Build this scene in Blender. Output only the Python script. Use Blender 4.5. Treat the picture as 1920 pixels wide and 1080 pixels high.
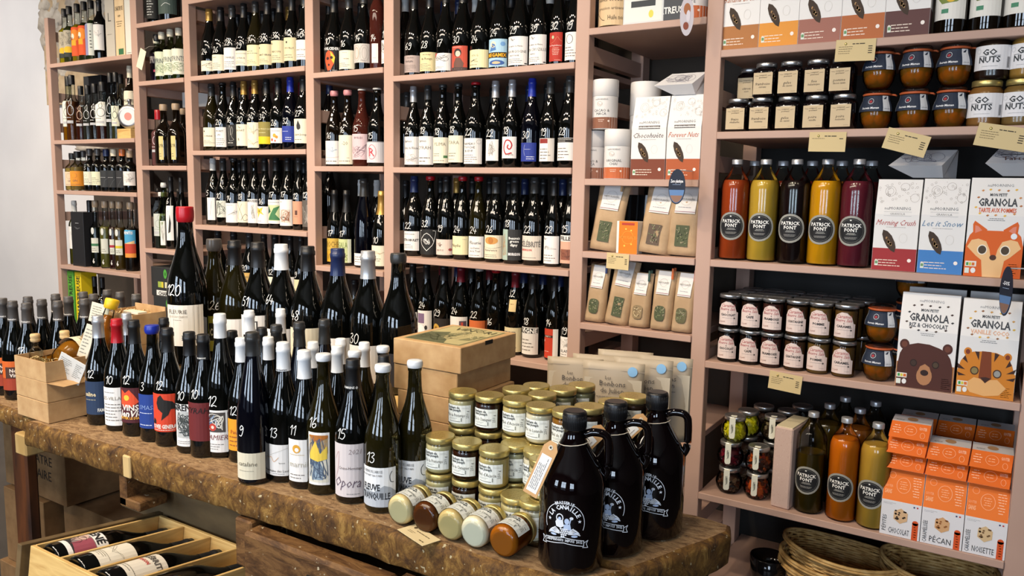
import bpy, bmesh, math, random
from mathutils import Vector, Matrix
from mathutils.geometry import tessellate_polygon
random.seed(7)
for o in list(bpy.data.objects): bpy.data.objects.remove(o)
SC = bpy.context.scene
COL = SC.collection
PI = math.pi

# ---------------------------------------------------------------- camera
EYE = 1.55
FPX, PITCH, ROLL, YAW = 1463.929, 0.126302, 0.0194569, -0.5586066
cy, sy, cp, sp = math.cos(YAW), math.sin(YAW), math.cos(PITCH), math.sin(PITCH)
F = Vector((sy*cp, cy*cp, -sp)); R0 = Vector((cy, -sy, 0)); U0 = R0.cross(F)
RV = R0*math.cos(ROLL) + U0*math.sin(ROLL); UV = -R0*math.sin(ROLL) + U0*math.cos(ROLL)
cam = bpy.data.cameras.new('camera'); cam.sensor_width = 36; cam.lens = FPX/1920*36
cam.clip_start = .05; cam.clip_end = 60
co = bpy.data.objects.new('camera', cam); COL.objects.link(co)
m = Matrix((RV, UV, -F)).transposed().to_4x4(); m.translation = Vector((0, 0, EYE))
co.matrix_world = m
SC.camera = co

def ray(px, py):
    return F + RV*((px-960)/FPX) - UV*((py-540)/FPX)
def onY(px, py, Y):
    r = ray(px, py); r = r*(Y/r.y); return Vector((r.x, r.y, r.z+EYE))
def onZ(px, py, z):
    r = ray(px, py); r = r*((z-EYE)/r.z); return Vector((r.x, r.y, z))
def facing(x, y, off=0.0):          # rotation that turns a thing's front towards the aisle
    return math.atan2(-x, y) + off

# ---------------------------------------------------------------- world and lights
w = bpy.data.worlds.new('world'); SC.world = w; w.use_nodes = True
w.node_tree.nodes['Background'].inputs[0].default_value = (.62, .74, 1, 1)
w.node_tree.nodes['Background'].inputs[1].default_value = .5
SC.view_settings.view_transform = 'Standard'; SC.view_settings.look = 'None'
SC.view_settings.exposure = 0.12; SC.view_settings.gamma = 1
SC.view_settings.use_curve_mapping = False

def light(name, kind, loc, energy, color, aim=None, **kw):
    l = bpy.data.lights.new(name, kind); l.energy = energy; l.color = color
    for k, v in kw.items(): setattr(l, k, v)
    o = bpy.data.objects.new(name, l); COL.objects.link(o); o.location = loc
    if aim is not None:
        o.rotation_euler = (Vector(aim)-Vector(loc)).to_track_quat('-Z', 'Y').to_euler()
    return o
# daylight through the three shop window bays behind the camera
WIN = [(-3.6, -2.45), (-1.5, -.35), (.6, 1.75)]
for x0, x1 in WIN:
    light('window_daylight', 'AREA', ((x0+x1)/2, -2.66, 1.80), 54, (.70, .83, 1), ((x0+x1)/2, 2, 1.75),
          shape='RECTANGLE', size=x1-x0-.1, size_y=1.3)
# ceiling spotlights: (x, y, aim)
SPOTS = [(-5.2, 1.0, -5.2), (-4.3, 1.0, -4.2), (-3.5, .95, -3.4), (-2.8, .95, -2.6), (-2.0, .9, -2.1), (-1.3, .9, -1.6), (-.5, .85, -.6), (.4, .8, -.1)]
for i, (x, y, ax) in enumerate(SPOTS):
    light('ceiling_or_fill_spot', 'SPOT', (x, y, 3.02), (82, 82, 70, 70, 62, 52, 26, 16)[i], (1, .80, .58), (ax, 2.55, 1.25),
          spot_size=math.radians(88), spot_blend=.7, shadow_soft_size=.045)
for x, y in ((-3.4, .1), (-2.3, .1), (-1.2, .1)):
    light('ceiling_or_fill_spot', 'SPOT', (x, y, 3.02), 42, (1, .80, .58), (x+.2, 1.3, .9),
          spot_size=math.radians(80), spot_blend=.7, shadow_soft_size=.045)
light('ceiling_or_fill_spot', 'SPOT', (-6.9, .6, 3.02), 250, (1, .93, .88), (-7.0, 3.2, 1.5), spot_size=math.radians(110), spot_blend=.8, shadow_soft_size=.1)  # unseen wash lamp, added to brighten the white plaster at far left
light('added_fill_panel', 'AREA', (-2.4, -.4, 3.08), 105, (1, .86, .70), (-2.4, -.35, 0), shape='RECTANGLE', size=3.6, size_y=.5)  # unseen fill, added to raise the general warm light from the front

# ---------------------------------------------------------------- materials
MATS = {}
def lin(h):
    if isinstance(h, tuple): return h
    h = h.lstrip('#'); c = [int(h[i:i+2], 16)/255 for i in (0, 2, 4)]
    return tuple((x/12.92 if x <= .04045 else ((x+.055)/1.055)**2.4) for x in c)
def mat(h, rough=.6, metal=0, name=None, coat=0):
    key = (h, rough, metal, name, coat)
    if key in MATS: return MATS[key]
    mt = bpy.data.materials.new(name or 'print_'+str(h).lstrip('#')); mt.use_nodes = True
    b = mt.node_tree.nodes['Principled BSDF']
    b.inputs['Base Color'].default_value = (*lin(h), 1); b.inputs['Roughness'].default_value = rough
    b.inputs['Metallic'].default_value = metal; b.inputs['Coat Weight'].default_value = coat
    MATS[key] = mt; return mt
def nodes(name):
    mt = bpy.data.materials.new(name); mt.use_nodes = True
    nt = mt.node_tree; return mt, nt, nt.nodes['Principled BSDF']
def N(nt, t, **kw):
    n = nt.nodes.new(t)
    for k, v in kw.items():
        if k in n.inputs: n.inputs[k].default_value = v
        else: setattr(n, k, v)
    return n
def ramp(nt, stops):
    r = nt.nodes.new('ShaderNodeValToRGB'); e = r.color_ramp.elements
    while len(e) < len(stops): e.new(.5)
    for i, (p, c) in enumerate(stops): e[i].position = p; e[i].color = (*lin(c), 1)
    return r
def noisy(name, stops, scale=(8, 8, 8), rough=.6, bump=.1, detail=6, nscale=1.0, dist=.002, spec=.3, speck=None, distort=0, nr=.5):
    mt, nt, b = nodes(name); L = nt.links.new
    tc = N(nt, 'ShaderNodeTexCoord'); mp = N(nt, 'ShaderNodeMapping'); mp.inputs['Scale'].default_value = scale
    L(tc.outputs['Object'], mp.inputs['Vector'])
    no = N(nt, 'ShaderNodeTexNoise', Scale=nscale, Detail=detail); no.inputs['Distortion'].default_value = distort; no.inputs['Roughness'].default_value = nr
    L(mp.outputs[0], no.inputs['Vector'])
    rp = ramp(nt, stops); L(no.outputs['Fac'], rp.inputs[0]); out = rp.outputs[0]
    if speck:
        n2 = N(nt, 'ShaderNodeTexNoise', Scale=speck[0], Detail=3.0); L(tc.outputs['Object'], n2.inputs['Vector'])
        r2 = ramp(nt, [(speck[1], '000000'), (speck[1]+.03, 'ffffff')]); L(n2.outputs['Fac'], r2.inputs[0])
        mx = N(nt, 'ShaderNodeMix', data_type='RGBA'); L(r2.outputs[0], mx.inputs['Factor']); L(out, mx.inputs['A'])
        mx.inputs['B'].default_value = (*lin(speck[2]), 1); out = mx.outputs['Result']
    L(out, b.inputs['Base Color']); b.inputs['Roughness'].default_value = rough
    b.inputs['Specular IOR Level'].default_value = spec
    if bump:
        bp = N(nt, 'ShaderNodeBump', Strength=bump, Distance=dist); L(no.outputs['Fac'], bp.inputs['Height']); L(bp.outputs[0], b.inputs['Normal'])
    return mt
M_PAINT = noisy('pink_beige_paint', [(.3, 'b79889'), (.7, 'c2a394')], (3, 3, 3), .55, .05)
M_BENCH = noisy('worn_bench_top', [(.32, '35261a'), (.43, '7a5d40'), (.52, '9a7c58'), (.62, 'b0916a'), (.74, '6b5238')], (22, 50, 22), .62, 1.0, 15, 1.5, .003, .3, (90, .68, 'cfc3a4'), .4, .78)
M_BENCHF = noisy('stained_bench_edge', [(.30, '21150b'), (.42, '4c331a'), (.53, '755326'), (.63, 'a27e42'), (.76, '543a1c')], (24, 24, 17), .6, 1.0, 15, 1.3, .003, .3, (95, .67, 'b9ab88'), .6, .8)
M_BOARD = noisy('old_brown_board', [(.30, '2a1c10'), (.45, '55391f'), (.58, '7a5833'), (.72, '4a321b')], (8, 20, 26), .6, .8, 12, 1.4, .003, .3, (60, .68, 'b5a78a'), .6, .72)
M_TAUPE = noisy('grey_brown_board', [(.3, '4a3b26'), (.6, '6e5a3c'), (.8, '57452a')], (3, 8, 9), .65, .3, 8, 1.5, .003)
M_PINE = noisy('pine_wood', [(.35, 'c29a5c'), (.5, 'dab877'), (.62, 'c9a364')], (2, 2, 26), .55, .15, 6, 1.2, .002, .3, None, 1.2)
M_LPINE = noisy('light_block_wood', [(.35, 'a98a55'), (.6, 'cdb07a')], (8, 8, 3), .6, .2)
M_DWOOD = noisy('dark_brown_wood', [(.3, '2c1a10'), (.55, '5a3319'), (.75, '3a2415')], (14, 14, 2.5), .6, .3, 8, 1.4)
M_KRAFT = noisy('kraft_board', [(.3, 'b58f62'), (.7, 'c9a678')], (30, 30, 30), .75, .08)
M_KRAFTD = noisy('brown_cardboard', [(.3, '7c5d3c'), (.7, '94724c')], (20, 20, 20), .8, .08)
M_KBAG = noisy('kraft_paper_bag', [(.35, 'a78c6b'), (.65, 'ba9f7e')], (14, 14, 14), .7, .5, 4, 1, .006)
M_PLASTER = noisy('white_plaster', [(.3, 'd9d7d6'), (.7, 'e3e1df')], (2, 2, 2), .85, .15)
M_STONE = noisy('rough_stone', [(.3, '8d8478'), (.5, 'b3a898'), (.7, 'cfc6b6')], (9, 9, 9), .9, .9, 10, 1, .02)
M_MORTAR = noisy('sand_mortar', [(.3, 'a8906f'), (.7, 'c5ae8c')], (14, 14, 14), .9, .6)
M_FLOOR = noisy('grey_floor', [(.3, '3a342e'), (.7, '4c453d')], (3, 3, 3), .5, .1)
M_CEIL = mat('8a837a', .9, name='ceiling_paint'); M_FRONT = mat('4a443f', .9, name='shopfront_wall_paint')
M_BACK = noisy('dark_backing_board', [(.3, '3b342d'), (.7, '4a4138')], (3, 3, 3), .8, .05)
M_BACKR = noisy('charcoal_backing_board', [(.3, '2b2a29'), (.7, '353433')], (3, 3, 3), .8, .05)
M_WICKER = noisy('wicker', [(.3, 'a07a45'), (.55, 'd0ac6e'), (.8, 'e0c48c')], (30, 30, 30), .45, .1)
M_GOLD = mat('cdbb78', .34, .8, 'gold_lid'); M_SILVER = mat('c4c6c8', .3, .9, 'silver_lid')
M_CORK = noisy('cork', [(.3, 'b99a6c'), (.7, 'd3b888')], (60, 60, 60), .8, .1)
M_STRAW = mat('d5bc84', .7, name='straw'); M_STRING = mat('d9d0bd', .8, name='cotton_string')
M_BLACKP = mat('141416', .35, name='black_plastic')

def gloss(name, col, rough=.04, spec=.6):
    mt, nt, b = nodes(name); b.inputs['Base Color'].default_value = (*lin(col), 1)
    b.inputs['Roughness'].default_value = rough; b.inputs['Specular IOR Level'].default_value = spec
    return mt
def thin_glass(name, tint, refl=.3, body=0, bodycol='202010'):
    mt, nt, b = nodes(name); L = nt.links.new; nt.nodes.remove(b); out = nt.nodes['Material Output']
    tr = N(nt, 'ShaderNodeBsdfTransparent'); tr.inputs[0].default_value = (*lin(tint), 1)
    base = tr.outputs[0]
    if body:
        df = N(nt, 'ShaderNodeBsdfDiffuse'); df.inputs[0].default_value = (*lin(bodycol), 1)
        m0 = N(nt, 'ShaderNodeMixShader'); m0.inputs[0].default_value = body; L(base, m0.inputs[1]); L(df.outputs[0], m0.inputs[2]); base = m0.outputs[0]
    gl = N(nt, 'ShaderNodeBsdfGlossy'); gl.inputs['Roughness'].default_value = .03
    lw = N(nt, 'ShaderNodeLayerWeight', Blend=refl); mx = N(nt, 'ShaderNodeMixShader')
    L(lw.outputs['Fresnel'], mx.inputs[0]); L(base, mx.inputs[1]); L(gl.outputs[0], mx.inputs[2]); L(mx.outputs[0], out.inputs[0])
    return mt
G = {'k': gloss('black_green_glass', '060706'), 'n': gloss('deep_brown_glass', '0e0803'), 'o': gloss('dark_olive_glass', '191606'),
     'c': thin_glass('clear_glass', 'eef2ef', .22), 'g': thin_glass('pale_green_glass', 'b9c49a', .22), 'r': thin_glass('rose_wine_glass', 'a0604a', .25, .5, '5a2a22'),
     'b': gloss('amber_black_glass', '080304'), 'v': gloss('blue_black_glass', '04050d')}
def liquid(col, tr=.25):
    k = ('liq', col, tr)
    if k in MATS: return MATS[k]
    mt, nt, b = nodes('liquid_'+col); L = nt.links.new; out = nt.nodes['Material Output']
    b.inputs['Base Color'].default_value = (*lin(col), 1); b.inputs['Roughness'].default_value = .15
    t = N(nt, 'ShaderNodeBsdfTransparent'); t.inputs[0].default_value = (*[min(1, x*1.4+.02) for x in lin(col)], 1)
    mx = N(nt, 'ShaderNodeMixShader'); mx.inputs[0].default_value = tr
    L(b.outputs[0], mx.inputs[1]); L(t.outputs[0], mx.inputs[2]); L(mx.outputs[0], out.inputs[0])
    MATS[k] = mt; return mt
INK = lambda c: mat(c, .7)
CHALK = mat('f4f4f0', .6, name='white_paint_marker')

# ---------------------------------------------------------------- mesh builder
class MB:
    def __init__(s): s.v = []; s.f = []; s.m = []; s.sm = []; s.mats = []
    def mi(s, mt):
        if mt not in s.mats: s.mats.append(mt)
        return s.mats.index(mt)
    def add(s, vs, fs, mt, smooth=False):
        n = len(s.v); k = s.mi(mt); s.v += [tuple(v) for v in vs]
        for f in fs: s.f.append(tuple(i+n for i in f)); s.m.append(k); s.sm.append(smooth)
    def box(s, x0, y0, z0, x1, y1, z1, mt, top=None):
        t = top or (0, 0, 0, 0)          # top insets x0,y0,x1,y1
        vs = [(x0, y0, z0), (x1, y0, z0), (x1, y1, z0), (x0, y1, z0), (x0+t[0], y0+t[1], z1), (x1-t[2], y0+t[1], z1), (x1-t[2], y1-t[3], z1), (x0+t[0], y1-t[3], z1)]
        s.add(vs, [(0, 3, 2, 1), (4, 5, 6, 7), (0, 1, 5, 4), (1, 2, 6, 5), (2, 3, 7, 6), (3, 0, 4, 7)], mt)
    def bev(s, x0, y0, z0, x1, y1, z1, mt, b=.003, M=None):
        bm = bmesh.new(); bmesh.ops.create_cube(bm, size=1)
        for v in bm.verts: v.co = Vector(((x0+x1)/2+v.co.x*(x1-x0), (y0+y1)/2+v.co.y*(y1-y0), (z0+z1)/2+v.co.z*(z1-z0)))
        bmesh.ops.bevel(bm, geom=bm.edges[:], offset=b, segments=1, affect='EDGES', profile=.5)
        if M: bm.transform(M)
        bm.verts.index_update(); s.add([v.co[:] for v in bm.verts], [[v.index for v in f.verts] for f in bm.faces], mt); bm.free()
    def lathe(s, prof, mt, n=24, cap0=True, cap1=True, ox=0, oy=0, M=None, sx=1):
        vs = []; fs = []
        for z, r in prof:
            for i in range(n):
                a = 2*PI*i/n; vs.append((ox+r*math.cos(a)*sx, oy+r*math.sin(a), z))
        for j in range(len(prof)-1):
            for i in range(n):
                a, b = j*n+i, j*n+(i+1) % n; fs.append((a, b, b+n, a+n))
        if M: vs = [tuple(M @ Vector(v)) for v in vs]
        s.add(vs, fs, mt, True)
        if cap0: s.add([vs[i] for i in range(n)], [tuple(range(n-1, -1, -1))], mt)
        if cap1: s.add(vs[-n:], [tuple(range(n))], mt)
    def tube(s, pts, r, mt, n=6, closed=False):
        pts = [Vector(p) for p in pts]; vs = []; fs = []; k = len(pts)
        for i, p in enumerate(pts):
            a = pts[(i-1) % k] if (closed or i > 0) else p; b = pts[(i+1) % k] if (closed or i < k-1) else p
            d = (b-a).normalized(); x = d.cross(Vector((0, 0, 1)))
            if x.length < .05: x = d.cross(Vector((1, 0, 0)))
            x.normalize(); y = d.cross(x)
            rr = r[i] if isinstance(r, (list, tuple)) else r
            for j in range(n):
                t = 2*PI*j/n; vs.append(p + x*rr*math.cos(t) + y*rr*math.sin(t))
        for i in range(k if closed else k-1):
            for j in range(n):
                a = i*n+j; b = i*n+(j+1) % n; c = ((i+1) % k)*n+j; d2 = ((i+1) % k)*n+(j+1) % n
                fs.append((a, c, d2, b))
        if not closed: fs += [tuple(range(n)), tuple(range(len(vs)-1, len(vs)-n-1, -1))]
        s.add(vs, fs, mt, True)
    def mesh(s, name):
        me = bpy.data.meshes.new(name); me.from_pydata(s.v, [], s.f)
        for mt in s.mats: me.materials.append(mt)
        me.polygons.foreach_set('material_index', s.m); me.polygons.foreach_set('use_smooth', s.sm); me.update()
        return me
    def build(s, name, parent=None, loc=(0, 0, 0), rz=0):
        return obj(name, s.mesh(name), parent, loc, rz)
def obj(name, me, parent=None, loc=(0, 0, 0), rz=0):
    o = bpy.data.objects.new(name, me); COL.objects.link(o); o.location = loc
    o.rotation_euler = rz if isinstance(rz, tuple) else (0, 0, rz)
    if parent: o.parent = parent
    return o
USED = {}
def tag(o, label, cat, group=None, kind=None):
    wds = label.split()
    if len(wds) > 16: print('LONG LABEL', len(wds), label); label = ' '.join(wds[:16])
    if label in USED: print('DUP LABEL', label)
    USED[label] = 1
    o['label'] = label; o['category'] = cat
    if group: o['group'] = group
    if kind: o['kind'] = kind
    return o
def thing(name, label, cat, loc=(0, 0, 0), rz=0, group=None):
    o = bpy.data.objects.new(name, None); COL.objects.link(o); o.location = loc
    o.rotation_euler = rz if isinstance(rz, tuple) else (0, 0, rz); o.empty_display_size = .02
    return tag(o, label, cat, group)
def struct(o): o['kind'] = 'structure'; return o
ORD = ['', 'first', 'second', 'third', 'fourth', 'fifth', 'sixth', 'seventh', 'eighth', 'ninth', 'tenth', 'eleventh', 'twelfth', 'thirteenth', 'fourteenth', 'fifteenth']

# ---------------------------------------------------------------- flat print on any surface
TXT = {}
def text_tris(s, bold):
    k = (s, bold)
    if k not in TXT:
        c = bpy.data.curves.new('t', 'FONT'); c.body = s; c.resolution_u = 1; c.fill_mode = 'FRONT'; c.offset = .028 if bold else 0
        o = bpy.data.objects.new('t', c); me = bpy.data.meshes.new_from_object(o)
        vs = [(v.co.x, v.co.y) for v in me.vertices]; me.calc_loop_triangles()
        fs = [tuple(t.vertices) for t in me.loop_triangles]
        x0 = min([v[0] for v in vs] or [0]); x1 = max([v[0] for v in vs] or [1])
        TXT[k] = ([(x-x0, y) for x, y in vs], fs, x1-x0)
        bpy.data.objects.remove(o); bpy.data.meshes.remove(me); bpy.data.curves.remove(c)
    return TXT[k]
DIG = {'0': [[(.3, 1), (.08, .75), (.05, .3), (.25, 0), (.48, .25), (.5, .75), (.3, 1), (.2, .93)]],
       '1': [[(.05, .7), (.3, 1), (.28, .5), (.25, 0)]],
       '2': [[(.05, .75), (.15, .98), (.38, 1), (.45, .75), (.3, .4), (.05, .08), (.1, 0), (.3, .12), (.58, .02)]],
       '3': [[(.05, .9), (.3, 1), (.42, .8), (.2, .55), (.45, .4), (.42, .1), (.2, 0), (.0, .12)]],
       '4': [[(.15, 1), (.05, .4), (.55, .38)], [(.38, .65), (.34, 0)]],
       '5': [[(.5, 1), (.15, .98), (.1, .6), (.35, .62), (.5, .35), (.3, .02), (.02, .08)]],
       '6': [[(.4, 1), (.12, .6), (.05, .2), (.25, 0), (.48, .2), (.38, .45), (.1, .32)]],
       '7': [[(.02, .95), (.52, 1), (.3, .5), (.18, 0)], [(.12, .5), (.45, .52)]],
       '8': [[(.42, .9), (.2, 1), (.08, .78), (.38, .45), (.42, .12), (.2, 0), (.04, .18), (.3, .5), (.45, .8), (.4, .92)]],
       '9': [[(.45, .8), (.25, 1), (.06, .75), (.2, .55), (.45, .75), (.42, .3), (.3, 0), (.05, .05)]]}
def smooth(p, k=3):
    if len(p) < 3: return p
    q = [p[0]]+list(p)+[p[-1]]; out = []
    for i in range(1, len(q)-2):
        for j in range(k):
            t = j/k; a, b, c, d = q[i-1], q[i], q[i+1], q[i+2]
            out.append(tuple(.5*((2*b[x])+(-a[x]+c[x])*t+(2*a[x]-5*b[x]+4*c[x]-d[x])*t*t+(-a[x]+3*b[x]-3*c[x]+d[x])*t**3) for x in (0, 1)))
    out.append(p[-1]); return out
class Pr:
    """prints flat shapes onto a surface given by f(u, v, lift) -> point; (u,v) metres"""
    def __init__(s, mb, f, brk=None): s.mb = mb; s.f = f; s.brk = brk; s.k = 0
    def poly(s, pts, mt, lay, tris=None):
        L = .0003+lay*.00022
        if tris is None:
            if len(pts) > 4 or len(pts) < 3 or True:
                tris = [tuple(t) for t in tessellate_polygon([[Vector((p[0], p[1], 0)) for p in pts]])]
        if s.brk is None or max(p[0] for p in pts)-min(p[0] for p in pts) < s.brk*1.3:
            s.mb.add([s.f(p[0], p[1], L) for p in pts], s.orient(pts, tris), mt, s.brk is not None); return
        for t in tris:
            tp = [pts[i] for i in t]; x0 = min(p[0] for p in tp); x1 = max(p[0] for p in tp)
            a = math.floor(x0/s.brk)
            while a*s.brk < x1:
                c = clip(clip(tp, a*s.brk, 1), (a+1)*s.brk, -1)
                if len(c) > 2: s.mb.add([s.f(p[0], p[1], L) for p in c], s.orient(c, [tuple(range(len(c)))]), mt, True)
                a += 1
    def orient(s, pts, tris):
        out = []
        for t in tris:
            A = sum(pts[t[i]][0]*pts[t[(i+1) % len(t)]][1]-pts[t[(i+1) % len(t)]][0]*pts[t[i]][1] for i in range(len(t)))
            out.append(tuple(t) if A > 0 else tuple(reversed(t)))
        return out
    def rect(s, u0, v0, u1, v1, mt, lay=0):
        vb = getattr(s, 'vb', None)
        if vb and v1 > vb and v1-v0 > .012:
            e = [v0]+([vb] if v0 < vb else []); k = max(1, int((v1-e[-1])/.009)); b0 = e[-1]; e += [b0+(v1-b0)*(i+1)/k for i in range(k)]
            for a, b in zip(e, e[1:]): s.poly([(u0, a), (u1, a), (u1, b), (u0, b)], mt, lay, [(0, 1, 2), (0, 2, 3)])
            return
        s.poly([(u0, v0), (u1, v0), (u1, v1), (u0, v1)], mt, lay, [(0, 1, 2), (0, 2, 3)])
    def ell(s, u, v, ru, rv, mt, lay=1, n=16, a0=0):
        s.poly([(u+ru*math.cos(2*PI*i/n+a0), v+rv*math.sin(2*PI*i/n+a0)) for i in range(n)], mt, lay)
    def ring(s, u, v, ru, rv, w, mt, lay=1, n=18, a0=0, a1=2*PI):
        s.line([(u+ru*math.cos(a0+(a1-a0)*i/n), v+rv*math.sin(a0+(a1-a0)*i/n)) for i in range(n+1)], w, mt, lay)
    def line(s, pts, w, mt, lay=2):
        for i in range(len(pts)-1):
            (x0, y0), (x1, y1) = pts[i], pts[i+1]; d = math.hypot(x1-x0, y1-y0) or 1e-6
            nx, ny = -(y1-y0)/d*w/2, (x1-x0)/d*w/2; ex, ey = (x1-x0)/d*w*.25, (y1-y0)/d*w*.25
            s.poly([(x0+nx-ex, y0+ny-ey), (x0-nx-ex, y0-ny-ey), (x1-nx+ex, y1-ny+ey), (x1+nx+ex, y1+ny+ey)], mt, lay, [(0, 1, 2), (0, 2, 3)])
    def text(s, t, u, v, h, mt, lay=2, maxw=None, bold=0, shear=0, rot=0, xs=1, al='c'):
        vs, fs, wd = text_tris(t, bold)
        if not vs: return
        sc = h/.7; wx = sc*xs
        if maxw and wd*wx > maxw: wx = maxw/wd
        off = {'c': -wd*wx/2, 'l': 0, 'r': -wd*wx}[al]; c, n = math.cos(rot), math.sin(rot)
        P = []
        for x, y in vs:
            a = x*wx+off+shear*(y*sc-h/2); b = y*sc-h/2; P.append((u+a*c-b*n, v+a*n+b*c))
        s.mb.add([s.f(p[0], p[1], .0003+lay*.00022) for p in P], s.orient(P, fs), mt)
    def hand(s, t, u, v, h, mt, w=None, lay=2, slant=.15):
        x = u; w = w or h*.1
        for ch in t:
            if ch in DIG:
                for st in DIG[ch]: s.line(smooth([(x+(p[0]+slant*p[1])*h, v+p[1]*h) for p in st]), w, mt, lay)
                x += h*(.42 if ch == '1' else .62)
            else: x += h*.3
    def micro(s, u0, u1, v0, v1, n, mt, lay=1, th=None, al='l', seed=1):
        rr = random.Random(seed*31+n)
        for i in range(n):
            v = v1-(v1-v0)*(i+.5)/n; t = th or (v1-v0)/n*.27; e = u1-(u1-u0)*rr.uniform(0, .45)
            x = u0 if al == 'l' else u0+(u1-e)/2; e = e if al == 'l' else x+(e-u0)
            while x < e-t:
                wd = min(rr.uniform(2, 6)*t, e-x); s.rect(x, v-t/2, x+wd, v+t/2, mt, lay); x += wd+t*.8
    def scrib(s, u0, u1, v0, v1, n, mt, w=.0006, seed=3, lay=1):
        rr = random.Random(seed); p = [(rr.uniform(u0, u1), rr.uniform(v0, v1)) for _ in range(n)]
        s.line(smooth(p), w, mt, lay)
def clip(p, x, sgn):
    out = []
    for i in range(len(p)):
        a, b = p[i], p[(i+1) % len(p)]; da, db = (a[0]-x)*sgn, (b[0]-x)*sgn
        if da >= 0: out.append(a)
        if (da > 0 and db < 0) or (da < 0 and db > 0):
            t = da/(da-db); out.append((a[0]+(b[0]-a[0])*t, a[1]+(b[1]-a[1])*t))
    return out
def flat(org, ux, uy):
    o, x, y = Vector(org), Vector(ux).normalized(), Vector(uy).normalized(); nn = x.cross(y)
    return lambda u, v, l: o+x*u+y*v+nn*l

# label decoration mini language: every item is drawn in label fractions (0..1, 0..1)
def deco(p, W, H, v0, items):
    X = lambda u: (u-.5)*W
    Y = lambda v: v0+v*H
    for it in items:
        k = it[0]
        if k == 't': p.text(it[1], X(it[2]), Y(it[3]), it[4]*H, INK(it[5]), 3, (it[6] if len(it) > 6 else .9)*W, *(it[7:]))
        elif k == 'm': p.micro(X(it[1]), X(it[2]), Y(it[3]), Y(it[4]), it[5], INK(it[6]), 2, None, it[7] if len(it) > 7 else 'l', int(it[3]*100)+7)
        elif k == 'r': p.rect(X(it[1]), Y(it[2]), X(it[3]), Y(it[4]), INK(it[5]), it[6] if len(it) > 6 else 1)
        elif k == 'e': p.ell(X(it[1]), Y(it[2]), it[3]*W, it[4]*H, INK(it[5]), it[6] if len(it) > 6 else 2)
        elif k == 'o': p.ring(X(it[1]), Y(it[2]), it[3]*W, it[4]*H, it[6] if len(it) > 6 else .0008, INK(it[5]), 3)
        elif k == 'p': p.poly([(X(a), Y(b)) for a, b in it[1]], INK(it[2]), it[3] if len(it) > 3 else 2)
        elif k == 'l': p.line(smooth([(X(a), Y(b)) for a, b in it[1]]), it[3] if len(it) > 3 else .001, INK(it[2]), 3)
        elif k == 's': p.scrib(X(it[1]), X(it[2]), Y(it[3]), Y(it[4]), it[5], INK(it[6]), it[7] if len(it) > 7 else .0009, it[8] if len(it) > 8 else 3, 3)

# ---------------------------------------------------------------- bottles
PROF = {
 'burg': [(0, .88), (.008, .97), (.02, 1), (.45, 1), (.51, .97), (.56, .9), (.61, .79), (.66, .66), (.71, .54), (.76, .45), (.82, .385), (.93, .355), (.935, .39), (.965, .39), (.97, .355), (1, .355)],
 'bord': [(0, .9), (.008, .98), (.02, 1), (.59, 1), (.64, .96), (.675, .84), (.705, .66), (.735, .5), (.77, .42), (.85, .385), (.93, .37), (.935, .41), (.97, .41), (.975, .37), (1, .37)],
 'flute': [(0, .9), (.008, .98), (.02, 1), (.40, 1), (.5, .94), (.58, .84), (.66, .71), (.74, .56), (.81, .45), (.87, .4), (.94, .38), (.945, .42), (.975, .42), (.98, .38), (1, .38)],
 'juice': [(0, .88), (.012, .96), (.03, 1), (.70, 1), (.745, .975), (.785, .90), (.825, .75), (.865, .56), (.90, .42), (.925, .35), (.94, .335), (.945, .35), (1, .35)],
 'spirit': [(0, .92), (.01, .99), (.02, 1), (.60, 1), (.64, .96), (.67, .8), (.70, .55), (.73, .42), (.8, .38), (.93, .38), (1, .38)],
 'tall': [(0, .92), (.01, .99), (.02, 1), (.58, 1), (.61, .93), (.63, .7), (.66, .5), (.7, .45), (.93, .43), (1, .43)],
 'round': [(0, .85), (.02, .97), (.05, 1), (.42, 1), (.52, .97), (.60, .85), (.66, .6), (.70, .42), (.76, .36), (.92, .35), (1, .35)],
 'apo': [(0, .92), (.015, .99), (.03, 1), (.56, 1), (.62, .95), (.67, .75), (.71, .5), (.75, .4), (.82, .38), (.83, .44), (.87, .44), (.88, .38), (1, .38)]}
def rad(kind, t):
    p = PROF[kind]
    for i in range(len(p)-1):
        if p[i+1][0] >= t:
            a, b = p[i], p[i+1]; return a[1]+(b[1]-a[1])*(t-a[0])/max(1e-6, b[0]-a[0])
    return p[-1][1]
MC = {}
def bottle_mesh(kind, h, r, gm, n=24):
    k = ('b', kind, round(h, 4), round(r, 4), gm.name)
    if k not in MC:
        mb = MB(); mb.lathe([(z*h, q*r) for z, q in PROF[kind]], gm, n); MC[k] = mb.mesh('glass')
    return MC[k]
def cap_mesh(kind, h, r, a, mt, wax=0, grow=.0008):
    k = ('c', kind, round(h, 4), round(r, 4), a, mt.name, wax)
    if k not in MC:
        mb = MB(); pts = [a]+[z for z, q in PROF[kind] if z > a and z < .999]
        pf = [(z*h, rad(kind, z)*r+grow+(wax if z > .9 else wax*.3)) for z in pts]
        if wax: pf = [(a*h, rad(kind, a)*r+.0005)]+[((a+(1-a)*t)*h, rad(kind, .98)*r+wax*q) for t, q in ((.12, .8), (.35, 1.1), (.7, 1.15), (.9, .9))]
        e = pf[-1][1]; pf += [(h*.997, e), (h+.0012, e-.0012), (h+.0015, e*.5)]
        mb.lathe(pf, mt, 20); MC[k] = mb.mesh('capsule')
    return MC[k]
def liquid_mesh(kind, h, r, fill, col, tr):
    k = ('l', kind, round(h, 4), round(r, 4), fill, col, tr)
    if k not in MC:
        mb = MB(); pts = [.015]+[z for z, q in PROF[kind] if .02 < z < fill]+[fill]
        mb.lathe([(z*h, rad(kind, z)*r-.0022) for z in pts], liquid(col, tr), 20); MC[k] = mb.mesh('liquid')
    return MC[k]
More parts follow.
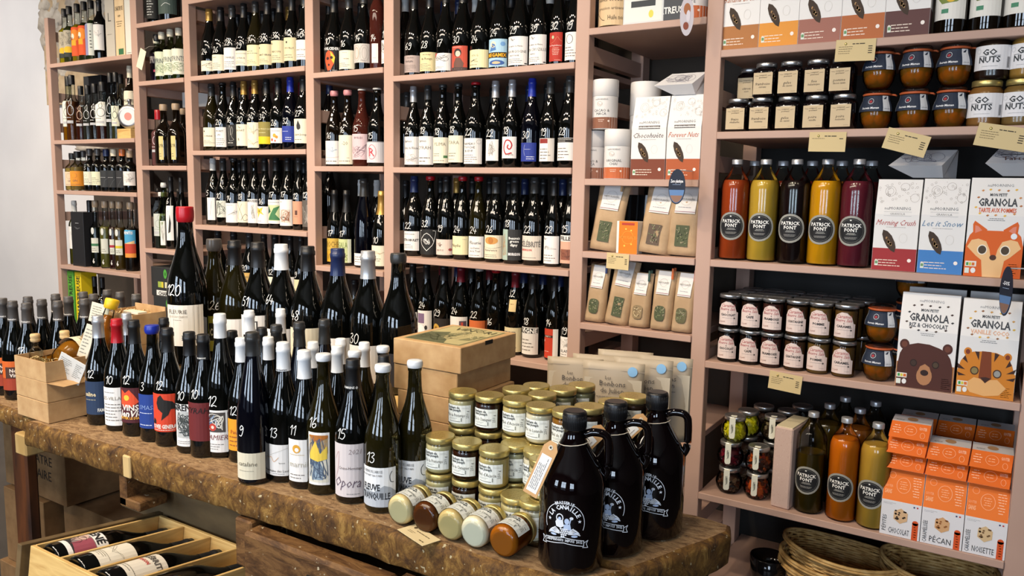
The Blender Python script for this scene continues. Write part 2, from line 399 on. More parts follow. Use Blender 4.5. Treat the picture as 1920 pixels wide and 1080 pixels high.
CAPC = {'blk': '17181a', 'nvy': '1d2a52', 'sil': 'b9bcc0', 'gld': 'b9914a', 'red': 'a81420', 'wht': 'e9edf0', 'blu': '1c2f9c', 'mar': '6a1522',
        'gry': '4f4c4a', 'pal': 'cfd1cf', 'pnk': 'c98a8e', 'cream': 'ddd6bf', 'smoke': '2f3030', 'org': 'c8703c', 'tan': 'b09a80'}
def capsule(parent, kind, h, r, spec):
    if not spec: return
    c, a = spec[0], spec[1]; st = spec[2] if len(spec) > 2 else ''
    metal = .55 if c in ('sil', 'gld') else 0
    mt = mat(CAPC[c], .32 if c != 'blk' else .4, metal, 'capsule_'+c)
    obj('wax_seal' if st == 'w' else ('stopper' if st == 's' else 'capsule'), cap_mesh(kind, h, r, a, mt, .0045 if st == 'w' else (.003 if st == 's' else 0)), parent)
def bottle(loc, label, kind='burg', h=.3, r=.041, g='k', cap=('blk', .8), price=None, lab=None, liq=None, rz=None, off=-.38, group=None,
           name='wine_bottle', cat='bottle', pz=None, ph=.024, pu=-.028, glass_name='glass', capprint=None, tilt=None):
    x, y, z = loc
    rz = facing(x, y, off) if rz is None else rz
    t = thing(name, label, cat, (loc[0], loc[1], loc[2]+.0007), tilt or rz, group)
    obj(glass_name, bottle_mesh(kind, h, r, G[g]), t)
    if liq: obj('liquid', liquid_mesh(kind, h, r, liq[1], liq[0], liq[2] if len(liq) > 2 else .25), t)
    capsule(t, kind, h, r, cap)
    f = lambda u, v, l: (lambda q: (q*math.sin(u/q), -q*math.cos(u/q), v))(rad(kind, v/h)*r+l)
    top = .30*h
    for L in (lab if isinstance(lab, list) else [lab]) if lab else []:
        bg, v0, v1, ha = L[:4]; items = L[4:]; v0 *= h; v1 *= h; rr = r
        mb = MB(); p = Pr(mb, f, r*.22); p.vb = .43*h; W = 2*ha*PI/180*rr
        if bg == 'none': pass
        elif bg == 'round':
            p.ell(0, (v0+v1)/2, (v1-v0)/2, (v1-v0)/2, INK('9a9a92'), 0, 28); p.ell(0, (v0+v1)/2, (v1-v0)*.43, (v1-v0)*.43, INK('15171b'), 1, 28)
            W = v1-v0
        else: p.rect(-W/2, v0, W/2, v1, INK(bg), 0)
        deco(p, W, v1-v0, v0, items)
        mb.build('label', t); top = max(top, v1) if v1 < .7*h else top
    if price:
        mb = MB(); p = Pr(mb, f, None); vv = pz if pz else top+.010
        p.hand(price, pu*r/.041, vv, ph*h/.3, CHALK, ph*h/.3*.075); mb.build('painted_price', t)
    if capprint:
        mb = MB(); p = Pr(mb, lambda u, v, l: f(u, v, l+.0012), None); p.text(capprint[0], 0, capprint[1]*h, capprint[2], INK(capprint[3]), 1, .04, 1); mb.build('capsule_print', t)
    return t
# ================================================================ the room
def boxobj(name, a, b, mt, parent=None, bevel=0, loc=(0, 0, 0)):
    mb = MB()
    if bevel: mb.bev(*a, *b, mt, bevel)
    else: mb.box(*a, *b, mt)
    return mb.build(name, parent, loc)
struct(boxobj('floor', (-9, -2.7, -.1), (2.6, 3.5, 0), M_FLOOR))
struct(boxobj('ceiling', (-9, -2.7, 3.1), (2.6, 3.5, 3.2), M_CEIL))
wb = struct(boxobj('wall_back', (-5.72, 3.3, 0), (2.6, 3.4, 3.1), M_BACK))
struct(boxobj('wall_back_plaster', (-9, 3.22, 0), (-5.6, 3.4, 3.1), M_PLASTER)).name = 'wall_back.001'
struct(boxobj('wall_left', (-9.1, -2.7, 0), (-9, 3.5, 3.1), M_PLASTER))
struct(boxobj('wall_right', (2.6, -2.7, 0), (2.7, 3.5, 3.1), M_FRONT))
wf = bpy.data.objects.new('wall_front', None); COL.objects.link(wf); struct(wf)
mb = MB(); xs = [-9]+[v for p in WIN for v in p]+[2.6]
for i in range(0, len(xs), 2): mb.box(xs[i], -2.8, 0, xs[i+1], -2.7, 3.1, M_FRONT)
for x0, x1 in WIN: mb.box(x0, -2.8, 0, x1, -2.7, .65, M_FRONT); mb.box(x0, -2.8, 2.5, x1, -2.7, 3.1, M_FRONT)
mb.build('masonry', wf)
for i, (x0, x1) in enumerate(WIN):
    mb = MB(); xm = (x0+x1)/2; fr = mat('3a3f45', .5, name='window_frame_paint')
    for q in ((x0, .65, x0+.05, 2.5), (x1-.05, .65, x1, 2.5), (xm-.02, .7, xm+.02, 2.45), (x0, .65, x1, .7), (x0, 2.45, x1, 2.5), (x0, 1.9, x1, 1.93)):
        mb.box(q[0], -2.64, q[1], q[2], -2.6, q[3], fr)
    struct(mb.build('window_%d' % (i+1)))
# stones exposed at the ragged edge of the plaster, behind the left spirits bay
rr = random.Random(4)
def stone(c, s, seed, parent):
    r2 = random.Random(seed); bm = bmesh.new(); bmesh.ops.create_icosphere(bm, subdivisions=3, radius=1)
    for v in bm.verts:
        d = v.co.normalized(); k = max(abs(d.x), abs(d.y), abs(d.z)); q = d/k*.8+d*.2
        q *= 1+.13*math.sin(5*d.x+seed)+.12*math.cos(4*d.z+seed*2)+.06*math.sin(13*d.z+9*d.x+seed)+r2.uniform(-.035, .035)
        v.co = Vector((q.x*s[0], q.y*s[1], q.z*s[2]))
    me = bpy.data.meshes.new('stone'); bm.to_mesh(me); bm.free(); me.materials.append(M_STONE)
    for p in me.polygons: p.use_smooth = True
    return obj('stone', me, parent, c)
for i, (px, py, sx, sz) in enumerate([(90, 4, .10, .06), (112, 2, .10, .06), (95, 32, .11, .09), (122, 26, .13, .09), (100, 62, .13, .10), (128, 58, .12, .08), (150, 40, .14, .09), (102, 92, .11, .09), (130, 88, .12, .07), (106, 120, .09, .07), (152, 14, .14, .08), (110, 148, .06, .06), (150, 122, .16, .04), (185, 118, .18, .04), (128, 136, .12, .03), (172, 276, .16, .03), (114, 175, .035, .05), (185, 30, .14, .1), (205, 8, .2, .09)]):
    c = onY(px, py, 3.2); stone((c.x, 3.215, c.z), (sx, .05, sz), i+1, wb)
mb = MB(); c0 = onY(88, 0, 3.2); mb.box(c0.x-.02, 3.17, 2.1, -5.2, 3.3, 3.1, M_MORTAR); struct(mb.build('trim_1'))

# ================================================================ the shelving
D0 = 2.6; D1 = 3.2          # front and back of the shelving
POSTS = [(-4.97, -4.93), (-4.10, -4.045), (-3.65, -3.597), (-2.764, -2.712), (-2.292, -2.238), (-1.372, -1.318), (-.885, -.832), (.085, .14)]
BAYS = [  # label, post index left, shelf tops (world z)
 ('left spirits bay', [2.239, 1.788, 1.488, 1.03, .62, .2], 2.51),
 ('narrow spirits bay', [2.392, 2.088, 1.637, 1.182, .75, .2], 2.95),
 ('wide left wine bay', [2.47, 2.090, 1.714, 1.331, .95, .55, .2], 2.95),
 ('narrow wine bay', [2.43, 2.054, 1.636, 1.177, .76, .2], 2.95),
 ('wide right wine bay', [2.395, 2.0136, 1.632, 1.249, .875, .5, .15], 2.95),
 ('tea bay', [2.55, 2.127, 1.592, 1.325, 1.056, .66, .2], 2.95),
 ('grocery bay', [2.45, 2.015, 1.751, 1.325, .975, .502, .12], 2.95)]
TH = .024
def post(parent, x0, x1, zt):
    boxobj('post', (x0, D0, 0), (x1, D0+.045, zt), M_PAINT, parent, .002)
    boxobj('rear_post', (x0, D1-.1, 0), (x1, D1-.03, zt), M_PAINT, parent, .002)
    for z in (.35, .95, 1.30, 1.62, 1.84, 2.02, 2.38):
        if z < zt: boxobj('side_rail', (x0+.008, D0+.045, z), (x1-.008, D1-.1, z+.055), M_PAINT, parent)
for i, (nm, zs, zt) in enumerate(BAYS):
    t = thing('shelving_unit', 'pink-beige painted wooden shelving, %s' % nm, 'shelving', (0, 0, 0), 0, 'painted shelving bays along the back wall')
    x0, x1 = POSTS[i][1], POSTS[i+1][0]
    post(t, *POSTS[i], zt if i == 0 else 2.95)
    if i == 6: post(t, *POSTS[7], 2.95)
    for z in zs: boxobj('shelf', (x0+.0005, D0-.006, z-TH), (x1-.0005, D1, z), M_PAINT, t, .002)
    if i: boxobj('back_panel', (x0-.024, D1+.002, .02), (x1+.024, D1+.014, 2.95), M_BACKR if i == 6 else M_BACK, t)
    else: boxobj('back_panel', (onY(172, 300, 3.2).x, D1+.002, .02), (x1+.024, D1+.014, 2.18), M_BACK, t)

# ================================================================ the workbench
BZ = .878
SB = lambda pts: [(x*1.018, y*1.018) for x, y in pts]
wbn = thing('workbench', 'long thick worn wooden workbench carrying bottles, honey and growlers', 'workbench', (-1.4, 1.3, 0))
def slab(name, pts, z0, z1, mt, parent, seg=.03, seed=1, amp=.002, mside=None):
    """plank from a plan outline: rounded worn edges, sides a little uneven"""
    bm = bmesh.new(); vs = []
    P = []
    for i in range(len(pts)):
        a, b = Vector(pts[i]), Vector(pts[(i+1) % len(pts)]); n = max(1, int((b-a).length/seg))
        for j in range(n): P.append(a+(b-a)*j/n)
    c = Vector((sum(p.x for p in P)/len(P), sum(p.y for p in P)/len(P)))
    r2 = random.Random(seed); ph = [r2.uniform(0, 6) for _ in range(4)]; n = len(P)
    ring = []
    lev = [(z0, -.004), (z0+.005, 0), (z0+(z1-z0)*.35, 0), (z0+(z1-z0)*.7, 0), (z1-.012, 0), (z1-.004, -.004), (z1, -.013)]
    for z, ins in lev:
        row = []
        for i, p in enumerate(P):
            a, b = P[i-1], P[(i+1) % n]; d = (b-a).normalized(); nr = Vector((d.y, -d.x))
            w = amp*(math.sin(p.x*31+ph[0])+math.sin(p.x*73+z*60+ph[1])+math.sin(p.y*50+ph[2])+r2.uniform(-.8, .8))
            q = p+nr*(ins+w); row.append((q.x, q.y, z))
        ring.append(row)
    mb = MB(); vs = [v for r_ in ring for v in r_]; fs = []
    for j in range(len(lev)-1):
        for i in range(n): fs.append((j*n+i, j*n+(i+1) % n, (j+1)*n+(i+1) % n, (j+1)*n+i))
    mb.add(vs, fs, mside or mt, True)
    top = ring[-1]; tri = tessellate_polygon([[Vector(v) for v in top]])
    mb.add(top, [tuple(reversed(t)) if (Vector(top[t[1]])-Vector(top[t[0]])).cross(Vector(top[t[2]])-Vector(top[t[0]])).z < 0 else tuple(t) for t in tri], mt)
    mb.add(ring[0], [tuple(range(n))], mside or mt)
    return mb.build(name, parent)
wbn.location = (0, 0, 0)
slab('front_plank', SB([(-2.235, 1.055), (-1.35, 1.088), (-.60, 1.108), (-.555, 1.118), (-.505, 1.21), (-2.235, 1.19)]), BZ-.07, BZ, M_BENCH, wbn, seed=2, mside=M_BENCHF)
slab('rear_plank', SB([(-2.235, 1.192), (-.503, 1.212), (-.425, 1.40), (-.400, 1.47), (-.412, 1.508), (-.46, 1.517), (-2.235, 1.50)]), BZ-.07, BZ, M_BENCH, wbn, seed=5, amp=.0015, mside=M_BENCHF)
boxobj('apron', (-2.03, 1.20, .645), (-1.42, 1.225, .806), M_TAUPE, wbn, .003)
boxobj('apron', (-1.419, 1.20, .59), (-.53, 1.225, .806), M_TAUPE, wbn, .003)
mb = MB(); vx0, vx1 = onY(462, 970, 1.085).x, onY(728, 1070, 1.085).x
mb.bev(vx0, 1.072, .645, vx1, 1.122, .796, M_BOARD, .008); mb.build('vise_jaw', wbn)
mb = MB(); hx = onY(583, 1036, 1.072).x; mb.box(hx-.011, 1.069, .732, hx+.011, 1.0735, .754, mat('15100a', .9, name='dog_hole')); mb.build('dog_hole', wbn)
boxobj('vise_block', (vx0-.06, 1.10, .69), (vx0-.005, 1.199, .803), M_BOARD, wbn, .004)
boxobj('vise_jaw', (vx1+.012, 1.08, .60), (-.575, 1.125, .803), M_BOARD, wbn, .006)
mb = MB(); bx = onY(222, 890, 1.1).x; mb.bev(bx, 1.10, .725, bx+.03, 1.20, .806, M_BOARD, .003); mb.bev(bx, 1.10, .723, bx+.085, 1.18, .748, M_BOARD, .003); mb.build('bracket', wbn)
for k, (x, y) in enumerate([(-2.20, 1.47), (-1.46, 1.47), (-.575, 1.32), (-.575, 1.48)]): boxobj('leg', (x-.035, y-.035, 0), (x+.035, y+.035, .807), M_DWOOD, wbn, .004)
# paler end block of the front plank, seen at px 245
mb = MB(); q = onY(229, 850, 1.08).x; mb.bev(q-.012, 1.0862, BZ-.066, q+.018, 1.095, BZ-.008, M_LPINE, .003); mb.build('repair_block', wbn)

lt = thing('side_table', 'second rough wooden table at far left under grey-capped bottles', 'table', (0, 0, 0))
slab('tabletop', SB([(-3.3, 1.10), (-2.42, 1.09), (-2.245, 1.085), (-2.245, 1.72), (-3.3, 1.72)]), BZ-.05, BZ, M_BENCH, lt, seed=8, mside=M_BENCHF)
boxobj('cross_beam', (-2.365, 1.09, .763), (-2.305, 1.6, .826), M_LPINE, lt, .004)
boxobj('leg', (-2.475, 1.13, 0), (-2.395, 1.165, .826), M_DWOOD, lt, .006)
boxobj('leg', (-2.74, 1.03, 0), (-2.56, 1.11, .85), M_DWOOD, lt, .008)
boxobj('leg', (-3.25, 1.6, 0), (-3.17, 1.7, .826), M_DWOOD, lt, .006)
rt = thing('rear_table', 'plain wooden table behind the workbench under the magnums and sweets', 'table', (0, 0, 0))
boxobj("tabletop", (-2.27, 1.57, BZ-.04), (-.80, 2.12, BZ), M_BOARD, rt, .004)
for x in (-2.2, -.86):
    for y in (1.62, 2.06): boxobj('leg', (x-.03, y-.03, 0), (x+.03, y+.03, BZ-.04), M_DWOOD, rt)
RZ = EYE-.553
rb = thing('wooden_riser', 'pale wooden riser box lifting the row of magnums', 'crate', (0, 0, 0))
boxobj('box', (-2.145, 1.45, BZ+.001), (-1.26, 1.70, RZ), M_PINE, rb, .003)
# ================================================================ wine on the shelves
def t_(s, u, v, h, c='3a3a3a', w=.9, b=0, sh=0): return ('t', s, u, v, h, c, w, b, sh)
CREAM, WHT, BEI, GREY, YEL = 'e9e3cc', 'eceae6', 'e2d6ae', 'c9c4bf', 'efe6b6'
def rowx(px, py, Y): return onY(px, py, Y).x
BX = {b[0]: (POSTS[i][1], POSTS[i+1][0]) for i, b in enumerate(BAYS)}
def shelf_row(z, bayname, shelfname, pyl, specs, Y=2.694, kind='burg', h=.346, rmax=.046, ls=1):
    """specs: (px, price, cap, glass, desc, label [, options])"""
    n = len(specs); pl, pr = specs[0][0], specs[-1][0]
    xs = []
    for s in specs:
        t = (s[0]-pl)/max(1, pr-pl); xs.append(rowx(s[0], pyl[0]+(pyl[1]-pyl[0])*t, Y))
    O = [dict(s[6]) if len(s) > 6 else {} for s in specs]; RR = []
    for i in range(n):
        gap = min([abs(xs[i]-xs[j]) for j in (i-1, i+1) if 0 <= j < n] or [.1]); RR.append(O[i].pop('r', min(rmax, max(.034, gap*.5-.0006))))
    lo, hi = BX[bayname][0]-.006, BX[bayname][1]+.006
    for _ in range(60):
        for i in range(n):
            xs[i] = min(max(xs[i], lo+RR[i]), hi-RR[i])
            if i and xs[i]-xs[i-1] < RR[i]+RR[i-1]+.0005: e = (RR[i]+RR[i-1]+.0005-xs[i]+xs[i-1])/2; xs[i] += e; xs[i-1] -= e
    for i, s in enumerate(specs):
        o = O[i]; r = RR[i]
        L_ = s[5]; L_ = [(q[0], q[1]*ls, q[2]*ls)+tuple(q[3:]) for q in (L_ if isinstance(L_, list) else [L_])]
        dy = o.pop('dy', 0)
        X = xs[i]*(Y+dy)/Y if dy else xs[i]
        g = 'wine bottle' if 'what' not in o else o.pop('what')
        lab = '%s, %s, %s%s on %s, %s' % (g, s[4], ('marked %s, ' % s[1]) if s[1] else '', ORD[i+1], shelfname, bayname)
        bottle((X, Y+dy, z), lab, o.pop('kind', kind), o.pop('h', h), r, s[3], s[2], s[1], L_,
               off=o.pop('off', -.38+rr.uniform(-.05, .05)), group='bottles on the %s of the %s' % (shelfname, bayname), **o)
def rear_row(z, bayname, shelfname, x0, x1, n, Y=2.835, h=.342, r=.042, caps=('blk', 'blk', 'smoke', 'nvy', 'mar', 'blk'), step=None):
    proto = None
    for i in range(n):
        x = x0+(x1-x0)*(i+.5)/n; c = caps[rr.randrange(len(caps))]
        bottle((x, Y+rr.uniform(-.01, .01), z), 'unlabelled dark bottle behind the front row, %s from left, %s, %s' % (ORD[i+1], shelfname, bayname), 'burg', h, r, 'k',
               (c, .81), group='second row bottles on the %s of the %s' % (shelfname, bayname))
S1, S2, S3, S4, S5 = 'top shelf', 'second shelf', 'third shelf', 'fourth shelf', 'fifth shelf'
B3, B4, B5 = 'wide left wine bay', 'narrow wine bay', 'wide right wine bay'
sm = lambda a, b, n=4, c='77726a': ('m', .1, .8, a, b, n, c)
z3 = BAYS[2][1]
shelf_row(z3[1], B3, S1, (115, 95), [
 (378, '24', ('gld', .83), 'k', 'low cream sketch label', (CREAM, .09, .24, 58, ('s', .1, .85, .25, .8, 8, '4a4540', .0012, 5))),
 (400, '26', ('blk', .8), 'k', 'plain cream label', (CREAM, .08, .31, 60, t_('HAUT', .3, .82, .07), sm(.1, .5))),
 (423, '28', ('smoke', .83), 'k', 'tall ivory label', (WHT, .08, .39, 60, t_('CHABLIS', .45, .55, .09, '555555'), sm(.08, .4))),
 (445, '29', ('blk', .8), 'k', 'short ivory label', (CREAM, .12, .33, 60, t_('COTEAUX', .45, .5, .1), sm(.1, .35, 3), sm(.75, .85, 1))),
 (467, '14', ('smoke', .85), 'o', 'wide pale yellow label', (YEL, .1, .39, 62, sm(.55, .75, 2), sm(.1, .3, 3))),
 (490, '30', ('blk', .8), 'k', 'buff estate label', (BEI, .1, .38, 60, ('e', .12, .83, .04, .05, '4a4540'), t_('SAINT VERAN', .45, .48, .08), sm(.1, .3, 3))),
 (513, '36', ('blk', .8), 'k', 'buff label with round seal', (BEI, .11, .41, 60, ('e', .12, .86, .045, .05, '4a4540'), t_('MACON', .4, .5, .09), sm(.1, .35, 3))),
 (537, '40', ('blk', .8), 'k', 'buff label with dark seal', (BEI, .12, .43, 60, ('e', .3, .8, .05, .05, '3a3530'), t_('POUILLY', .45, .55, .08), sm(.1, .3, 2))),
 (560, '40', ('smoke', .84), 'k', 'broad white label', (WHT, .12, .38, 62, t_('SAINT ROMAIN', .5, .5, .08, '6a5a4a'), sm(.1, .3, 2)))])
rear_row(z3[1], B3, S1, -3.56, -2.80, 8, caps=('gld', 'blk', 'blk', 'smoke'))
shelf_row(z3[2], B3, S2, (245, 245), [
 (382, None, ('smoke', .82), 'o', 'cream label without number', (CREAM, .07, .35, 60, ('e', .15, .8, .05, .05, '4a4540'), t_('DOMAINE', .4, .55, .08), sm(.1, .35))),
 (406, '20', ('blk', .97, 's'), 'k', 'slim white label', (WHT, .06, .35, 44, t_('MORET', .4, .8, .09), t_('LAS', .35, .62, .09), sm(.08, .45))),
 (427, '16', ('blk', .8), 'k', 'black label with rabbit outline', ('1d1d1c', .07, .38, 50, ('l', [(.3, .45), (.25, .8), (.38, .95), (.42, .5), (.5, .9), (.6, .75), (.5, .45), (.65, .3), (.35, .25), (.3, .45)], 'c9c9c4', .001), ('m', .2, .8, .1, .2, 1, 'c9c9c4'))),
 (447, '20', ('gld', .81), 'k', 'cream label with small drawings', (CREAM, .07, .38, 58, t_('CACHAT', .35, .72, .09), t_('B', .3, .3, .12), ('s', .25, .5, .8, .95, 6, '333333'))),
 (468, '24', ('gld', .81), 'k', 'notched cream scribble label', (CREAM, .04, .40, 56, ('s', .15, .8, .5, .95, 9, '8a7a5a'), ('s', .15, .8, .08, .4, 8, '8a7a5a'))),
 (490, '34', ('blk', .8), 'k', 'olive over yellow label', ('8e8443', .09, .40, 58, ('r', 0, 0, 1, .34, 'e3c81c'), t_('BOURGOGNE', .5, .68, .08, 'e9e3b0'), ('m', .1, .7, .48, .55, 1, 'e9e3b0'))),
 (512, '26', ('blk', .8), 'k', 'small white label with orange spots', (WHT, .10, .31, 50, ('e', .4, .5, .12, .13, 'e6a33c'), ('e', .55, .4, .1, .1, 'd98a2a'), ('e', .2, .22, .09, .1, 'c2503a'), sm(.75, .85, 1), ('e', .45, .15, .06, .07, 'c2503a'))),
 (535, '32', ('blu', .80), 'v', 'royal blue label', ('243a9a', .11, .33, 52, ('m', .1, .7, .62, .72, 1, 'c9d0ee'), ('m', .35, .9, .1, .35, 2, 'dfe4f6'))),
 (565, '27', ('blk', .8), 'k', 'cream label with black drop', (CREAM, .09, .42, 58, ('p', [(.36, .95), (.26, .72), (.28, .6), (.38, .54), (.5, .6), (.5, .72)], '2c2c2c'), t_('Saint-Joseph', .5, .36, .09), sm(.1, .2, 1)))])
rear_row(z3[2], B3, S2, -3.56, -2.80, 8)
shelf_row(z3[3], B3, S3, (390, 400), [
 (386, '5', ('pal', .82), 'k', 'tall narrow white label', (WHT, .07, .41, 30, ('l', [(.4, .2), (.5, .5), (.6, .85)], '777777'))),
 (405, '10', ('smoke', .82), 'k', 'leafy patterned pale label', ('d5d8cd', .12, .37, 40, ('s', .05, .95, .05, .95, 26, '3c4a44', .0012, 8))),
 (426, '14', ('smoke', .96, 's'), 'k', 'white label with signature', (WHT, .05, .34, 60, ('m', .15, .6, .86, .92, 1, '777777'), ('s', .2, .9, .35, .65, 8, '555555', .0008, 2))),
 (449, '18', ('blk', .82), 'k', 'ivory label with black curves', (CREAM, .06, .37, 56, ('l', [(.05, .95), (.4, .5), (.6, .1), (.9, .2), (.7, .4), (.4, .1)], '3a3a32', .0016), ('l', [(.5, .9), (.1, .3), (.3, .1)], '8a8662', .0014))),
 (468, '8', ('smoke', .96, 's'), 'k', 'white label with grey feather', (WHT, .06, .41, 52, t_('MOUSSES', .5, .92, .09, '333333', .9, 1), ('s', .4, .7, .15, .8, 20, '9a9a96', .001, 9))),
 (488, '16', ('blk', .82), 'k', 'white label with yellow flower', (WHT, .06, .31, 62, ('p', [(.05, .95), (.25, .85), (.5, .95), (.4, .7), (.55, .5), (.3, .6), (.1, .3), (.12, .6), (.0, .6)], 'dfc04a'), ('e', .25, .72, .05, .06, '7a6a3a', 3), ('m', .1, .6, .1, .2, 1, '888888'))),
 (510, '17', ('blk', .82), 'k', 'label with green leaves', (WHT, .07, .41, 54, ('m', .1, .9, .86, .93, 1, '777777'), ('r', .05, .12, .95, .78, 'c8d4a0'), ('p', [(.05, .15), (.5, .65), (.9, .75), (.6, .4), (.95, .15)], '3f7a4e'), ('p', [(.1, .78), (.3, .5), (.05, .4)], '254f3a'))),
 (532, '17', ('blk', .82), 'k', 'white label with orange brown drawing', (WHT, .05, .42, 56, t_('Les', .2, .92, .06), ('r', .12, .12, .8, .62, 'd9d0c4'), ('s', .12, .8, .12, .62, 18, 'a05a28', .0016, 4), ('s', .12, .8, .12, .4, 12, '4a4038', .0016, 6))),
 (557, '12', ('smoke', .83), 'k', 'salmon pink label', ('d39a7c', .08, .40, 44, ('r', .3, .4, .55, .6, '5a3a30'), ('m', .2, .7, .3, .36, 1, '8a5a48'))),
 (573, '12', ('blk', .82), 'k', 'grey speckled label', ('5a5550', .05, .42, 46, ('s', .1, .9, .1, .9, 14, 'c9c4bc')))])
rear_row(z3[3], B3, S3, -3.56, -2.80, 8, caps=('pal', 'blk', 'smoke', 'blk'))
shelf_row(z3[4], B3, S4, (560, 560), [
 (412, '10', ('blk', .8), 'k', 'white label partly hidden', (WHT, .08, .4, 50)), (441, '12', ('blk', .8), 'k', 'plain white label', (WHT, .08, .4, 50)),
 (470, '20', ('smoke', .8), 'k', 'ochre label', ('c9a35a', .1, .42, 52, t_('CUVEE', .4, .8, .08))), (497, '16', ('blk', .8), 'k', 'grey label', (GREY, .1, .4, 50)),
 (518, '12', ('blk', .8), 'k', 'ivory label', (CREAM, .1, .4, 50)), (546, '11', ('blk', .8), 'k', 'bare white label', (WHT, .1, .42, 50)), (566, '9', ('blk', .8), 'k', 'buff label', (BEI, .1, .4, 50))])
z4 = BAYS[3][1]
shelf_row(z4[1], B4, S1, (105, 90), [
 (611, '10', ('blk', .8), 'k', 'black label with fiery skull', ('1b1b1b', .02, .44, 62, t_('POILCIDER', .5, .93, .10, 'f2f2f0', .95, 1), ('p', [(.25, .75), (.4, .86), (.6, .8), (.72, .6), (.66, .35), (.5, .1), (.35, .08), (.25, .3), (.18, .5)], 'e2542a'), ('p', [(.5, .83), (.72, .6), (.66, .35), (.55, .5)], 'e9c93c', 3), ('e', .36, .55, .08, .06, '2a1010', 4), ('e', .55, .58, .07, .06, '2a1010', 4), ('e', .42, .3, .05, .05, '2a1010', 4), ('m', .6, .85, .05, .12, 2, 'dddddd'))),
 (640, '16', ('smoke', .83), 'k', 'plain cream label', (CREAM, .06, .36, 62, ('m', .3, .6, .84, .9, 1, '8a8a80'), t_('PAYSAN', .5, .55, .06), sm(.08, .35, 3))),
 (668, '14', ('smoke', .86), 'k', 'grey label with contour rings', (GREY, .14, .44, 62, ('o', .3, .5, .12, .3, 'b8935a', .0016), ('o', .3, .5, .2, .42, '8d8a80'), ('o', .7, .5, .12, .3, '8d8a80'), ('o', .7, .5, .22, .44, '8d8a80'), ('m', .5, .95, .08, .16, 1, '555555'))),
 (696, '14', ('pal', .9), 'r', 'clear rose bottle with white patch', ('e2dedc', .12, .42, 26, ('m', .2, .8, .2, .3, 1, '999999')), dict(kind='juice', h=.35)),
 (717, '19', ('blk', .8), 'k', 'dense black line-art label', (WHT, .10, .46, 54, ('s', .05, .95, .3, .95, 26, '333333', .001, 12), sm(.06, .22, 2)))], ls=.79)
rear_row(z4[1], B4, S1, -2.68, -2.32, 4, caps=('pal', 'blk'))
shelf_row(z4[2], B4, S2, (270, 270), [
 (617, '16', ('pnk', .93, 'w'), 'n', 'white label with blue sketch', (WHT, .03, .34, 60, ('s', .2, .8, .5, .75, 10, '7fa3c4', .0012, 3), ('l', [(.1, .3), (.5, .28), (.9, .32)], 'c07a6a'), sm(.06, .2, 1))),
 (642, '16', ('pnk', .93, 'w'), 'n', 'cream label with faint digits', (CREAM, .03, .41, 60, t_('-20', .5, .72, .12, '8a8674'), sm(.06, .16, 1), ('m', .6, .8, .2, .24, 1, '444444'))),
 (669, '15', ('pal', .98, 's'), 'r', 'rose bottle with pink doodle label', ('d9bfc4', .09, .42, 60, ('s', .1, .9, .1, .6, 24, '4a3a48', .0009, 11), t_('BULLES', .5, .85, .08, '4a3a48'))),
 (701, '15', ('pal', .98, 's'), 'k', 'grey label with red circled R', ('cfd0d4', .05, .32, 64, ('o', .42, .5, .2, .34, 'c23a48', .0016), t_('R', .42, .5, .4, 'c23a48', .3), ('r', 0, .96, 1, 1, '8a8a8e')))])
rear_row(z4[2], B4, S2, -2.68, -2.32, 4)
shelf_row(z4[3], B4, S3, (440, 450), [
 (620, '17', ('blk', .71), 'k', 'matt foil neck, ochre and yellow label', ('cda944', .05, .42, 56, ('r', 0, .0, 1, .45, 'd6a52c'), ('l', [(.1, .5), (.9, .5)], '8a6a24', .0012), t_('ROCHE', .5, .75, .25, '8a6a24', .9, 0), t_('VINS', .5, .22, .25, '8a6a24', .9, 0)), dict(h=.35)),
 (642, '17', ('blk', .71), 'k', 'matt foil neck, pale green label', ('c5cf96', .05, .42, 56, ('r', .75, 0, 1, 1, 'e4ead2'), t_('GALA', .4, .75, .25, '7a8a4a', .7, 0), t_('VINS', .4, .22, .25, '7a8a4a', .7, 0)), dict(h=.35)),
 (683, None, ('smoke', .80), 'v', 'tall slim bottle, white label', (WHT, .03, .19, 56, sm(.2, .8, 3)), dict(kind='flute', h=.405)),
 (716, '10', ('gld', .7), 'k', 'cream label with pale script', (CREAM, .05, .36, 60, ('s', .2, .8, .55, .8, 8, 'b9a27a'), sm(.2, .4, 2)), dict(h=.35))], ls=.85)
rear_row(z4[3], B4, S3, -2.68, -2.32, 4, caps=('pal', 'blk'), h=.40)
shelf_row(z4[4], B4, S4, (560, 560), [(622, None, ('blk', .8), 'k', 'pale label behind the magnums', (WHT, .1, .42, 56)), (650, None, ('blk', .8), 'o', 'cream label behind the magnums', (CREAM, .1, .42, 56)), (684, None, ('blk', .8), 'k', 'white label behind the magnums', (WHT, .1, .4, 56))], Y=2.72)
z5 = BAYS[4][1]
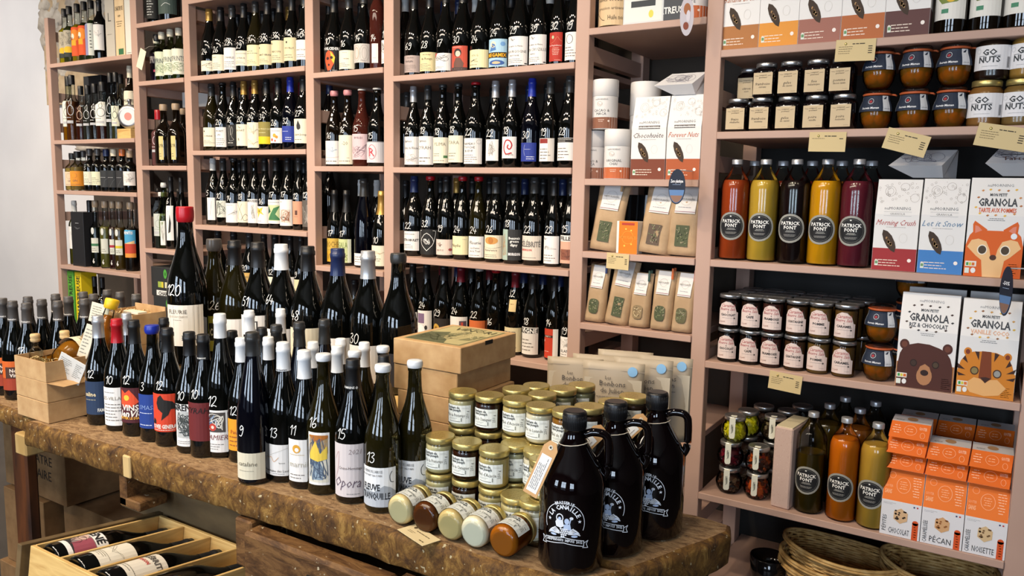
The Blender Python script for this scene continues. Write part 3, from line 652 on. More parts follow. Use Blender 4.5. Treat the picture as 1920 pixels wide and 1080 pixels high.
shelf_row(z5[1], B5, S1, (110, 80), [
 (763, '69', ('blk', .82), 'k', 'grey pink label', ('b5a49e', .08, .37, 60, t_('Cote Rotie', .5, .86, .07), t_('Anthylis', .42, .66, .12, '4a4440'), sm(.08, .45, 5))),
 (792, '28', ('blk', .82), 'k', 'cream label reading le Rouge', ('e2d5a4', .08, .40, 54, t_('vins de pays', .5, .88, .07), t_('de Rouge', .5, .66, .12, '4a3a28', .95), sm(.06, .42, 5))),
 (822, '17', ('blk', .85), 'k', 'white label with red corner', (WHT, .07, .36, 60, ('p', [(0, 1), (.25, 1), (0, .7)], 'c9605c'), ('r', .93, 0, 1, 1, 'b03a44'), ('s', .1, .8, .5, .9, 16, '44464e', .0009, 5), sm(.1, .25, 2))),
 (856, '30', ('blk', .82), 'k', 'red label with portrait drawing', ('c4503c', .04, .45, 48, ('m', .1, .9, .92, .97, 1, 'f0d8cc'), ('e', .45, .72, .22, .17, '2a1c1c', 2), ('e', .47, .68, .15, .12, 'e3c7b4', 3), ('p', [(.2, .3), (.35, .52), (.6, .52), (.8, .3), (.75, .12), (.2, .12)], '6b4a40', 2), ('r', 0, 0, 1, .14, '4a3a38', 3), ('m', .15, .85, .04, .1, 1, 'd9c9b8'))),
 (896, '24', ('blk', .82), 'k', 'pale yellow ANG label', (YEL, .07, .36, 62, t_('A N G', .4, .68, .12, '8a8a70'), ('s', .15, .75, .3, .5, 9, '3a3a30', .0009, 7), sm(.1, .22, 1))),
 (932, '24', ('blk', .82), 'k', 'bright blue comic label', ('a9cfe4', .06, .50, 58, t_('MEGAMIX', .5, .42, .13, 'f0b01e', .98, 1), ('r', .02, .32, .98, .52, '1c1a1c', 2), ('e', .35, .8, .14, .12, 'e9ddc0'), ('p', [(.15, .55), (.3, .85), (.45, .8), (.5, .6)], '4a78b4'), ('e', .8, .82, .11, .08, '6f9fd2'), ('e', .5, .14, .38, .1, '3a5fa0'), ('e', .5, .14, .2, .05, 'c9b894', 3))),
 (970, '29', ('smoke', .84), 'k', 'white label reading BOURGOGNE', (WHT, .06, .51, 62, ('s', .25, .45, .82, .97, 7, '555555'), t_('Les vignes de Mamie', .45, .66, .05), t_('BOURGOGNE', .5, .47, .09, '6a6a66'), t_('PINOT NOIR', .42, .33, .05), sm(.06, .24, 3), ('r', .86, .03, .98, .07, '2a2a2a', 2))),
 (1012, '39', ('blk', .83), 'k', 'white label reading EN CRUZILLE', (WHT, .06, .51, 62, ('s', .25, .45, .82, .97, 7, '555555'), t_('Les vignes de Mamie', .45, .66, .05), t_('EN CRUZILLE', .52, .49, .10, '7a7a74', .96), t_('BLANC', .35, .34, .05), sm(.06, .24, 3), ('r', .86, .03, .98, .07, '2a2a2a', 2))),
 (1047, '32', ('blk', .82), 'k', 'vivid red label with mountain line', ('b02e20', .08, .52, 50, ('e', .35, .83, .09, .06, 'b9c29a'), ('l', [(.2, .62), (.45, .68), (.65, .84), (.85, .72), (1, .7)], 'd98a6a'), t_('Les Regrettieres', .5, .55, .06, 'f4e2da'), ('m', .2, .9, .2, .48, 5, 'eec9bc', 'c'), ('m', .5, .95, .02, .06, 1, 'eec9bc'))),
 (1076, '19', ('blk', .82), 'k', 'white label with round emblem', (WHT, .08, .5, 58, ('o', .4, .75, .2, .16, '444444', .0016), sm(.1, .5, 4)))], ls=.70)
rear_row(z5[1], B5, S1, -2.20, -1.40, 9, caps=('pal', 'blk', 'blk', 'nvy'))
shelf_row(z5[2], B5, S2, (260, 265), [
 (769, '24', ('sil', .81), 'k', 'white JAMES label with landscape', (WHT, .04, .42, 58, t_('James', .35, .84, .09), t_('Cotes du Rhone', .5, .6, .09, '555555'), ('s', .1, .9, .1, .4, 22, 'a09c98', .0008, 3))),
 (796, '18', ('smoke', .83), 'k', 'white label reading SYRAH', (WHT, .04, .42, 56, t_('James', .35, .84, .09), t_('SYRAH', .45, .6, .12, '77726a'), sm(.06, .3, 2))),
 (827, '18', ('smoke', .96, 's'), 'k', 'cream label reading YLIMA', (CREAM, .06, .40, 58, t_('YLIMA', .5, .74, .13, '8a8674', .96), sm(.25, .4, 2), ('r', .72, .2, .95, .3, '4a7a4a'), sm(.06, .14, 1))),
 (856, '18', ('smoke', .96, 's'), 'k', 'cream label reading TARA', (CREAM, .07, .42, 56, t_('TARA', .45, .74, .13, '8a8674'), sm(.2, .38, 2), sm(.08, .14, 1))),
 (891, '22', ('red', .97, 's'), 'k', 'white label reading HAMEAU TOUCHE', (WHT, .05, .38, 60, ('o', .85, .86, .1, .08, '777777'), t_('HAMEAU', .4, .78, .09, '55554f'), t_('TOUCHE', .4, .64, .09, '55554f'), t_('BOEUF', .38, .5, .09, '55554f'), sm(.05, .38, 4))),
 (928, '22', ('sil', .81), 'k', 'narrow white scribble label', (WHT, .09, .36, 44, ('s', .25, .75, .15, .95, 22, '8c8478', .0009, 14))),
 (959, '18', ('sil', .81), 'k', 'white label with red spiral', (WHT, .12, .39, 50, ('l', [(.7, .25), (.35, .2), (.2, .5), (.35, .82), (.6, .8), (.72, .6), (.6, .42), (.45, .5), (.5, .62)], 'b3202c', .005), t_('Grande', .55, .18, .1, '77726a'))),
 (996, '30', ('blu', .80), 'v', 'cobalt blue label', ('20358f', .08, .31, 52, ('l', [(.35, .3), (.28, .6), (.35, .9)], 'd0d8f2', .0008), ('m', .3, .8, .62, .68, 1, 'd0d8f2'), ('m', .45, .95, .08, .3, 2, 'e8ecfa'))),
 (1030, '19', ('smoke', .82), 'k', 'white label with red block', (WHT, .08, .36, 48, ('r', .05, .78, .6, .98, '8f2c26'), ('r', .62, 0, 1, 1, 'd4d0c8'), sm(.06, .6, 4))),
 (1066, '28', ('smoke', .82), 'k', 'white label with black band', (WHT, .09, .36, 56, ('r', 0, .80, 1, .98, '262422'), ('m', .08, .9, .82, .96, 2, 'd8d4cc'), sm(.06, .6, 4)))], ls=.91)
rear_row(z5[2], B5, S2, -2.20, -1.40, 9)
shelf_row(z5[3], B5, S3, (450, 460), [
 (761, '22', ('nvy', .80), 'k', 'white label with black lettering', (WHT, .08, .36, 50, sm(.8, .9, 1), t_('STROBULET', .5, .55, .12, '33332f', .95, 1), sm(.1, .35, 3))),
 (794, '32', ('red', .95, 'w'), 'k', 'black label with white diamond crest', ('161616', .04, .40, 60, ('l', [(.5, .15), (.15, .5), (.5, .85), (.85, .5), (.5, .15)], 'e8e8e4', .0022), ('s', .3, .7, .3, .7, 14, 'e8e8e4', .0014, 6), ('l', [(.15, .5), (.05, .9), (.2, .95)], 'e8e8e4', .002), ('l', [(.85, .5), (.95, .9), (.8, .95)], 'e8e8e4', .002))),
 (824, '19', ('blk', .82), 'k', 'short pinkish label', ('dccbc0', .05, .27, 58, ('s', .2, .45, .5, .85, 12, '6a5a50', .0009), t_('MOTUS', .35, .3, .11), ('e', .88, .35, .1, .09, 'a04a4a'))),
 (860, '24', ('red', .95, 'w'), 'k', 'plain cream label reading Naylie', (YEL, .07, .33, 60, t_('Naylie', .35, .5, .17, '4a4a40', .6, 0, .2), ('m', .7, .95, .8, .86, 1, '8a8a7a'))),
 (890, '24', ('red', .95, 'w'), 'o', 'white label reading Fleurie', (WHT, .05, .34, 54, t_('Fleurie', .5, .7, .16, '3a3a38', .8, 0, .2), t_('La Dame', .5, .45, .09, '4a4a48', .8, 0, .2), t_('de la Tour', .5, .3, .09, '4a4a48', .8, 0, .2), sm(.05, .14, 1))),
 (924, '26', ('smoke', .81), 'k', 'cream label with orange oval', ('e6dcc2', .05, .37, 62, ('e', .45, .77, .32, .16, 'd39a52'), ('e', .45, .77, .12, .14, 'b87838', 3), ('l', [(.05, .5), (.5, .44), (.95, .52)], '4a4440', .0007), t_('Reverence', .45, .37, .1, '5a544c', .8, 0, .3), sm(.05, .2, 2))),
 (961, '18', ('blk', .82), 'k', 'black and teal split label', ('2a2b2c', .05, .46, 60, ('r', 0, 0, .38, 1, 'a9bfb2'), ('s', .03, .35, .1, .9, 16, 'c08a58', .0012, 9), t_('Beauvais', .68, .72, .08, 'f0f0ea', .5, 1), t_('grosse', .68, .62, .08, 'f0f0ea', .45, 1), t_('dIgny', .66, .5, .08, 'f0f0ea', .4, 1), t_('MORGON', .68, .2, .09, 'ffffff', .52, 1))),
 (998, '22', ('smoke', .82), 'k', 'beige label reading CELEBRITE', ('ddd3c4', .07, .39, 62, t_('C\u00c9L\u00c9BRIT\u00c9', .48, .66, .22, '7a7670', .97, 1), t_('MORGON', .35, .42, .09, 'c03c30', .5, 1), sm(.06, .14, 1))),
 (1037, '22', ('blk', .80), 'k', 'broad white label with fine script', (WHT, .04, .40, 62, ('s', .05, .35, .85, .97, 6, '55554f'), ('s', .15, .85, .5, .65, 14, '7a7a76', .0007, 8), sm(.06, .35, 3))),
 (1068, '15', ('blk', .82), 'k', 'pink and brown picture label', ('d5a78e', .06, .42, 56, ('r', 0, .78, 1, 1, 'e8e4dc'), t_('FILLES', .5, .89, .14, '26221e', .95, 1), ('r', .1, .12, .9, .5, '8a5440'), ('s', .1, .9, .15, .5, 10, '5a3428', .0014)))], ls=.87)
rear_row(z5[3], B5, S3, -2.20, -1.40, 9, caps=('gld', 'blk', 'blk', 'blk', 'nvy'))
shelf_row(z5[4], B5, S4, (600, 620), [
 (772, None, ('blk', .8), 'k', 'white label cut off by the big bottle', (WHT, .08, .36, 50)),
 (798, '24', ('blk', .8), 'k', 'white label with purple figure', (WHT, .04, .40, 58, ('r', .08, .55, .55, .9, '7d6685'), ('e', .35, .3, .25, .22, 'f2f2f2', 3), ('o', .35, .3, .25, .22, '2a2a2a'), ('e', .65, .4, .08, .08, '2a2a2a', 4))),
 (832, '29', ('blk', .8), 'k', 'black label with gold medal', ('221c18', .04, .33, 58, ('e', .3, .55, .2, .22, 'c39a3c'), ('e', .3, .55, .1, .1, '8a6420', 3))),
 (864, '24', ('mar', .80), 'k', 'white label with small stamp', (WHT, .04, .38, 62, ('r', .62, .62, .95, .85, '5a4a58'), ('r', .7, .66, .8, .8, 'c04a3a', 2), sm(.1, .3, 3))),
 (898, '22', ('pal', .955, 's'), 'k', 'orange label', ('cf6a34', .04, .36, 60, ('m', .2, .8, .5, .6, 1, 'f0c8a8'))),
 (929, '16', ('red', .95, 'w'), 'k', 'bare dark front, wax top', ('1b1b1b', .05, .2, 40)),
 (965, '32', ('mar', .80), 'k', 'cream label and parchment shield', [('dccfa6', .04, .33, 62, sm(.1, .9, 5)), ('d9c08a', .52, .66, 22, ('m', .2, .8, .55, .7, 1, '6a5428'))]),
 (998, '18', ('blk', .8), 'k', 'black and white VIGNE label', ('e2e0da', .04, .36, 58, ('r', .02, .78, .98, .97, '201e1c'), t_('VIGNE', .5, .875, .16, 'f4f4f0', .9, 1), sm(.1, .6, 4))),
 (1038, '14', ('blk', .8), 'k', 'red and white split label', ('c23a20', .03, .37, 56, ('r', .68, 0, 1, 1, 'e6e4de'), ('r', 0, .70, .68, .78, '3a1c14'), t_('VINETO', .35, .74, .05, 'f0dccf', .5), ('r', .03, .55, .12, .62, 'f2d8cc'), ('m', .1, .6, .2, .25, 1, 'f2d8cc'))),
 (1068, '19', ('blk', .8), 'k', 'white label with grey flowers', (WHT, .03, .30, 56, ('s', .1, .9, .55, .95, 18, '88847c'), t_('BLANC', .5, .4, .12), sm(.1, .3, 2)))], h=.345)
rear_row(z5[4], B5, S4, -2.20, -1.40, 9, caps=('blk', 'nvy', 'mar'))

# ================================================================ spirits bays
B1, B2 = 'left spirits bay', 'narrow spirits bay'
z1, z2 = BAYS[0][1], BAYS[1][1]
def spirit(px, py, z, what, loc, Y=2.68, **k):
    p = onY(px, py, Y); h = k.pop('h'); k.setdefault('name', 'spirit_bottle')
    bi = BX['left spirits bay' if 'left spirits' in loc else 'narrow spirits bay']; p.x = min(max(p.x, bi[0]+k['r']+.002), bi[1]-k['r']-.002)
    return bottle((p.x, Y, z), '%s, %s' % (what, loc), h=h, group=k.pop('group', 'spirit bottles on the left shelves'), **k)
def sp_row(z, py, loc, rows, Y=2.68):
    for i, q in enumerate(rows): spirit(q[0], py, z, q[1], ORD[i+1]+' from left, '+loc, Y+q[2].pop('dy', 0), **q[2])
lemon = ('b9b19c', .12, .58, 62, ('s', .1, .9, .45, .95, 20, '6b675c', .0012, 3), ('e', .5, .28, .42, .12, 'e5b822'), ('r', 0, 0, 1, .17, '26302e', 3), ('m', .1, .9, .04, .12, 1, 'e8e8e0'))
orang = ('e0521a', .12, .60, 64, ('e', .4, .72, .38, .2, 'f08a1e'), ('e', .25, .68, .14, .1, 'f2e4d0', 3), ('r', .1, .36, .5, .55, 'f0a81e', 3), ('e', .2, .6, .06, .05, '2a2a2a', 4))
sp_row(z1[0], 75, 'top shelf, '+B1, [
 (115, 'yellow-filled bottle, grey label with lemon', dict(h=.33, r=.037, kind='tall', g='c', cap=('blk', .86), lab=lemon, liq=('b0a018', .66, .35))),
 (132, 'olive-filled bottle, grey label with lemon', dict(h=.34, r=.037, kind='tall', g='c', cap=('blk', .86), lab=lemon, liq=('3d4420', .66, .35))),
 (147, 'yellow-topped bottle with orange figure label', dict(h=.345, r=.037, kind='tall', g='c', cap=('blk', .86), lab=orang, liq=('9a8412', .66, .35))),
 (160, 'dark olive bottle with orange figure label', dict(h=.35, r=.037, kind='tall', g='c', cap=('blk', .86), lab=orang, liq=('2f3418', .66, .35))),
 (173, 'green bottle with blue and white label', dict(h=.35, r=.037, kind='tall', g='c', cap=('blk', .87), lab=('d7dcd2', .1, .62, 54, ('r', 0, 0, .35, 1, '8c8cb4'), ('m', .5, .7, .2, .8, 6, '444444')), liq=('2c3a1e', .68, .35))),
 (188, 'dark bottle with plain white label', dict(h=.35, r=.035, kind='bord', g='k', cap=('blk', .8), lab=(WHT, .17, .58, 56, ('s', .2, .8, .5, .8, 10, '9a9a9a'))))])
def carton(px, py, z, w, d, h, label, name, mt, cat='box', items=(), Y=None, rz=0, group=None, top=None, parts=None):
    Y = Y or 2.62; p = onY(px, py, Y)
    t = thing(name, label, cat, (p.x, Y+d/2, z), rz, group); mb = MB()
    mb.bev(-w/2, -d/2, 0, w/2, d/2, h, mt, .0015); mb.build('carton', t)
    if items:
        mb = MB(); pr = Pr(mb, flat((0, -d/2, 0), (1, 0, 0), (0, 0, 1))); deco(pr, w, h, 0, items); mb.build('print', t)
    return t
carton(206, 55, z1[0], .085, .08, .40, 'tall grey gift box with letter L, top shelf of left spirits bay', 'gift_box', mat('bdb8ac', .7), items=(('t', 'L', .5, .55, .12, '6f6b62'), ('t', 'C', .5, .8, .03, '9a968c'), ('m', .2, .8, .3, .33, 1, '8f8b82')), group='gift boxes')
carton(224, 48, z1[0], .085, .08, .46, 'tall pale wooden gift case reading CHARTREUSE, top shelf of left spirits bay', 'gift_box', noisy('pale_veneer', [(.3, 'dcc096'), (.7, 'e8cfa6')], (30, 30, 3), .5, .05),
       items=(('o', .5, .78, .2, .08, '55492f', .002), ('l', [(.5, .88), (.5, .7)], '55492f', .0016), ('l', [(.35, .8), (.65, .8)], '55492f', .0016), ('t', 'CHARTREUSE', .5, .56, .05, '4a4030', .85), ('t', 'VEP', .5, .47, .025, '6a5a3c', .3), ('m', .15, .85, .34, .42, 3, '6a5a3c', 'c'), ('r', .3, .02, .85, .09, '2f6a45')), group='gift boxes')
carton(241, 42, z1[0], .07, .075, .46, 'tall white gift box numbered 47 beside the wooden case', 'gift_box', mat('dcdcd2', .6), items=(('t', '1747', .55, .72, .06, '8a8a84'), ('m', .2, .8, .02, .04, 1, '77776f')), group='gift boxes')
def flask(a, b):   # printed alembic drawing
    return ('l', [(.5, .95), (.42, .82), (.5, .72), (.58, .82), (.5, .95)], b, .0018)
def alembic(bg, ink, v0=.22, v1=.66, ha=50): return (bg, v0, v1, ha, ('l', [(.5, .97), (.38, .82), (.5, .72), (.62, .82), (.5, .97)], ink, .002), ('o', .5, .55, .27, .17, ink, .003), ('m', .1, .75, .26, .34, 1, ink), ('r', .08, .10, .7, .2, 'b9bcc0', 2))
a_ = lambda ink='c9ccd0': alembic('none', ink)
wl = alembic('e6e6da', '5d615c', .22, .62, 52)
sp_row(z1[1], 210, 'second shelf, '+B1, [
 (113, 'amber spirit with clear frosted print', dict(h=0.385, r=.037, kind='tall', g='c', cap=('blk', .86), lab=a_(), liq=('8f7a1c', .6, .45))),
 (124, 'amber spirit with white alembic label', dict(h=0.385, r=.038, kind='tall', g='c', cap=('blk', .86), lab=wl, liq=('c07a14', .6, .45))),
 (137, 'brown spirit with frosted round print', dict(h=0.391, r=.038, kind='tall', g='c', cap=('blk', .86), lab=a_(), liq=('6a3a18', .6, .4))),
 (153, 'short red-brown spirit bottle', dict(h=0.322, r=.034, kind='tall', g='c', cap=('blk', .84), lab=a_('d9b9a0'), liq=('4a2216', .62, .35))),
 (166, 'short smoky spirit bottle, pale print', dict(h=0.322, r=.034, kind='tall', g='c', cap=('blk', .84), lab=a_(), liq=('3c3c34', .62, .5))),
 (179, 'short dark spirit bottle, white print', dict(h=0.328, r=.034, kind='tall', g='c', cap=('blk', .84), lab=a_('e0e2e4'), liq=('20160f', .62, .3))),
 (194, 'stout bottle with large white alembic label', dict(h=0.333, r=.043, kind='tall', g='c', cap=('blk', .84), lab=alembic('e9e9e2', '5d615c', .24, .66, 58), liq=('3e1c12', .62, .3))),
 (209, 'grey-tinted slim bottle with pale ring print', dict(h=0.380, r=.031, kind='tall', g='c', cap=('blk', .86), lab=a_(), liq=('33342c', .5, .5))),
 (219, 'slim bottle with narrow cream label', dict(h=0.380, r=.031, kind='tall', g='c', cap=('blk', .86), lab=alembic('e2e4cc', '5d615c', .2, .5, 44), liq=('4a4a28', .5, .5))),
 (229, 'slim dark bottle with faint ring print', dict(h=0.380, r=.031, kind='tall', g='c', cap=('blk', .86), lab=a_(), liq=('1d1a14', .5, .4), dy=.06)),
 (246, 'whisky bottle with cream paper label', dict(h=0.414, r=.036, kind='bord', g='n', cap=('cream', .84), lab=('e4dcc4', .2, .66, 56, t_('MALT', .5, .7, .1), sm(.2, .5, 3)), dy=.03))])
p = onY(172, 160, 2.86); carton(173, 160, z1[1], .19, .10, .40, 'black carton standing behind short spirit bottles', 'gift_box', mat('101014', .5), Y=2.78, group='gift boxes')
p = onY(232, 250, 2.615); t = thing('wooden_block', 'small pine block under the silver flask', 'block', (p.x, 2.645, z1[1])); boxobj('block', (-.065, -.03, 0), (.065, .03, .055), M_PINE, t, .002)
t = thing('pocket_flask', 'round silver pocket flask on the pine block', 'flask', (p.x+.01, 2.65, z1[1]+.0555), .5)
mb = MB(); MX = Matrix.Translation((0, 0, .068)) @ Matrix.Rotation(PI/2, 4, 'X'); mb.lathe([(-.02, .05), (-.017, .062), (-.008, .068), (.008, .068), (.017, .062), (.02, .05)], M_SILVER, 28, M=MX); mb.build('body', t)
mb = MB(); mb.lathe([(.0204, .046), (.0206, .046)], mat('efe6e2', .5, name='enamel_disc'), 24, M=MX); mb.lathe([(.0208, .022), (.0209, .022)], mat('d88a80', .5, name='pink_emblem'), 16, M=MX); mb.build('emblem_disc', t)
mb = MB(); mb.lathe([(.134, .009), (.15, .009), (.151, .012), (.165, .012), (.166, .006)], M_SILVER, 14); mb.build('screw_cap', t)
def l3(bg, ink='555555'): return (bg, .12, .5, 60, ('o', .4, .7, .2, .18, ink), t_('GIN', .45, .35, .14, ink), ('m', .1, .8, .05, .15, 1, ink))
sp_row(z1[2], 335, 'third shelf, '+B1, [
 (131, 'round gin bottle with pale peach label', dict(h=.225, r=.044, kind='apo', g='c', cap=('blk', .84, 's'), lab=l3('e8c9a8'), liq=('c9b06a', .6, .6))),
 (147, 'round gin bottle with orange label', dict(h=.235, r=.044, kind='apo', g='c', cap=('blk', .84, 's'), lab=l3('e8962a'), liq=('b9a060', .6, .6))),
 (158, 'bottle with golden honey label and red seal', dict(h=.24, r=.036, kind='apo', g='c', cap=('gry', .84, 's'), lab=('cf9a34', .08, .5, 60, ('e', .4, .86, .22, .14, 'a8202a'), sm(.1, .6, 4)), liq=('8a6a28', .6, .4), dy=.03)),
 (170, 'dark bottle, cream label, grey stopper', dict(h=.25, r=.037, kind='apo', g='k', cap=('gry', .84, 's'), price='5', lab=('e6e8d2', .14, .46, 62, ('o', .3, .7, .1, .1, '777777'), sm(.1, .5, 3)))),
 (185, 'dark bottle, cream label, grey-brown stopper', dict(h=.25, r=.037, kind='apo', g='k', cap=('gry', .84, 's'), lab=('e6e8c8', .14, .46, 62, sm(.1, .6, 4)))),
 (201, 'black bottle with blue-grey stopper', dict(h=.245, r=.037, kind='apo', g='k', cap=('nvy', .84, 's'), lab=('2c3034', .1, .5, 58, ('m', .1, .7, .55, .62, 1, 'b9bcc0'), ('l', [(.4, 0), (.5, .4), (.7, .5)], '6a6e72')))),
 (215, 'black bottle with pale green stopper', dict(h=.245, r=.037, kind='apo', g='k', cap=('cream', .84, 's'), lab=('24282c', .1, .5, 58, ('m', .1, .7, .55, .62, 1, 'b9bcc0'), ('l', [(.3, 0), (.5, .3), (.7, .5)], '6a6e72')))),
 (231, 'black bottle with orange stopper', dict(h=.245, r=.037, kind='apo', g='k', cap=('org', .84, 's'), lab=('2a2c30', .1, .5, 58, ('m', .1, .7, .55, .62, 1, 'b9bcc0'), ('l', [(.2, 0), (.5, .4), (.6, .5)], '6a6e72')))),
 (245, 'dark bottle with wide white printed label', dict(h=.235, r=.038, kind='apo', g='k', cap=('tan', .84, 's'), lab=(WHT, .16, .5, 62, ('s', .1, .9, .2, .9, 24, '8c8c88', .0008)))),
])
def liqueur(px, what, liq, g, band, h=.40, r=.036, **k):
    return (px, what, dict(h=h, r=r, kind='tall', g=g, cap=('tan', .9, 's'), lab=[('none', .1, .62, 50, ('e', .35, .86, .16, .1, 'd8dcd8'), ('l', [(.3, .62), (.7, .66)], 'e8e8e4', .002)), (k.get('bg', 'd9dccf'), .22, .44, 34, ('r', 0, .45, 1, .62, band, 2), sm(.1, .35, 2)), ('none', .05, .14, 40, t_('6', .3, .5, .8, 'e0e0da', .3, 1))], liq=liq))
sp_row(z1[3], 440, 'fourth shelf, '+B1, [
 (132, 'clear bottle with white leaf label', dict(h=0.393, r=.036, kind='bord', g='c', cap=('pal', .84), lab=(WHT, .25, .6, 60, ('s', .3, .7, .2, .9, 14, '9aa09a')), liq=('6f6a1c', .6, .5))),
 (170, 'slim black bottle with round white sticker', dict(h=0.399, r=.032, kind='tall', g='k', cap=('blk', .85), lab=[('e6e6e0', .27, .52, 26, sm(.1, .8, 3)), ('none', .56, .66, 25, ('e', .6, .5, .4, .5, 'e6e6e0'))])),
 liqueur(181, 'liqueur with green band label', ('12160c', .6, .2), 'c', '3c7a54'), liqueur(199, 'pale olive liqueur with plain label', ('7a7434', .62, .3), 'c', 'd9dccf'),
 liqueur(213, 'red-brown liqueur with crimson band', ('3a1612', .62, .2), 'c', 'b03040', r=.028), liqueur(226, 'amber liqueur with yellow band', ('5a4418', .62, .3), 'c', 'd8c21e'),
 (246, 'dark liqueur with blue and orange picture label', dict(h=0.399, r=.036, kind='tall', g='c', cap=('tan', .9, 's'), liq=('1c1410', .62, .2), lab=('4aa3d0', .2, .6, 60, t_('MENTIS', .4, .9, .1, 'f0f0f0', .8, 1), ('r', 0, .15, 1, .5, 'c0402a'), ('p', [(0, .5), (.4, .55), (.9, .62), (.9, .5)], 'e8c890'), ('r', 0, 0, 1, .15, 'e8963c')))),
 (254, 'last liqueur bottle against the post', dict(h=0.393, r=.03, kind='tall', g='c', cap=('tan', .9, 's'), liq=('5a3a14', .62, .3), lab=(WHT, .22, .5, 40), dy=.06))])
carton(147, 470, z1[3], .135, .09, .33, 'matt black carton on fourth shelf, left spirits bay', 'gift_box', mat('1b1c20', .5), items=(('m', .3, .7, .78, .81, 1, 'b9bcc0', 'c'), ('s', .3, .7, .68, .74, 8, '8f9298', .001)), group='gift boxes')
gb = [(133, 'green', '5aa83a', 'CHARTREUSE'), (147, 'yellow', 'e3c81c', 'CHARTREUSE')]
for px, cn, hx, tx in gb:
    p = onY(px, 545, 2.63)
    t = thing('gift_box', 'upright %s gift box reading CHARTREUSE, bottom of left spirits bay' % cn, 'box', (p.x, 2.68, .62), 0, 'gift boxes'); mb = MB(); mb.bev(-.034, -.05, 0, .034, .05, .37, mat(hx, .5), .0015); mb.build('carton', t)
    mb = MB(); pr = Pr(mb, flat((0, -.05, 0), (1, 0, 0), (0, 0, 1))); pr.text(tx, 0, .21, .035, INK('1c2c14'), 1, .27, 1, 0, PI/2); mb.build('print', t)
for px, cn in ((165, 'blue'), (178, 'amber'), (192, 'dark')):
    p = onY(px, 545, 2.7); bottle((p.x, 2.7, .62), '%s spirit bottle on bottom shelf of left spirits bay' % cn, 'tall', .34, .033, {'blue': 'v', 'amber': 'n', 'dark': 'k'}[cn], ('blu' if cn == 'blue' else 'blk', .82), name='spirit_bottle', group='bottom shelf spirits')
# --- narrow spirits bay
sp_row(z2[0], 20, 'top shelf, '+B2, [
 (266, 'dark vermouth bottle with white print', dict(h=.31, r=.038, kind='bord', g='k', cap=('blk', .85), lab=('1e201e', .1, .55, 52, ('m', .1, .8, .1, .9, 8, 'c9ccc8')))),
 (285, 'clear bottle with blue mountain print', dict(h=.30, r=.036, kind='tall', g='c', cap=('blk', .85), lab=[('none', .2, .5, 56, ('l', [(0, .2), (.3, .7), (.45, .4), (.7, .8), (1, .3)], '5a6ea0', .003), t_('VERCORS', .5, .15, .2, 'd8d8d4'))], liq=('7a5a1c', .5, .4))),
 (318, 'broad bottle with dark green label', dict(h=.33, r=.055, kind='bord', g='k', cap=('blk', .85), lab=('41524c', .12, .6, 62, ('m', .2, .8, .5, .9, 5, 'd0d8d0', 'c'), ('l', [(.3, .25), (.5, .35), (.7, .3)], 'e8ece8', .002))))])
hs = lambda bg: (bg, .12, .60, 62, t_('SPRINTS', .5, .62, .2, '5a5e66', .9, 0), ('s', .1, .95, .1, .45, 26, '6a8a5a', .001, 5))
sp_row(z2[1], 115, 'second shelf, '+B2, [
 (271, 'green bottle with pale wooden stopper', dict(h=0.246, r=.034, kind='spirit', g='g', cap=('cream', .86, 's'), lab=None, liq=('1e2226', .55, .3))),
 (288, 'violet-black bottle with outlined lettering', dict(h=0.258, r=.038, kind='spirit', g='c', cap=('blk', .86, 's'), lab=[('none', .38, .56, 56, t_('SPRINTS', .5, .5, .8, 'e4e2e8', .95)), ('none', .2, .28, 20, ('r', .2, .2, .8, .8, 'd0506a'))], liq=('1c1024', .6, .2))),
 (305, 'gin with pale green botanical label', dict(h=0.267, r=.039, kind='spirit', g='g', cap=('cream', .86, 's'), lab=hs('dde6c8'), liq=('4a5a28', .5, .5))),
 (321, 'gin with leafy cream green label', dict(h=0.275, r=.039, kind='spirit', g='g', cap=('cream', .86, 's'), lab=hs('e2e8d0'), liq=('3c4a28', .5, .5))),
 (337, 'gin with cream label beside the post', dict(h=0.275, r=.039, kind='spirit', g='g', cap=('cream', .86, 's'), lab=hs('e6e6d2'), liq=('4a5a28', .5, .5)))], Y=2.69)
t = thing('paper_tag', 'cream paper tag hanging from the green bottle, narrow spirits bay', 'tag', onY(265, 110, 2.585), (0, .45, 0)); mb = MB(); mb.bev(-.027, -.0006, -.055, .027, .0006, .05, mat('e8e2c8', .7, name='cream_card'), .0004); mb.build('card', t); mb = MB(); mb.tube([(0, 0, .047), (.01, .02, .075), (.012, .065, .085)], .0008, M_STRING, 5); mb.build('string', t)
sp_row(z2[2], 280, 'third shelf, '+B2, [
 (286, 'pink liqueur with alembic print, red cap', dict(h=0.305, r=.040, kind='tall', g='c', cap=('red', .83), lab=alembic('none', 'e6d6da', .2, .66, 50), liq=('8a5a5c', .64, .35))),
 (309, 'brown round-shouldered bottle, narrow yellow label', dict(h=0.333, r=.050, kind='round', g='n', cap=('tan', .90, 's'), lab=('d8c98a', .10, .48, 14, t_('LYR', .5, .6, .14, '3a3428'), sm(.1, .3, 2)))),
 (332, 'brown liqueur bottle, narrow yellow label, wood stopper', dict(h=0.333, r=.050, kind='round', g='n', cap=('tan', .90, 's'), lab=('d8c98a', .10, .48, 14, t_('LYR', .5, .6, .14, '3a3428'), sm(.1, .3, 2)))),
 (345, 'brown bottle half behind the post', dict(h=0.316, r=.034, kind='round', g='n', cap=('tan', .90, 's'), dy=.08))], Y=2.68)
c = carton(317, 190, z2[2]+.31, .30, .11, .085, 'white carton lying above the brown bottles', 'carton', mat('d4d2cc', .7), Y=2.83, group='gift boxes'); c.location.z = z2[2]+.333; c.location.x = -3.846
boxobj('inner_stand', (-.13, -.03, -.332), (-.09, .03, -.001), M_PAINT, c); boxobj('inner_stand', (.09, -.03, -.332), (.13, .03, -.001), M_PAINT, c)
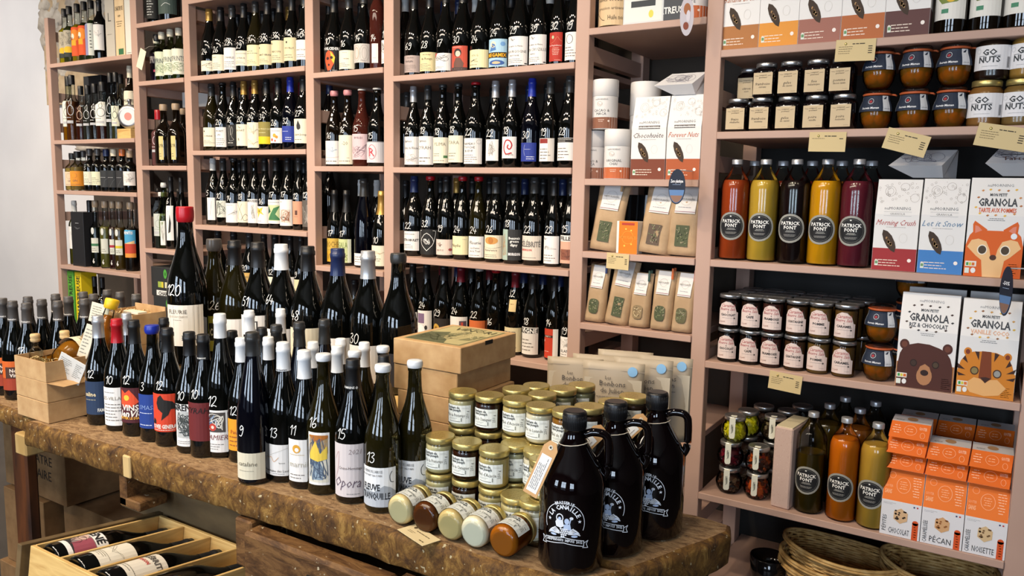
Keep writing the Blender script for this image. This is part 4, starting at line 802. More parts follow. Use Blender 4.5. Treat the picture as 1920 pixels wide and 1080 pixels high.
ft = ('e8e8e4', .12, .6, 34, ('p', [(.3, .2), (.55, .75), (.7, .5), (.6, .25)], '1e1e1e'), ('l', [(.3, .85), (.5, .3)], '1e1e1e', .001))
sp_row(z2[3], 435, 'fourth shelf, '+B2, [
 (289, 'clear flask with frosted alembic label', dict(h=0.310, r=.045, kind='spirit', g='c', cap=('pal', .93), lab=alembic('c4ccc6', 'a0a8a2', .22, .62, 60), liq=('5c625a', .55, .7))),
 (310, 'pale green slender bottle, white strip label', dict(h=0.363, r=.038, kind='flute', g='g', cap=('pal', .93), lab=('e4e6e0', .05, .42, 20, ('s', .2, .8, .1, .9, 10, '9a9a94')), liq=('8a8a6a', .5, .75))),
 (323, 'black bottle with feather label', dict(h=0.398, r=.035, kind='burg', g='k', cap=('blk', .8), price='6', lab=ft)),
 (342, 'dark bottle with feather label near the post', dict(h=0.392, r=.033, kind='burg', g='k', cap=('blk', .8), lab=ft))], Y=2.68)
for i in range(4):
    p = onY(275+i*20, 340, 2.86); bottle((p.x, 2.86, z2[3]), 'grey-labelled bottle at the back of the fourth shelf, %s from left, narrow spirits bay' % ORD[i+1], 'bord', .33, .036, 'k', ('smoke', .84), lab=('8a8c88', .55, .78, 30), name='spirit_bottle', group='back row spirits')
for j in range(2):
    p = onY(318-j*3, 520, 2.63); t = thing('carton', 'black carton with green seal, %s, bottom of narrow spirits bay' % ('upper one of two' if j else 'lower one of two'), 'carton', (p.x, 2.72, .751+j*.165), 0, 'black cartons in the narrow spirits bay')
    mb = MB(); mb.bev(-.155, -.09, 0, .155, .09, .163, mat('2b2e30', .6), .002); mb.build('carton', t)
    mb = MB(); pr = Pr(mb, flat((0, -.09, 0), (1, 0, 0), (0, 0, 1))); deco(pr, .31, .163, 0, (('e', .42, .78, .05, .16, '4aa03c'), ('t', '8', .42, .78, .14, '1c3a18', .1), ('r', .2, .3, .3, .5, '9ab04a'), ('r', .3, .3, .36, .5, 'd0c040'), ('r', .4, .3, .5, .5, 'd8d4b0'), ('r', .52, .3, .62, .5, 'e0b428'), ('r', .66, .3, .8, .5, '8a9a3a'), ('r', .15, .02, .95, .2, 'e8e8e4'), ('t', 'CHARTREUSE', .5, .1, .13, '202020', .7, 1))); mb.build('print', t)
# ================================================================ bottles on the workbench
BT = BZ+.0012
grpA = 'wine bottles in the front row on the workbench'
def at_top(px, py, h, z=BZ): p = onZ(px, py, z+h); return (p.x, p.y)
def bench(px, py, h, label, lab, price, cap, g='k', kind='burg', r=.0385, xy=None, group=grpA, z=None, **k):
    k.setdefault('ph', .0215); k.setdefault('pu', -.026)
    x, y = xy if xy else at_top(px, py, h, z or BZ)
    return bottle((x, y, (z or BZ)+.0012), label, kind, h, r, g, cap, price, lab, group=group, **k)
ROWY = 1.198
def rowA(px, py):
    Y = {416: 1.222, 476: 1.150}.get(px, ROWY)      # the flute stands a little forward of the row
    return (onY(px, py, Y).x, Y)
fr = 'front row on bench'
A = [
 ((188, 697), .30, 'silver-capped wine bottle, navy label, leftmost of the front row on bench', ('1e3454', .10, .41, 60, t_('saline', .3, .62, .12, 'd8c8a0', .5, 1), ('m', .1, .6, .42, .48, 1, 'b0a888'), t_('FAMILLE', .75, .14, .1, 'e0e0d8', .4, 1)), '12', ('sil', .80), {}),
 ((223, 702), .30, 'red-capped wine bottle, white villages label, second in bench front row', (WHT, .05, .40, 60, t_('LES-VILLAGES', .5, .72, .09, '8a8478', .98), ('m', .1, .6, .84, .9, 1, '777777'), sm(.1, .6, 6)), '10', ('red', .79), {}),
 ((255, 711), .305, 'black-capped wine bottle, maroon label with devil, reading VINS JENVIC', ('4e1620', .12, .43, 60, ('p', [(.1, .55), (.15, .95), (.3, .85), (.45, .95), (.6, .8), (.75, .6), (.5, .45), (.2, .45)], 'e2502a'), ('e', .35, .72, .1, .08, 'f2c23a', 3), t_('VINS', .45, .44, .16, 'f4ece0', .8, 1), t_('JenVic', .45, .27, .18, 'f4ece0', .95, 1, .3), t_('FLATTER LE DIABLE', .45, .14, .07, 'f0b040', .9, 1)), '12', ('blk', .80), {}),
 ((289, 718), .30, 'blue-waxed wine bottle with cobalt label in bench front row', ('1a3c8c', .12, .42, 58, t_('SMASH', .45, .62, .13, '7f9ad0', .8, 0, .1), ('m', .1, .7, .42, .48, 1, 'dfe6f6'), ('m', .1, .6, .06, .14, 1, 'dfe6f6')), '3', ('blu', .93, 'w'), {}),
 ((317.5, 728), .30, 'black-capped wine bottle, scarlet label with black flying figure', ('d5401f', .13, .46, 62, ('p', [(.3, .9), (.4, .97), (.5, .85), (.75, .8), (.95, .6), (.7, .6), (.62, .45), (.4, .3), (.45, .5), (.3, .6), (.25, .75)], '17120f'), ('p', [(0, .2), (.1, .35), (.2, .3), (.2, .2)], '17120f'), ('p', [(.8, .2), (.9, .35), (1, .3), (1, .2)], '17120f'), t_('CUVEE GENERALE', .5, .14, .1, 'f4f0e4', .9, 1), ('m', .1, .9, .02, .07, 1, 'f4e4d4')), '12', ('blk', .80), {}),
 ((358, 735), .30, 'wine bottle with black and white engraving label topped ENE', (WHT, .06, .42, 46, t_('SIRENE', .4, .92, .15, '1c1c1c', .95, 1), ('r', .08, .2, .92, .82, 'b9bcba'), ('s', .1, .9, .2, .8, 46, '3a403e', .0016, 6), sm(.05, .14, 2)), '10', ('blk', .81), {}),
 ((384, 745), .30, 'wine bottle with dark red label reading SYRAH, printed black cap', ('6a1c1e', .14, .46, 60, t_('SYRAH', .42, .8, .15, '1c0c0c', .96, 0, .25)), '10', ('blk', .80), dict(capprint=('DOMAINE', .815, .0035, 'd8d8d4'))),
 ((416, 731), .352, 'tall white-capped wine bottle, white graffiti label with bomb', (WHT, .04, .34, 52, ('r', .05, .48, .8, .95, '4a4440'), ('s', .08, .78, .5, .93, 22, 'e6e2d6', .0016, 4), ('s', .1, .5, .5, .9, 10, '7a94b8', .0016, 5), ('e', .35, .6, .14, .09, 'c23a2a', 4), ('e', .35, .6, .06, .04, 'e8d8c8', 5), t_('GAMIER', .45, .36, .12, '8a5a5a', .9, 0, .3), sm(.05, .22, 3)), '12', ('wht', .835), {}),
 ((476, 756), .34, 'slender dark flute bottle marked 9, beige script label', ('ddd5bc', .035, .215, 56, t_('catalane', .45, .6, .17, '6a6452', .75, 0, .2), ('m', .15, .8, .3, .36, 1, '8a8270')), '9', ('smoke', .85), dict(kind='flute', g='v')),
 ((533, 777), .315, 'white-capped wine bottle marked 13, cream Domaine des Lauriers label', (WHT, .05, .28, 58, ('l', [(.05, .55), (.4, .75), (.9, .95)], 'c9c4b8', .0008), ('l', [(.1, .5), (.25, .6), (.35, .45), (.5, .6)], 'd6a878', .0012), t_('lausset', .6, .42, .05), t_('Domaine des Lauriers', .5, .16, .08, '4a4a46', .9), ('m', .3, .7, .04, .09, 1, '777777')), '13', ('wht', .80), dict(capprint=('des Lauriers', .812, .004, '44484c'))),
 ((572, 789), .305, 'white-capped wine bottle marked 11 with sun emblem label', (WHT, .055, .37, 46, ('e', .4, .78, .16, .1, 'd9a030'), ('e', .42, .76, .08, .05, WHT, 3), ('m', .1, .9, .62, .66, 1, 'b09030'), t_('marnie', .5, .42, .14, 'b9b4a4', .8), sm(.05, .2, 2)), '11', ('wht', .80), {}),
 ((608, 798), .305, 'white-waxed wine bottle marked 16, yellow cubist picture label', (WHT, .075, .46, 38, ('r', .06, .05, .94, .95, 'dcd8c6'), ('r', .06, .6, .94, .95, 'd9a428'), ('p', [(.06, .95), (.4, .8), (.94, .9), (.94, .95)], 'b06a20', 3), ('p', [(.1, .6), (.4, .85), (.6, .6), (.9, .75), (.9, .5), (.5, .45), (.1, .5)], 'e8c84a', 4), ('s', .08, .92, .08, .92, 40, '4a5a70', .0015, 9), ('p', [(.2, .1), (.3, .45), (.55, .5), (.75, .3), (.7, .1)], '8fa4b4', 2)), '16', ('wht', .955, 's'), dict(g='o')),
 ((662, 811), .305, 'black-capped wine bottle marked 15, pale pink label reading Opora', ('d6cdcc', .05, .43, 56, t_('2021', .75, .86, .09, '9a8c8c', .4, 0, .2), ('l', [(.1, .7), (.25, .85), (.2, .5), (.05, .3)], 'c9a0a0', .001), t_('Crozes-Hermitage', .6, .55, .055, '5a4a4a', .7), t_('Opora', .52, .28, .19, '6a5a66', .85, 0, .3), ('m', .5, .9, .04, .08, 1, '777777')), '15', ('blk', .80), dict(capprint=('DOMAINE @', .812, .0045, 'd8d8d4'))),
 ((718, 822), .305, 'white-waxed wine bottle marked 13, grey hills label reading FLEUVE TRANQUILLE', [], '13', ('wht', .955, 's'), dict(g='o')),
]
FLEUVE = ('e9ebec', .045, .32, 64, ('p', [(0, 0), (0, .35), (.2, .42), (.45, .38), (.7, .55), (.85, .5), (1, .38), (1, 0)], 'a3a9b0'), ('p', [(0, 0), (0, .12), (.3, .3), (.55, .22), (1, .3), (1, 0)], 'b9bfc6', 3), t_('LES CHEMINS DE L\'ARKOSE', .35, .9, .07, '30343a', .62), t_('VIN DE FORET GALOURIN', .35, .8, .05, '30343a', .6), t_('FLEUVE', .35, .5, .16, '23262c', .5, 1), t_('TRANQUILLE', .45, .28, .16, '23262c', .8, 1), ('l', [(.9, .9), (.84, .8), (.86, .65), (.94, .62)], '30343a', .0014))
for i, (bp, h, label, lab, pr, cp_, o) in enumerate(A):
    if not lab: lab = FLEUVE
    xy = rowA(*bp)
    bench(0, 0, h, label, lab, pr, cp_, xy=xy, **o)
bench(0, 0, .305, 'white-waxed FLEUVE TRANQUILLE bottle standing behind its twin, beside the cardboard boxes', FLEUVE, None, ('wht', .955, 's'), g='o', xy=at_top(778, 678, .305))
bench(0, 0, .30, 'half-hidden wine bottle with bright orange label between the white-capped and flute bottles', ('e89a1c', .10, .36, 50, t_('Pauline', .5, .6, .12, 'a03a20', .8), sm(.1, .5, 3, 'a05a20')), '12', ('wht', .81), xy=(onY(455, 760, 1.226).x, 1.226), r=.036)
grpB = 'wine bottles behind the front row on the workbench'
Bk = [((307, 598), .30, 'blk', .80, 'k', 'burg', 'black-capped bottle behind the blue-waxed one'), ((237, 589), .30, 'sil', .80, 'k', 'burg', 'silver-capped bottle behind the red-capped one'),
 ((467, 584), .33, 'wht', .81, 'k', 'flute', 'white-capped bottle just before the boxed-letter magnum'), ((526, 581), .33, 'wht', .80, 'k', 'burg', 'white-capped bottle just before the white-capped magnum'),
 ((435, 622), .30, 'blk', .80, 'k', 'burg', 'black-capped bottle right of the tall white-capped one'), ((491, 616), .305, 'blk', .80, 'k', 'burg', 'black-capped bottle just right of the slender flute'),
 ((518, 611), .325, 'smoke', .82, 'v', 'flute', 'smoky-necked flute left of centre, second row'), ((503, 634), .30, 'wht', .82, 'k', 'burg', 'narrow white-capped bottle between two dark flutes'),
 ((561, 606), .33, 'smoke', .82, 'v', 'flute', 'smoky-necked flute in the middle of the bench'), ((608, 601), .335, 'smoke', .82, 'v', 'flute', 'rightmost smoky-necked flute on the bench'),
 ((587, 643), .30, 'wht', .80, 'k', 'burg', 'white-capped bottle behind the sun emblem bottle'), ((632, 651), .30, 'wht', .80, 'k', 'burg', 'white-capped bottle right of the cubist label bottle'),
 ((639, 637), .30, 'wht', .80, 'k', 'burg', 'white-capped bottle below the navy-capped magnum'), ((683, 644), .30, 'wht', .81, 'o', 'burg', 'olive glass bottle, white cap, below the silver-capped magnum'),
 ((665, 660), .30, 'wht', .955, 'k', 'burg', 'short white wax top behind the black-capped Opora bottle'), ((718, 651), .30, 'wht', .955, 'k', 'burg', 'tan and white wax top left of the cardboard boxes'),
 ((720, 669), .30, 'blk', .80, 'k', 'burg', 'black-capped bottle right behind the FLEUVE bottle')]
for q in Bk:
    bench(q[0][0], q[0][1], q[1], q[6], None, None, (q[2], q[3]) if q[3] < .9 else (q[2], q[3], 's'), q[4], q[5], r=.034, group=grpB)

# grey-capped bottles on the far left table
grpG = 'grey-capped bottles on the side table'
for i, q in enumerate([(4, 561), (23, 566), (49, 570), (52, 558), (78, 563), (104, 553), (108, 566), (128, 558), (156, 549), (158, 562), (175, 553), (201, 545), (225, 549), (255, 553)]):
    x, y = at_top(q[0], q[1], .30)
    lab = [('d3621c', .10, .40, 60, ('r', .25, .4, .8, .8, '4a2a1c'), t_('Nos', .6, .68, .12, 'f0e0d0', .4, 1), t_('Vins', .6, .52, .12, 'f0e0d0', .4, 1), ('r', 0, 0, 1, .42, 'a03a1c', 1))] if i in (0, 1) else [('b9b9bb', .06, .36, 60, ('r', 0, .35, 1, .7, '4e4a4a'), t_('Domaine', .6, .55, .1, 'e0e0e0', .5, 1))] if i == 2 else None
    rowi = ['front', 'front', 'front', 'second', 'second', 'third', 'second', 'third', 'fourth', 'third', 'fourth', 'back', 'back', 'back'][i]; ci = [1, 2, 3, 1, 2, 1, 3, 2, 1, 3, 2, 1, 2, 3][i]
    bench(0, 0, .30, 'grey-capped Domaine wine bottle on side table, %s row, %s from left' % (rowi, ORD[ci]), lab, {0: '15', 2: '17'}.get(i), ('gry', .80), xy=(x, y), r=.036, group=grpG, capprint=('Domaine', .822, .0052, 'e6e4e0'), pz=.150)

# magnums on the riser
grpM = 'magnums in a row on the riser'
MAG = [((401, 450), 'gry', .90, 'w', 'o', '26', 'olive glass magnum marked 26 with lime green label', ('a8a83c', .06, .36, 60, ('r', .1, .3, .4, .8, '2a2a22'), t_('DRC', .25, .55, .2, 'e8e8d8', .25, 1))),
 ((439, 453), 'blk', .80, '', 'o', None, 'olive glass magnum with black cap right of the lime label', (WHT, .06, .36, 58)),
 ((483, 456), 'blk', .80, '', 'k', '51', 'magnum marked 51 with white boxed-letter label', (WHT, .10, .42, 60, ('r', .3, .62, .6, .86, '3a3a3a'), ('r', .34, .65, .56, .83, WHT, 2), t_('D', .45, .74, .14, '3a3a3a', .2, 1), ('s', .2, .9, .1, .5, 12, '777777'))),
 ((527, 459), 'wht', .80, '', 'k', '64', 'white-capped magnum marked 64', (WHT, .06, .34, 60)),
 ((577, 464), 'blk', .81, '', 'k', '48', 'magnum marked 48 with black cap and ringed label', (CREAM, .08, .38, 60, ('o', .3, .8, .14, .14, '6a6a64', .0016), ('o', .3, .8, .08, .08, '6a6a64'))),
 ((633, 468), 'nvy', .80, '', 'k', None, 'magnum with matt navy blue cap', (WHT, .06, .34, 58)),
 ((690, 471), 'sil', .80, '', 'k', '30', 'silver-capped magnum marked 30', (WHT, .04, .32, 58)),
 ((747, 476), 'smoke', .93, 's', 'k', None, 'rightmost magnum with black ribbed stopper cap', ('23232a', .06, .3, 50))]
for (px, py), c, a, st, g, pr, lb, lab in MAG:
    p = onY(px, py, 1.6)
    bottle((p.x, 1.6, RZ+.001), lb, 'burg', .374, .0525, g, (c, a, st) if st else (c, a), pr, lab, group=grpM, off=.05 if pr == '26' else -.3, pz={'26': .155, '51': .185, '64': .20, '48': .165, '30': .125}.get(pr), ph=.022, pu=-.018 if pr == '26' else -.036, rz=None, name='magnum_bottle')
p = onY(350, 500, 1.48)
bottle((p.x, 1.48, RZ+.001), 'giant red-waxed bottle marked 120 with tall cream Fleurie label', 'burg', .478, .059, 'k', ('red', .905, 'w'), '120',
       ('e4dfd2', .13, .39, 60, t_('FLEURIE', .35, .84, .10, '5a5248', .6), t_('CLOS DU CHAOS', .35, .72, .05, '8a7a6a', .5), ('m', .2, .5, .62, .66, 1, '9a9488', 'c'), ('m', .45, .8, .12, .28, 3, '3a3a3a'), ('l', [(.85, .1), (.85, .95)], '8a867c', .0008)),
       off=-.25, pz=.215, ph=.020, pu=-.040, name='jeroboam_bottle')

# ================================================================ boxes at the left of the bench
def kbox(parent, x0, y0, z0, x1, y1, z1, name='box', mt=None):
    mb = MB(); mb.bev(x0, y0, z0, x1, y1, z1, mt or M_KRAFT, .0015); return mb.build(name, parent)
bx0, bx1, by0, by1 = -2.358, -2.192, 1.10, 1.300
for i in range(3):
    z = BZ+.001+i*.0587
    t = thing('cardboard_box', ['bottom', 'middle', 'open top'][i]+' kraft box of the stack at the left end of the bench', 'box', ((bx0+bx1)/2, (by0+by1)/2, z), 0, 'kraft boxes at the left end')
    W2, D2 = (bx1-bx0)/2, (by1-by0)/2
    if i < 2: kbox(t, -W2, -D2, 0, W2, D2, .0577, 'carton')
    else:
        mb = MB()
        for q in ((-W2, -D2, 0, W2, D2, .003), (-W2, -D2, .003, W2, -D2+.003, .056), (-W2, D2-.003, .003, W2, D2, .056), (-W2, -D2+.003, .003, -W2+.003, D2-.003, .056), (W2-.003, -D2+.003, .003, W2, D2-.003, .056)): mb.box(*q, M_KRAFT)
        mb.build('carton', t); boxtop = t
        mb = MB(); r2 = random.Random(3)
        for k in range(170):
            a = r2.uniform(0, PI); x, y, zz = r2.uniform(-W2+.02, W2-.02), r2.uniform(-D2+.02, D2-.02), r2.uniform(.02, .05); L_ = r2.uniform(.01, .03)
            mb.tube([(x, y, zz), (x+L_*math.cos(a)*.5, y+L_*math.sin(a)*.5, zz+.004), (min(max(x+L_*math.cos(a), -W2+.01), W2-.01), min(max(y+L_*math.sin(a), -D2+.01), D2-.01), zz)], .0012, M_STRAW, 3)
        o = mb.build('straw', t); o['kind'] = 'stuff'
    if i == 1:
        mb = MB(); mb.add([(W2-.001, -D2-.0005, .056), (W2-.001, D2*.4, .056), (W2+.035, D2*.3, .050), (W2+.030, -D2+.03, .045)], [(0, 3, 2, 1)], M_KRAFT); mb.build('flap', t)
zb = BZ+.001+.1174
t = thing('liqueur_flask', 'amber flask lying in straw in the open kraft box', 'bottle', (-2.265, 1.235, zb+.045), (PI/2*.97, 0, .15))
bpf = [(-.08, .02), (-.075, .04), (-.05, .052), (0, .055), (.04, .048), (.065, .03), (.08, .016), (.11, .013), (.12, .013)]
mb = MB(); mb.lathe(bpf, G['c'], 20); mb.build('glass', t)
mb = MB(); mb.lathe([(z, r-.004) for z, r in bpf[:6]], liquid('b0701c', .4), 18); mb.build('liquid', t)
mb = MB(); f = lambda u, v, l: (lambda q: (q*math.sin(u/q), q*math.cos(u/q), v))(.0555+l); pr = Pr(mb, lambda u, v, l: f(-u, v, l), .015); pr.rect(-.05, -.045, .05, .035, INK('ddd2b8'), 0); pr.micro(-.03, .03, -.02, .02, 3, INK('8a8068'), 1); mb.build('label', t)
mb = MB(); M2 = Matrix.Translation((.07, -.0, .0)); t2 = thing('paper_tag', 'white folded leaflet hanging over the front of the open kraft box', 'tag', (-2.186, 1.155, zb+.035), (.15, .5, .5))
mb.bev(-.03, -.0008, -.035, .05, .0008, .035, mat('d9d8d2', .7, name='white_card'), .0004); mb.build('card', t2); mb = MB(); pr = Pr(mb, flat((.01, -.0009, 0), (1, 0, 0), (0, 0, 1))); pr.micro(-.035, .005, -.025, .025, 9, INK('77756e'), 1); pr.micro(.012, .035, -.02, .025, 8, INK('77756e'), 1); mb.build('print', t2)
for i, (px, py) in enumerate(((66, 634), (121, 628))):
    p = onZ(px, py, zb+.088); x, y = [(-2.33, 1.155), (-2.23, 1.215)][i]
    q = onY(px, py, y)
    bottle((q.x, y, zb+.004), 'small clear flask with ribbed cork stopper, %s in the open kraft box' % ('left one' if i == 0 else 'right one'), 'apo', q.z-zb-.004, .018, 'c', None, name='small_flask', glass_name='glass', group='corked flasks')
    mb = MB(); hh = q.z-zb-.004; mb.lathe([(hh-.012, .008), (hh-.010, .0125), (hh-.004, .0135), (hh, .012), (hh+.001, .0125), (hh+.007, .0135), (hh+.012, .012), (hh+.0125, .006)], M_CORK, 16); mb.build('cork', bpy.data.objects['small_flask' if i == 0 else 'small_flask.001'])
# round decanter with yellow wax leaning behind the silver-capped bottle
tp = onY(212, 560, 1.32); bc = onY(186, 650, 1.275)
ax = (tp-bc).normalized(); rot = Vector((0, 0, 1)).rotation_difference(ax).to_euler()
t = thing('round_decanter', 'round amber decanter with yellow wax top tilted behind the silver-capped bottle', 'bottle', bc, tuple(rot)); LN = (tp-bc).length
mb = MB(); mb.lathe([(-.055, .02), (-.05, .034), (-.03, .052), (0, .060), (.03, .052), (.05, .034), (.062, .018), (LN-.03, .0135), (LN-.01, .0135)], G['c'], 22); mb.build('glass', t)
mb = MB(); mb.lathe([(-.05, .02), (-.046, .031), (-.028, .048), (0, .056), (.025, .05), (.05, .03), (.06, .014), (LN-.05, .011)], liquid('a8641a', .35), 18); mb.build('liquid', t)
mb = MB(); mb.lathe([(LN-.032, .015), (LN-.028, .019), (LN-.005, .0205), (LN-.001, .018), (LN, .01)], mat('e0b81e', .4, name='yellow_wax'), 18); mb.build('wax_seal', t)
t = thing('paper_tag', 'cream leaflet tied to the yellow-waxed decanter', 'tag', onY(186, 588, 1.30), (0, .25, .5)); mb = MB(); mb.bev(-.028, -.0008, -.03, .028, .0008, .03, mat('e0dac4', .7, name='cream_card2'), .0004); mb.build('card', t); mb = MB(); pr = Pr(mb, flat((0, -.0009, 0), (1, 0, 0), (0, 0, 1))); pr.micro(-.022, .022, -.022, .022, 6, INK('8a867a'), 1); mb.build('print', t)
t = thing('paper_tag', 'long cream label strip on the decanter beside the silver cap', 'tag', onY(163, 640, 1.215), (0, .35, .55)); mb = MB(); mb.bev(-.015, -.0008, -.05, .015, .0008, .05, mat('e0dac4', .7, name='cream_card2'), .0004); mb.build('card', t); mb = MB(); pr = Pr(mb, flat((0, -.0009, 0), (1, 0, 0), (0, 0, 1))); pr.micro(-.011, .011, -.04, .04, 8, INK('8a867a'), 1); mb.build('print', t)
# kraft gift boxes behind (3 levels)
p1 = onY(248, 589, 1.335); w = .155; p0 = Vector((p1.x-w, 1.335, p1.z))
KD2 = .055
nlev = 3; ztop = p1.z-.004; hh = (ztop-BZ-.001)/nlev
for i in range(nlev):
    z = BZ+.001+i*hh
    t = thing('cardboard_box', '%s kraft box of the stack behind the red-capped bottle' % ['bottom', 'middle', 'top'][i], 'box', (p0.x+w/2, 1.335+KD2, z), 0, 'kraft boxes behind the front row')
    if i < nlev-1: kbox(t, -w/2, -KD2, 0, w/2, KD2, hh-.001, 'carton')
    else:
        mb = MB(); W2, D2, H2 = w/2, KD2, hh
        for q in ((-W2, -D2, 0, W2, D2, .003), (-W2, -D2, .003, W2, -D2+.003, H2), (-W2, D2-.003, .003, W2, D2, H2+.012), (-W2, -D2+.003, .003, -W2+.003, D2-.003, H2), (W2-.003, -D2+.003, .003, W2, D2-.003, H2)): mb.box(*q, M_KRAFT)
        mb.build('carton', t); mb = MB(); r2 = random.Random(5)
        for k in range(120):
            a = r2.uniform(0, PI); x, y, zz = r2.uniform(-W2+.02, W2-.03), r2.uniform(-D2+.02, D2-.03), r2.uniform(H2-.02, H2-.002); L_ = r2.uniform(.01, .02)
            mb.tube([(x, y, zz), (x+L_*math.cos(a)*.5, y+L_*math.sin(a)*.5, zz+.006), (x+L_*math.cos(a), y+L_*math.sin(a), zz)], .0011, M_STRAW, 3)
        o = mb.build('straw', t); o['kind'] = 'stuff'
        mb = MB(); mb.bev(-.01, -.03, H2-.004, W2-.012, .0, H2+.004, mat('ddd2b8', .7, name='cream_label_card'), .001); mb.build('label_card', t)

# ================================================================ cardboard box stack in the middle
bL, bF, bR = onZ(732, 634, EYE-.36), onZ(864, 652, EYE-.36), onZ(1016, 630, EYE-.36)
bw, bd = bF.x-bL.x, bR.y-bF.y; H5 = (EYE-.36-BZ-.001)/5
for i in range(5):
    z = BZ+.001+i*H5; dx = [.004, -.003, .006, -.006, 0][i]; e = 0 if i == 4 else .005
    t = thing('bottle_gift_box', '%s kraft gift box of the stack beside the honey jars' % ['lowest', 'second lowest', 'middle', 'second highest', 'topmost printed'][i], 'box', (bL.x+bw/2+dx, bF.y+bd/2, z), 0, 'flat kraft gift boxes')
    kbox(t, -bw/2+e, -bd/2+e*.6, 0, bw/2-e, bd/2-e, H5-.0008, 'carton')
    if i == 4:
        mb = MB(); pr = Pr(mb, flat((0, 0, H5-.0008), (1, 0, 0), (0, 1, 0))); W, H = bw*.84, bd*.86
        def dd(items): deco(pr, W, H, -H/2, items)
        dd((('r', 0, 0, 1, 1, 'a39a6c', 0), ('r', .02, .02, .98, .98, '4c5038', 1), ('r', .035, .03, .965, .97, 'b3a878', 2), ('p', [(.035, .03), (.035, .5), (.3, .62), (.45, .3), (.6, .2), (.7, .03)], '5c5f42', 3), ('p', [(.3, .4), (.5, .75), (.62, .7), (.5, .35)], '6e6f4c', 4), ('p', [(.75, .25), (.9, .3), (.95, .6), (.8, .55)], '77754f', 4)))
        pr.text('VINORI', .01, H*.33, .03, INK('4a4a30'), 6, W*.7); pr.text('CREMERIE', 0, H*.43, .010, INK('4a4a30'), 6, W*.5)
        pr.scrib(-W*.42, W*.1, -H*.42, -H*.05, 26, INK('45482c'), .0012, 5, 6); pr.scrib(-W*.1, W*.45, -H*.3, H*.25, 30, INK('d0c492'), .0014, 8, 6)
        mb.build('lid_print', t)
        mb = MB(); mb.box(bw/2-.002, -.02, H5-.010, bw/2+.0006, .012, H5-.0005, mat('120f0c', .9, name='finger_slot')); mb.build('finger_slot', t)

# ================================================================ honey jars
JH, JR = .078, .0315
JPROF = [(0, .66), (.015, .80), (.05, .92), (.10, .985), (.15, 1), (.72, 1), (.78, .97), (.83, .90), (.86, .90)]
def jar_proto():
    mb = MB(); mb.lathe([(z*JH, q*JR) for z, q in JPROF], G['c'], 24); g = mb.mesh('glass')
    mb = MB(); r = JR*.95; mb.lathe([(.83*JH, r*.99), (.83*JH, r*1.02), (.86*JH, r*1.04), (.95*JH, r*1.04), (.985*JH, r*1.01), (.992*JH, r*.94), (.984*JH, r*.9)], M_GOLD, 24); lid = mb.mesh('lid')
    mb = MB(); pr = Pr(mb, flat((0, 0, .982*JH), (1, 0, 0), (0, 1, 0)));
    for k in range(5): w_ = r*(.62-.12*abs(k-2)); pr.micro(-w_, w_, (k-2.5)*.008, (k-1.9)*.008, 1, INK('8a7434'), 1, .0014, 'l', k)
    pp = mb.mesh('lid_print'); return g, lid, pp
JG, JLID, JLP = jar_proto()
def honey_mesh(col):
    k = ('honey', col)
    if k not in MC:
        mb = MB(); mm = mat(col, .25, name='honey_'+col); mb.lathe([(z*JH, q*JR-.0012) for z, q in JPROF[1:6]]+[(.77*JH, JR*.93)], mm, 22); MC[k] = mb.mesh('honey')
    return MC[k]
def jlabel(kind):
    k = ('jl', kind)
    if k not in MC:
        mb = MB(); f = lambda u, v, l: ((JR+l)*math.sin(u/JR), -(JR+l)*math.cos(u/JR), v); pr = Pr(mb, f, .008); W = .058
        pr.rect(-W/2, .012, W/2, .052, INK('e2e6e0'), 0)
        deco(pr, W, .040, .012, (t_('Ruchers de', .32, .88, .13, '2c3438', .5, 1), t_('Saint Joseph', .34, .74, .13, '2c3438', .55, 1), ('l', [(.08, .9), (.12, .6), (.08, .3)], '9aa09a', .0006), ('m', .66, .95, .8, .9, 2, 'a0a49c'), t_(kind, .4, .46, .17, '4a4a44', .74), ('m', .12, .62, .2, .32, 2, '8a8f88'), ('r', .12, .1, .6, .125, '55554f', 2), ('r', .62, .12, .66, .32, '8a8f88', 2)))
        pr.text('250 g', W*.36, .032, .0055, INK('55554f'), 3, .02, 0, 0, PI/2); MC[k] = mb.mesh('label')
    return MC[k]
KD = {'p': ('Miel de Printemps', 'e2cf9a', 'pale spring honey'), 'c': ('Miel de Chataignier', '3a1a0a', 'dark chestnut honey'), 'a': ('Miel d\'Acacia', 'd6bd80', 'clear acacia honey'),
      'l': ('Miel de Lavande', 'efe0c4', 'white lavender honey'), 'f': ('Miel de Foret', 'a06a28', 'amber forest honey'), 's': ('Miel de Sapin', '4a3020', 'brown fir honey'), 'g': ('Miel d\'Acacia', 'b5ac86', 'grey green honey')}
def jar(loc, k, label, rot=None, off=-.35, rz=None):
    tx, col, ds = KD[k]; t = thing('honey_jar', label, 'jar', loc, rot or (facing(loc[0], loc[1], off) if rz is None else rz), 'honey jars')
    obj('glass', JG, t); obj('honey', honey_mesh(col), t); ld = obj('lid', JLID, t); obj('lid_print', JLP, ld); obj('label', jlabel(tx), t); return t
T2 = [((826, 815), 'p'), ((876, 826), 'c'), ((927, 839), 'a'), ((967, 829), 'g'), ((1010, 842), 'l')]
names = {0: 'bottom', 1: 'middle', 2: 'top'}
for i, ((px, py), k) in enumerate(T2):
    p = onZ(px, py, BZ+2*JH)
    for lv in range(2): jar((p.x, p.y, BZ+.0006+lv*JH), k, 'gold-lidded jar of %s, %s of low stack, %s' % (KD[k][2], names[lv] if lv == 0 else 'upper', ['leftmost stack', 'second stack from left', 'third stack from left', 'behind the acacia jar', 'fifth stack near growlers'][i]))
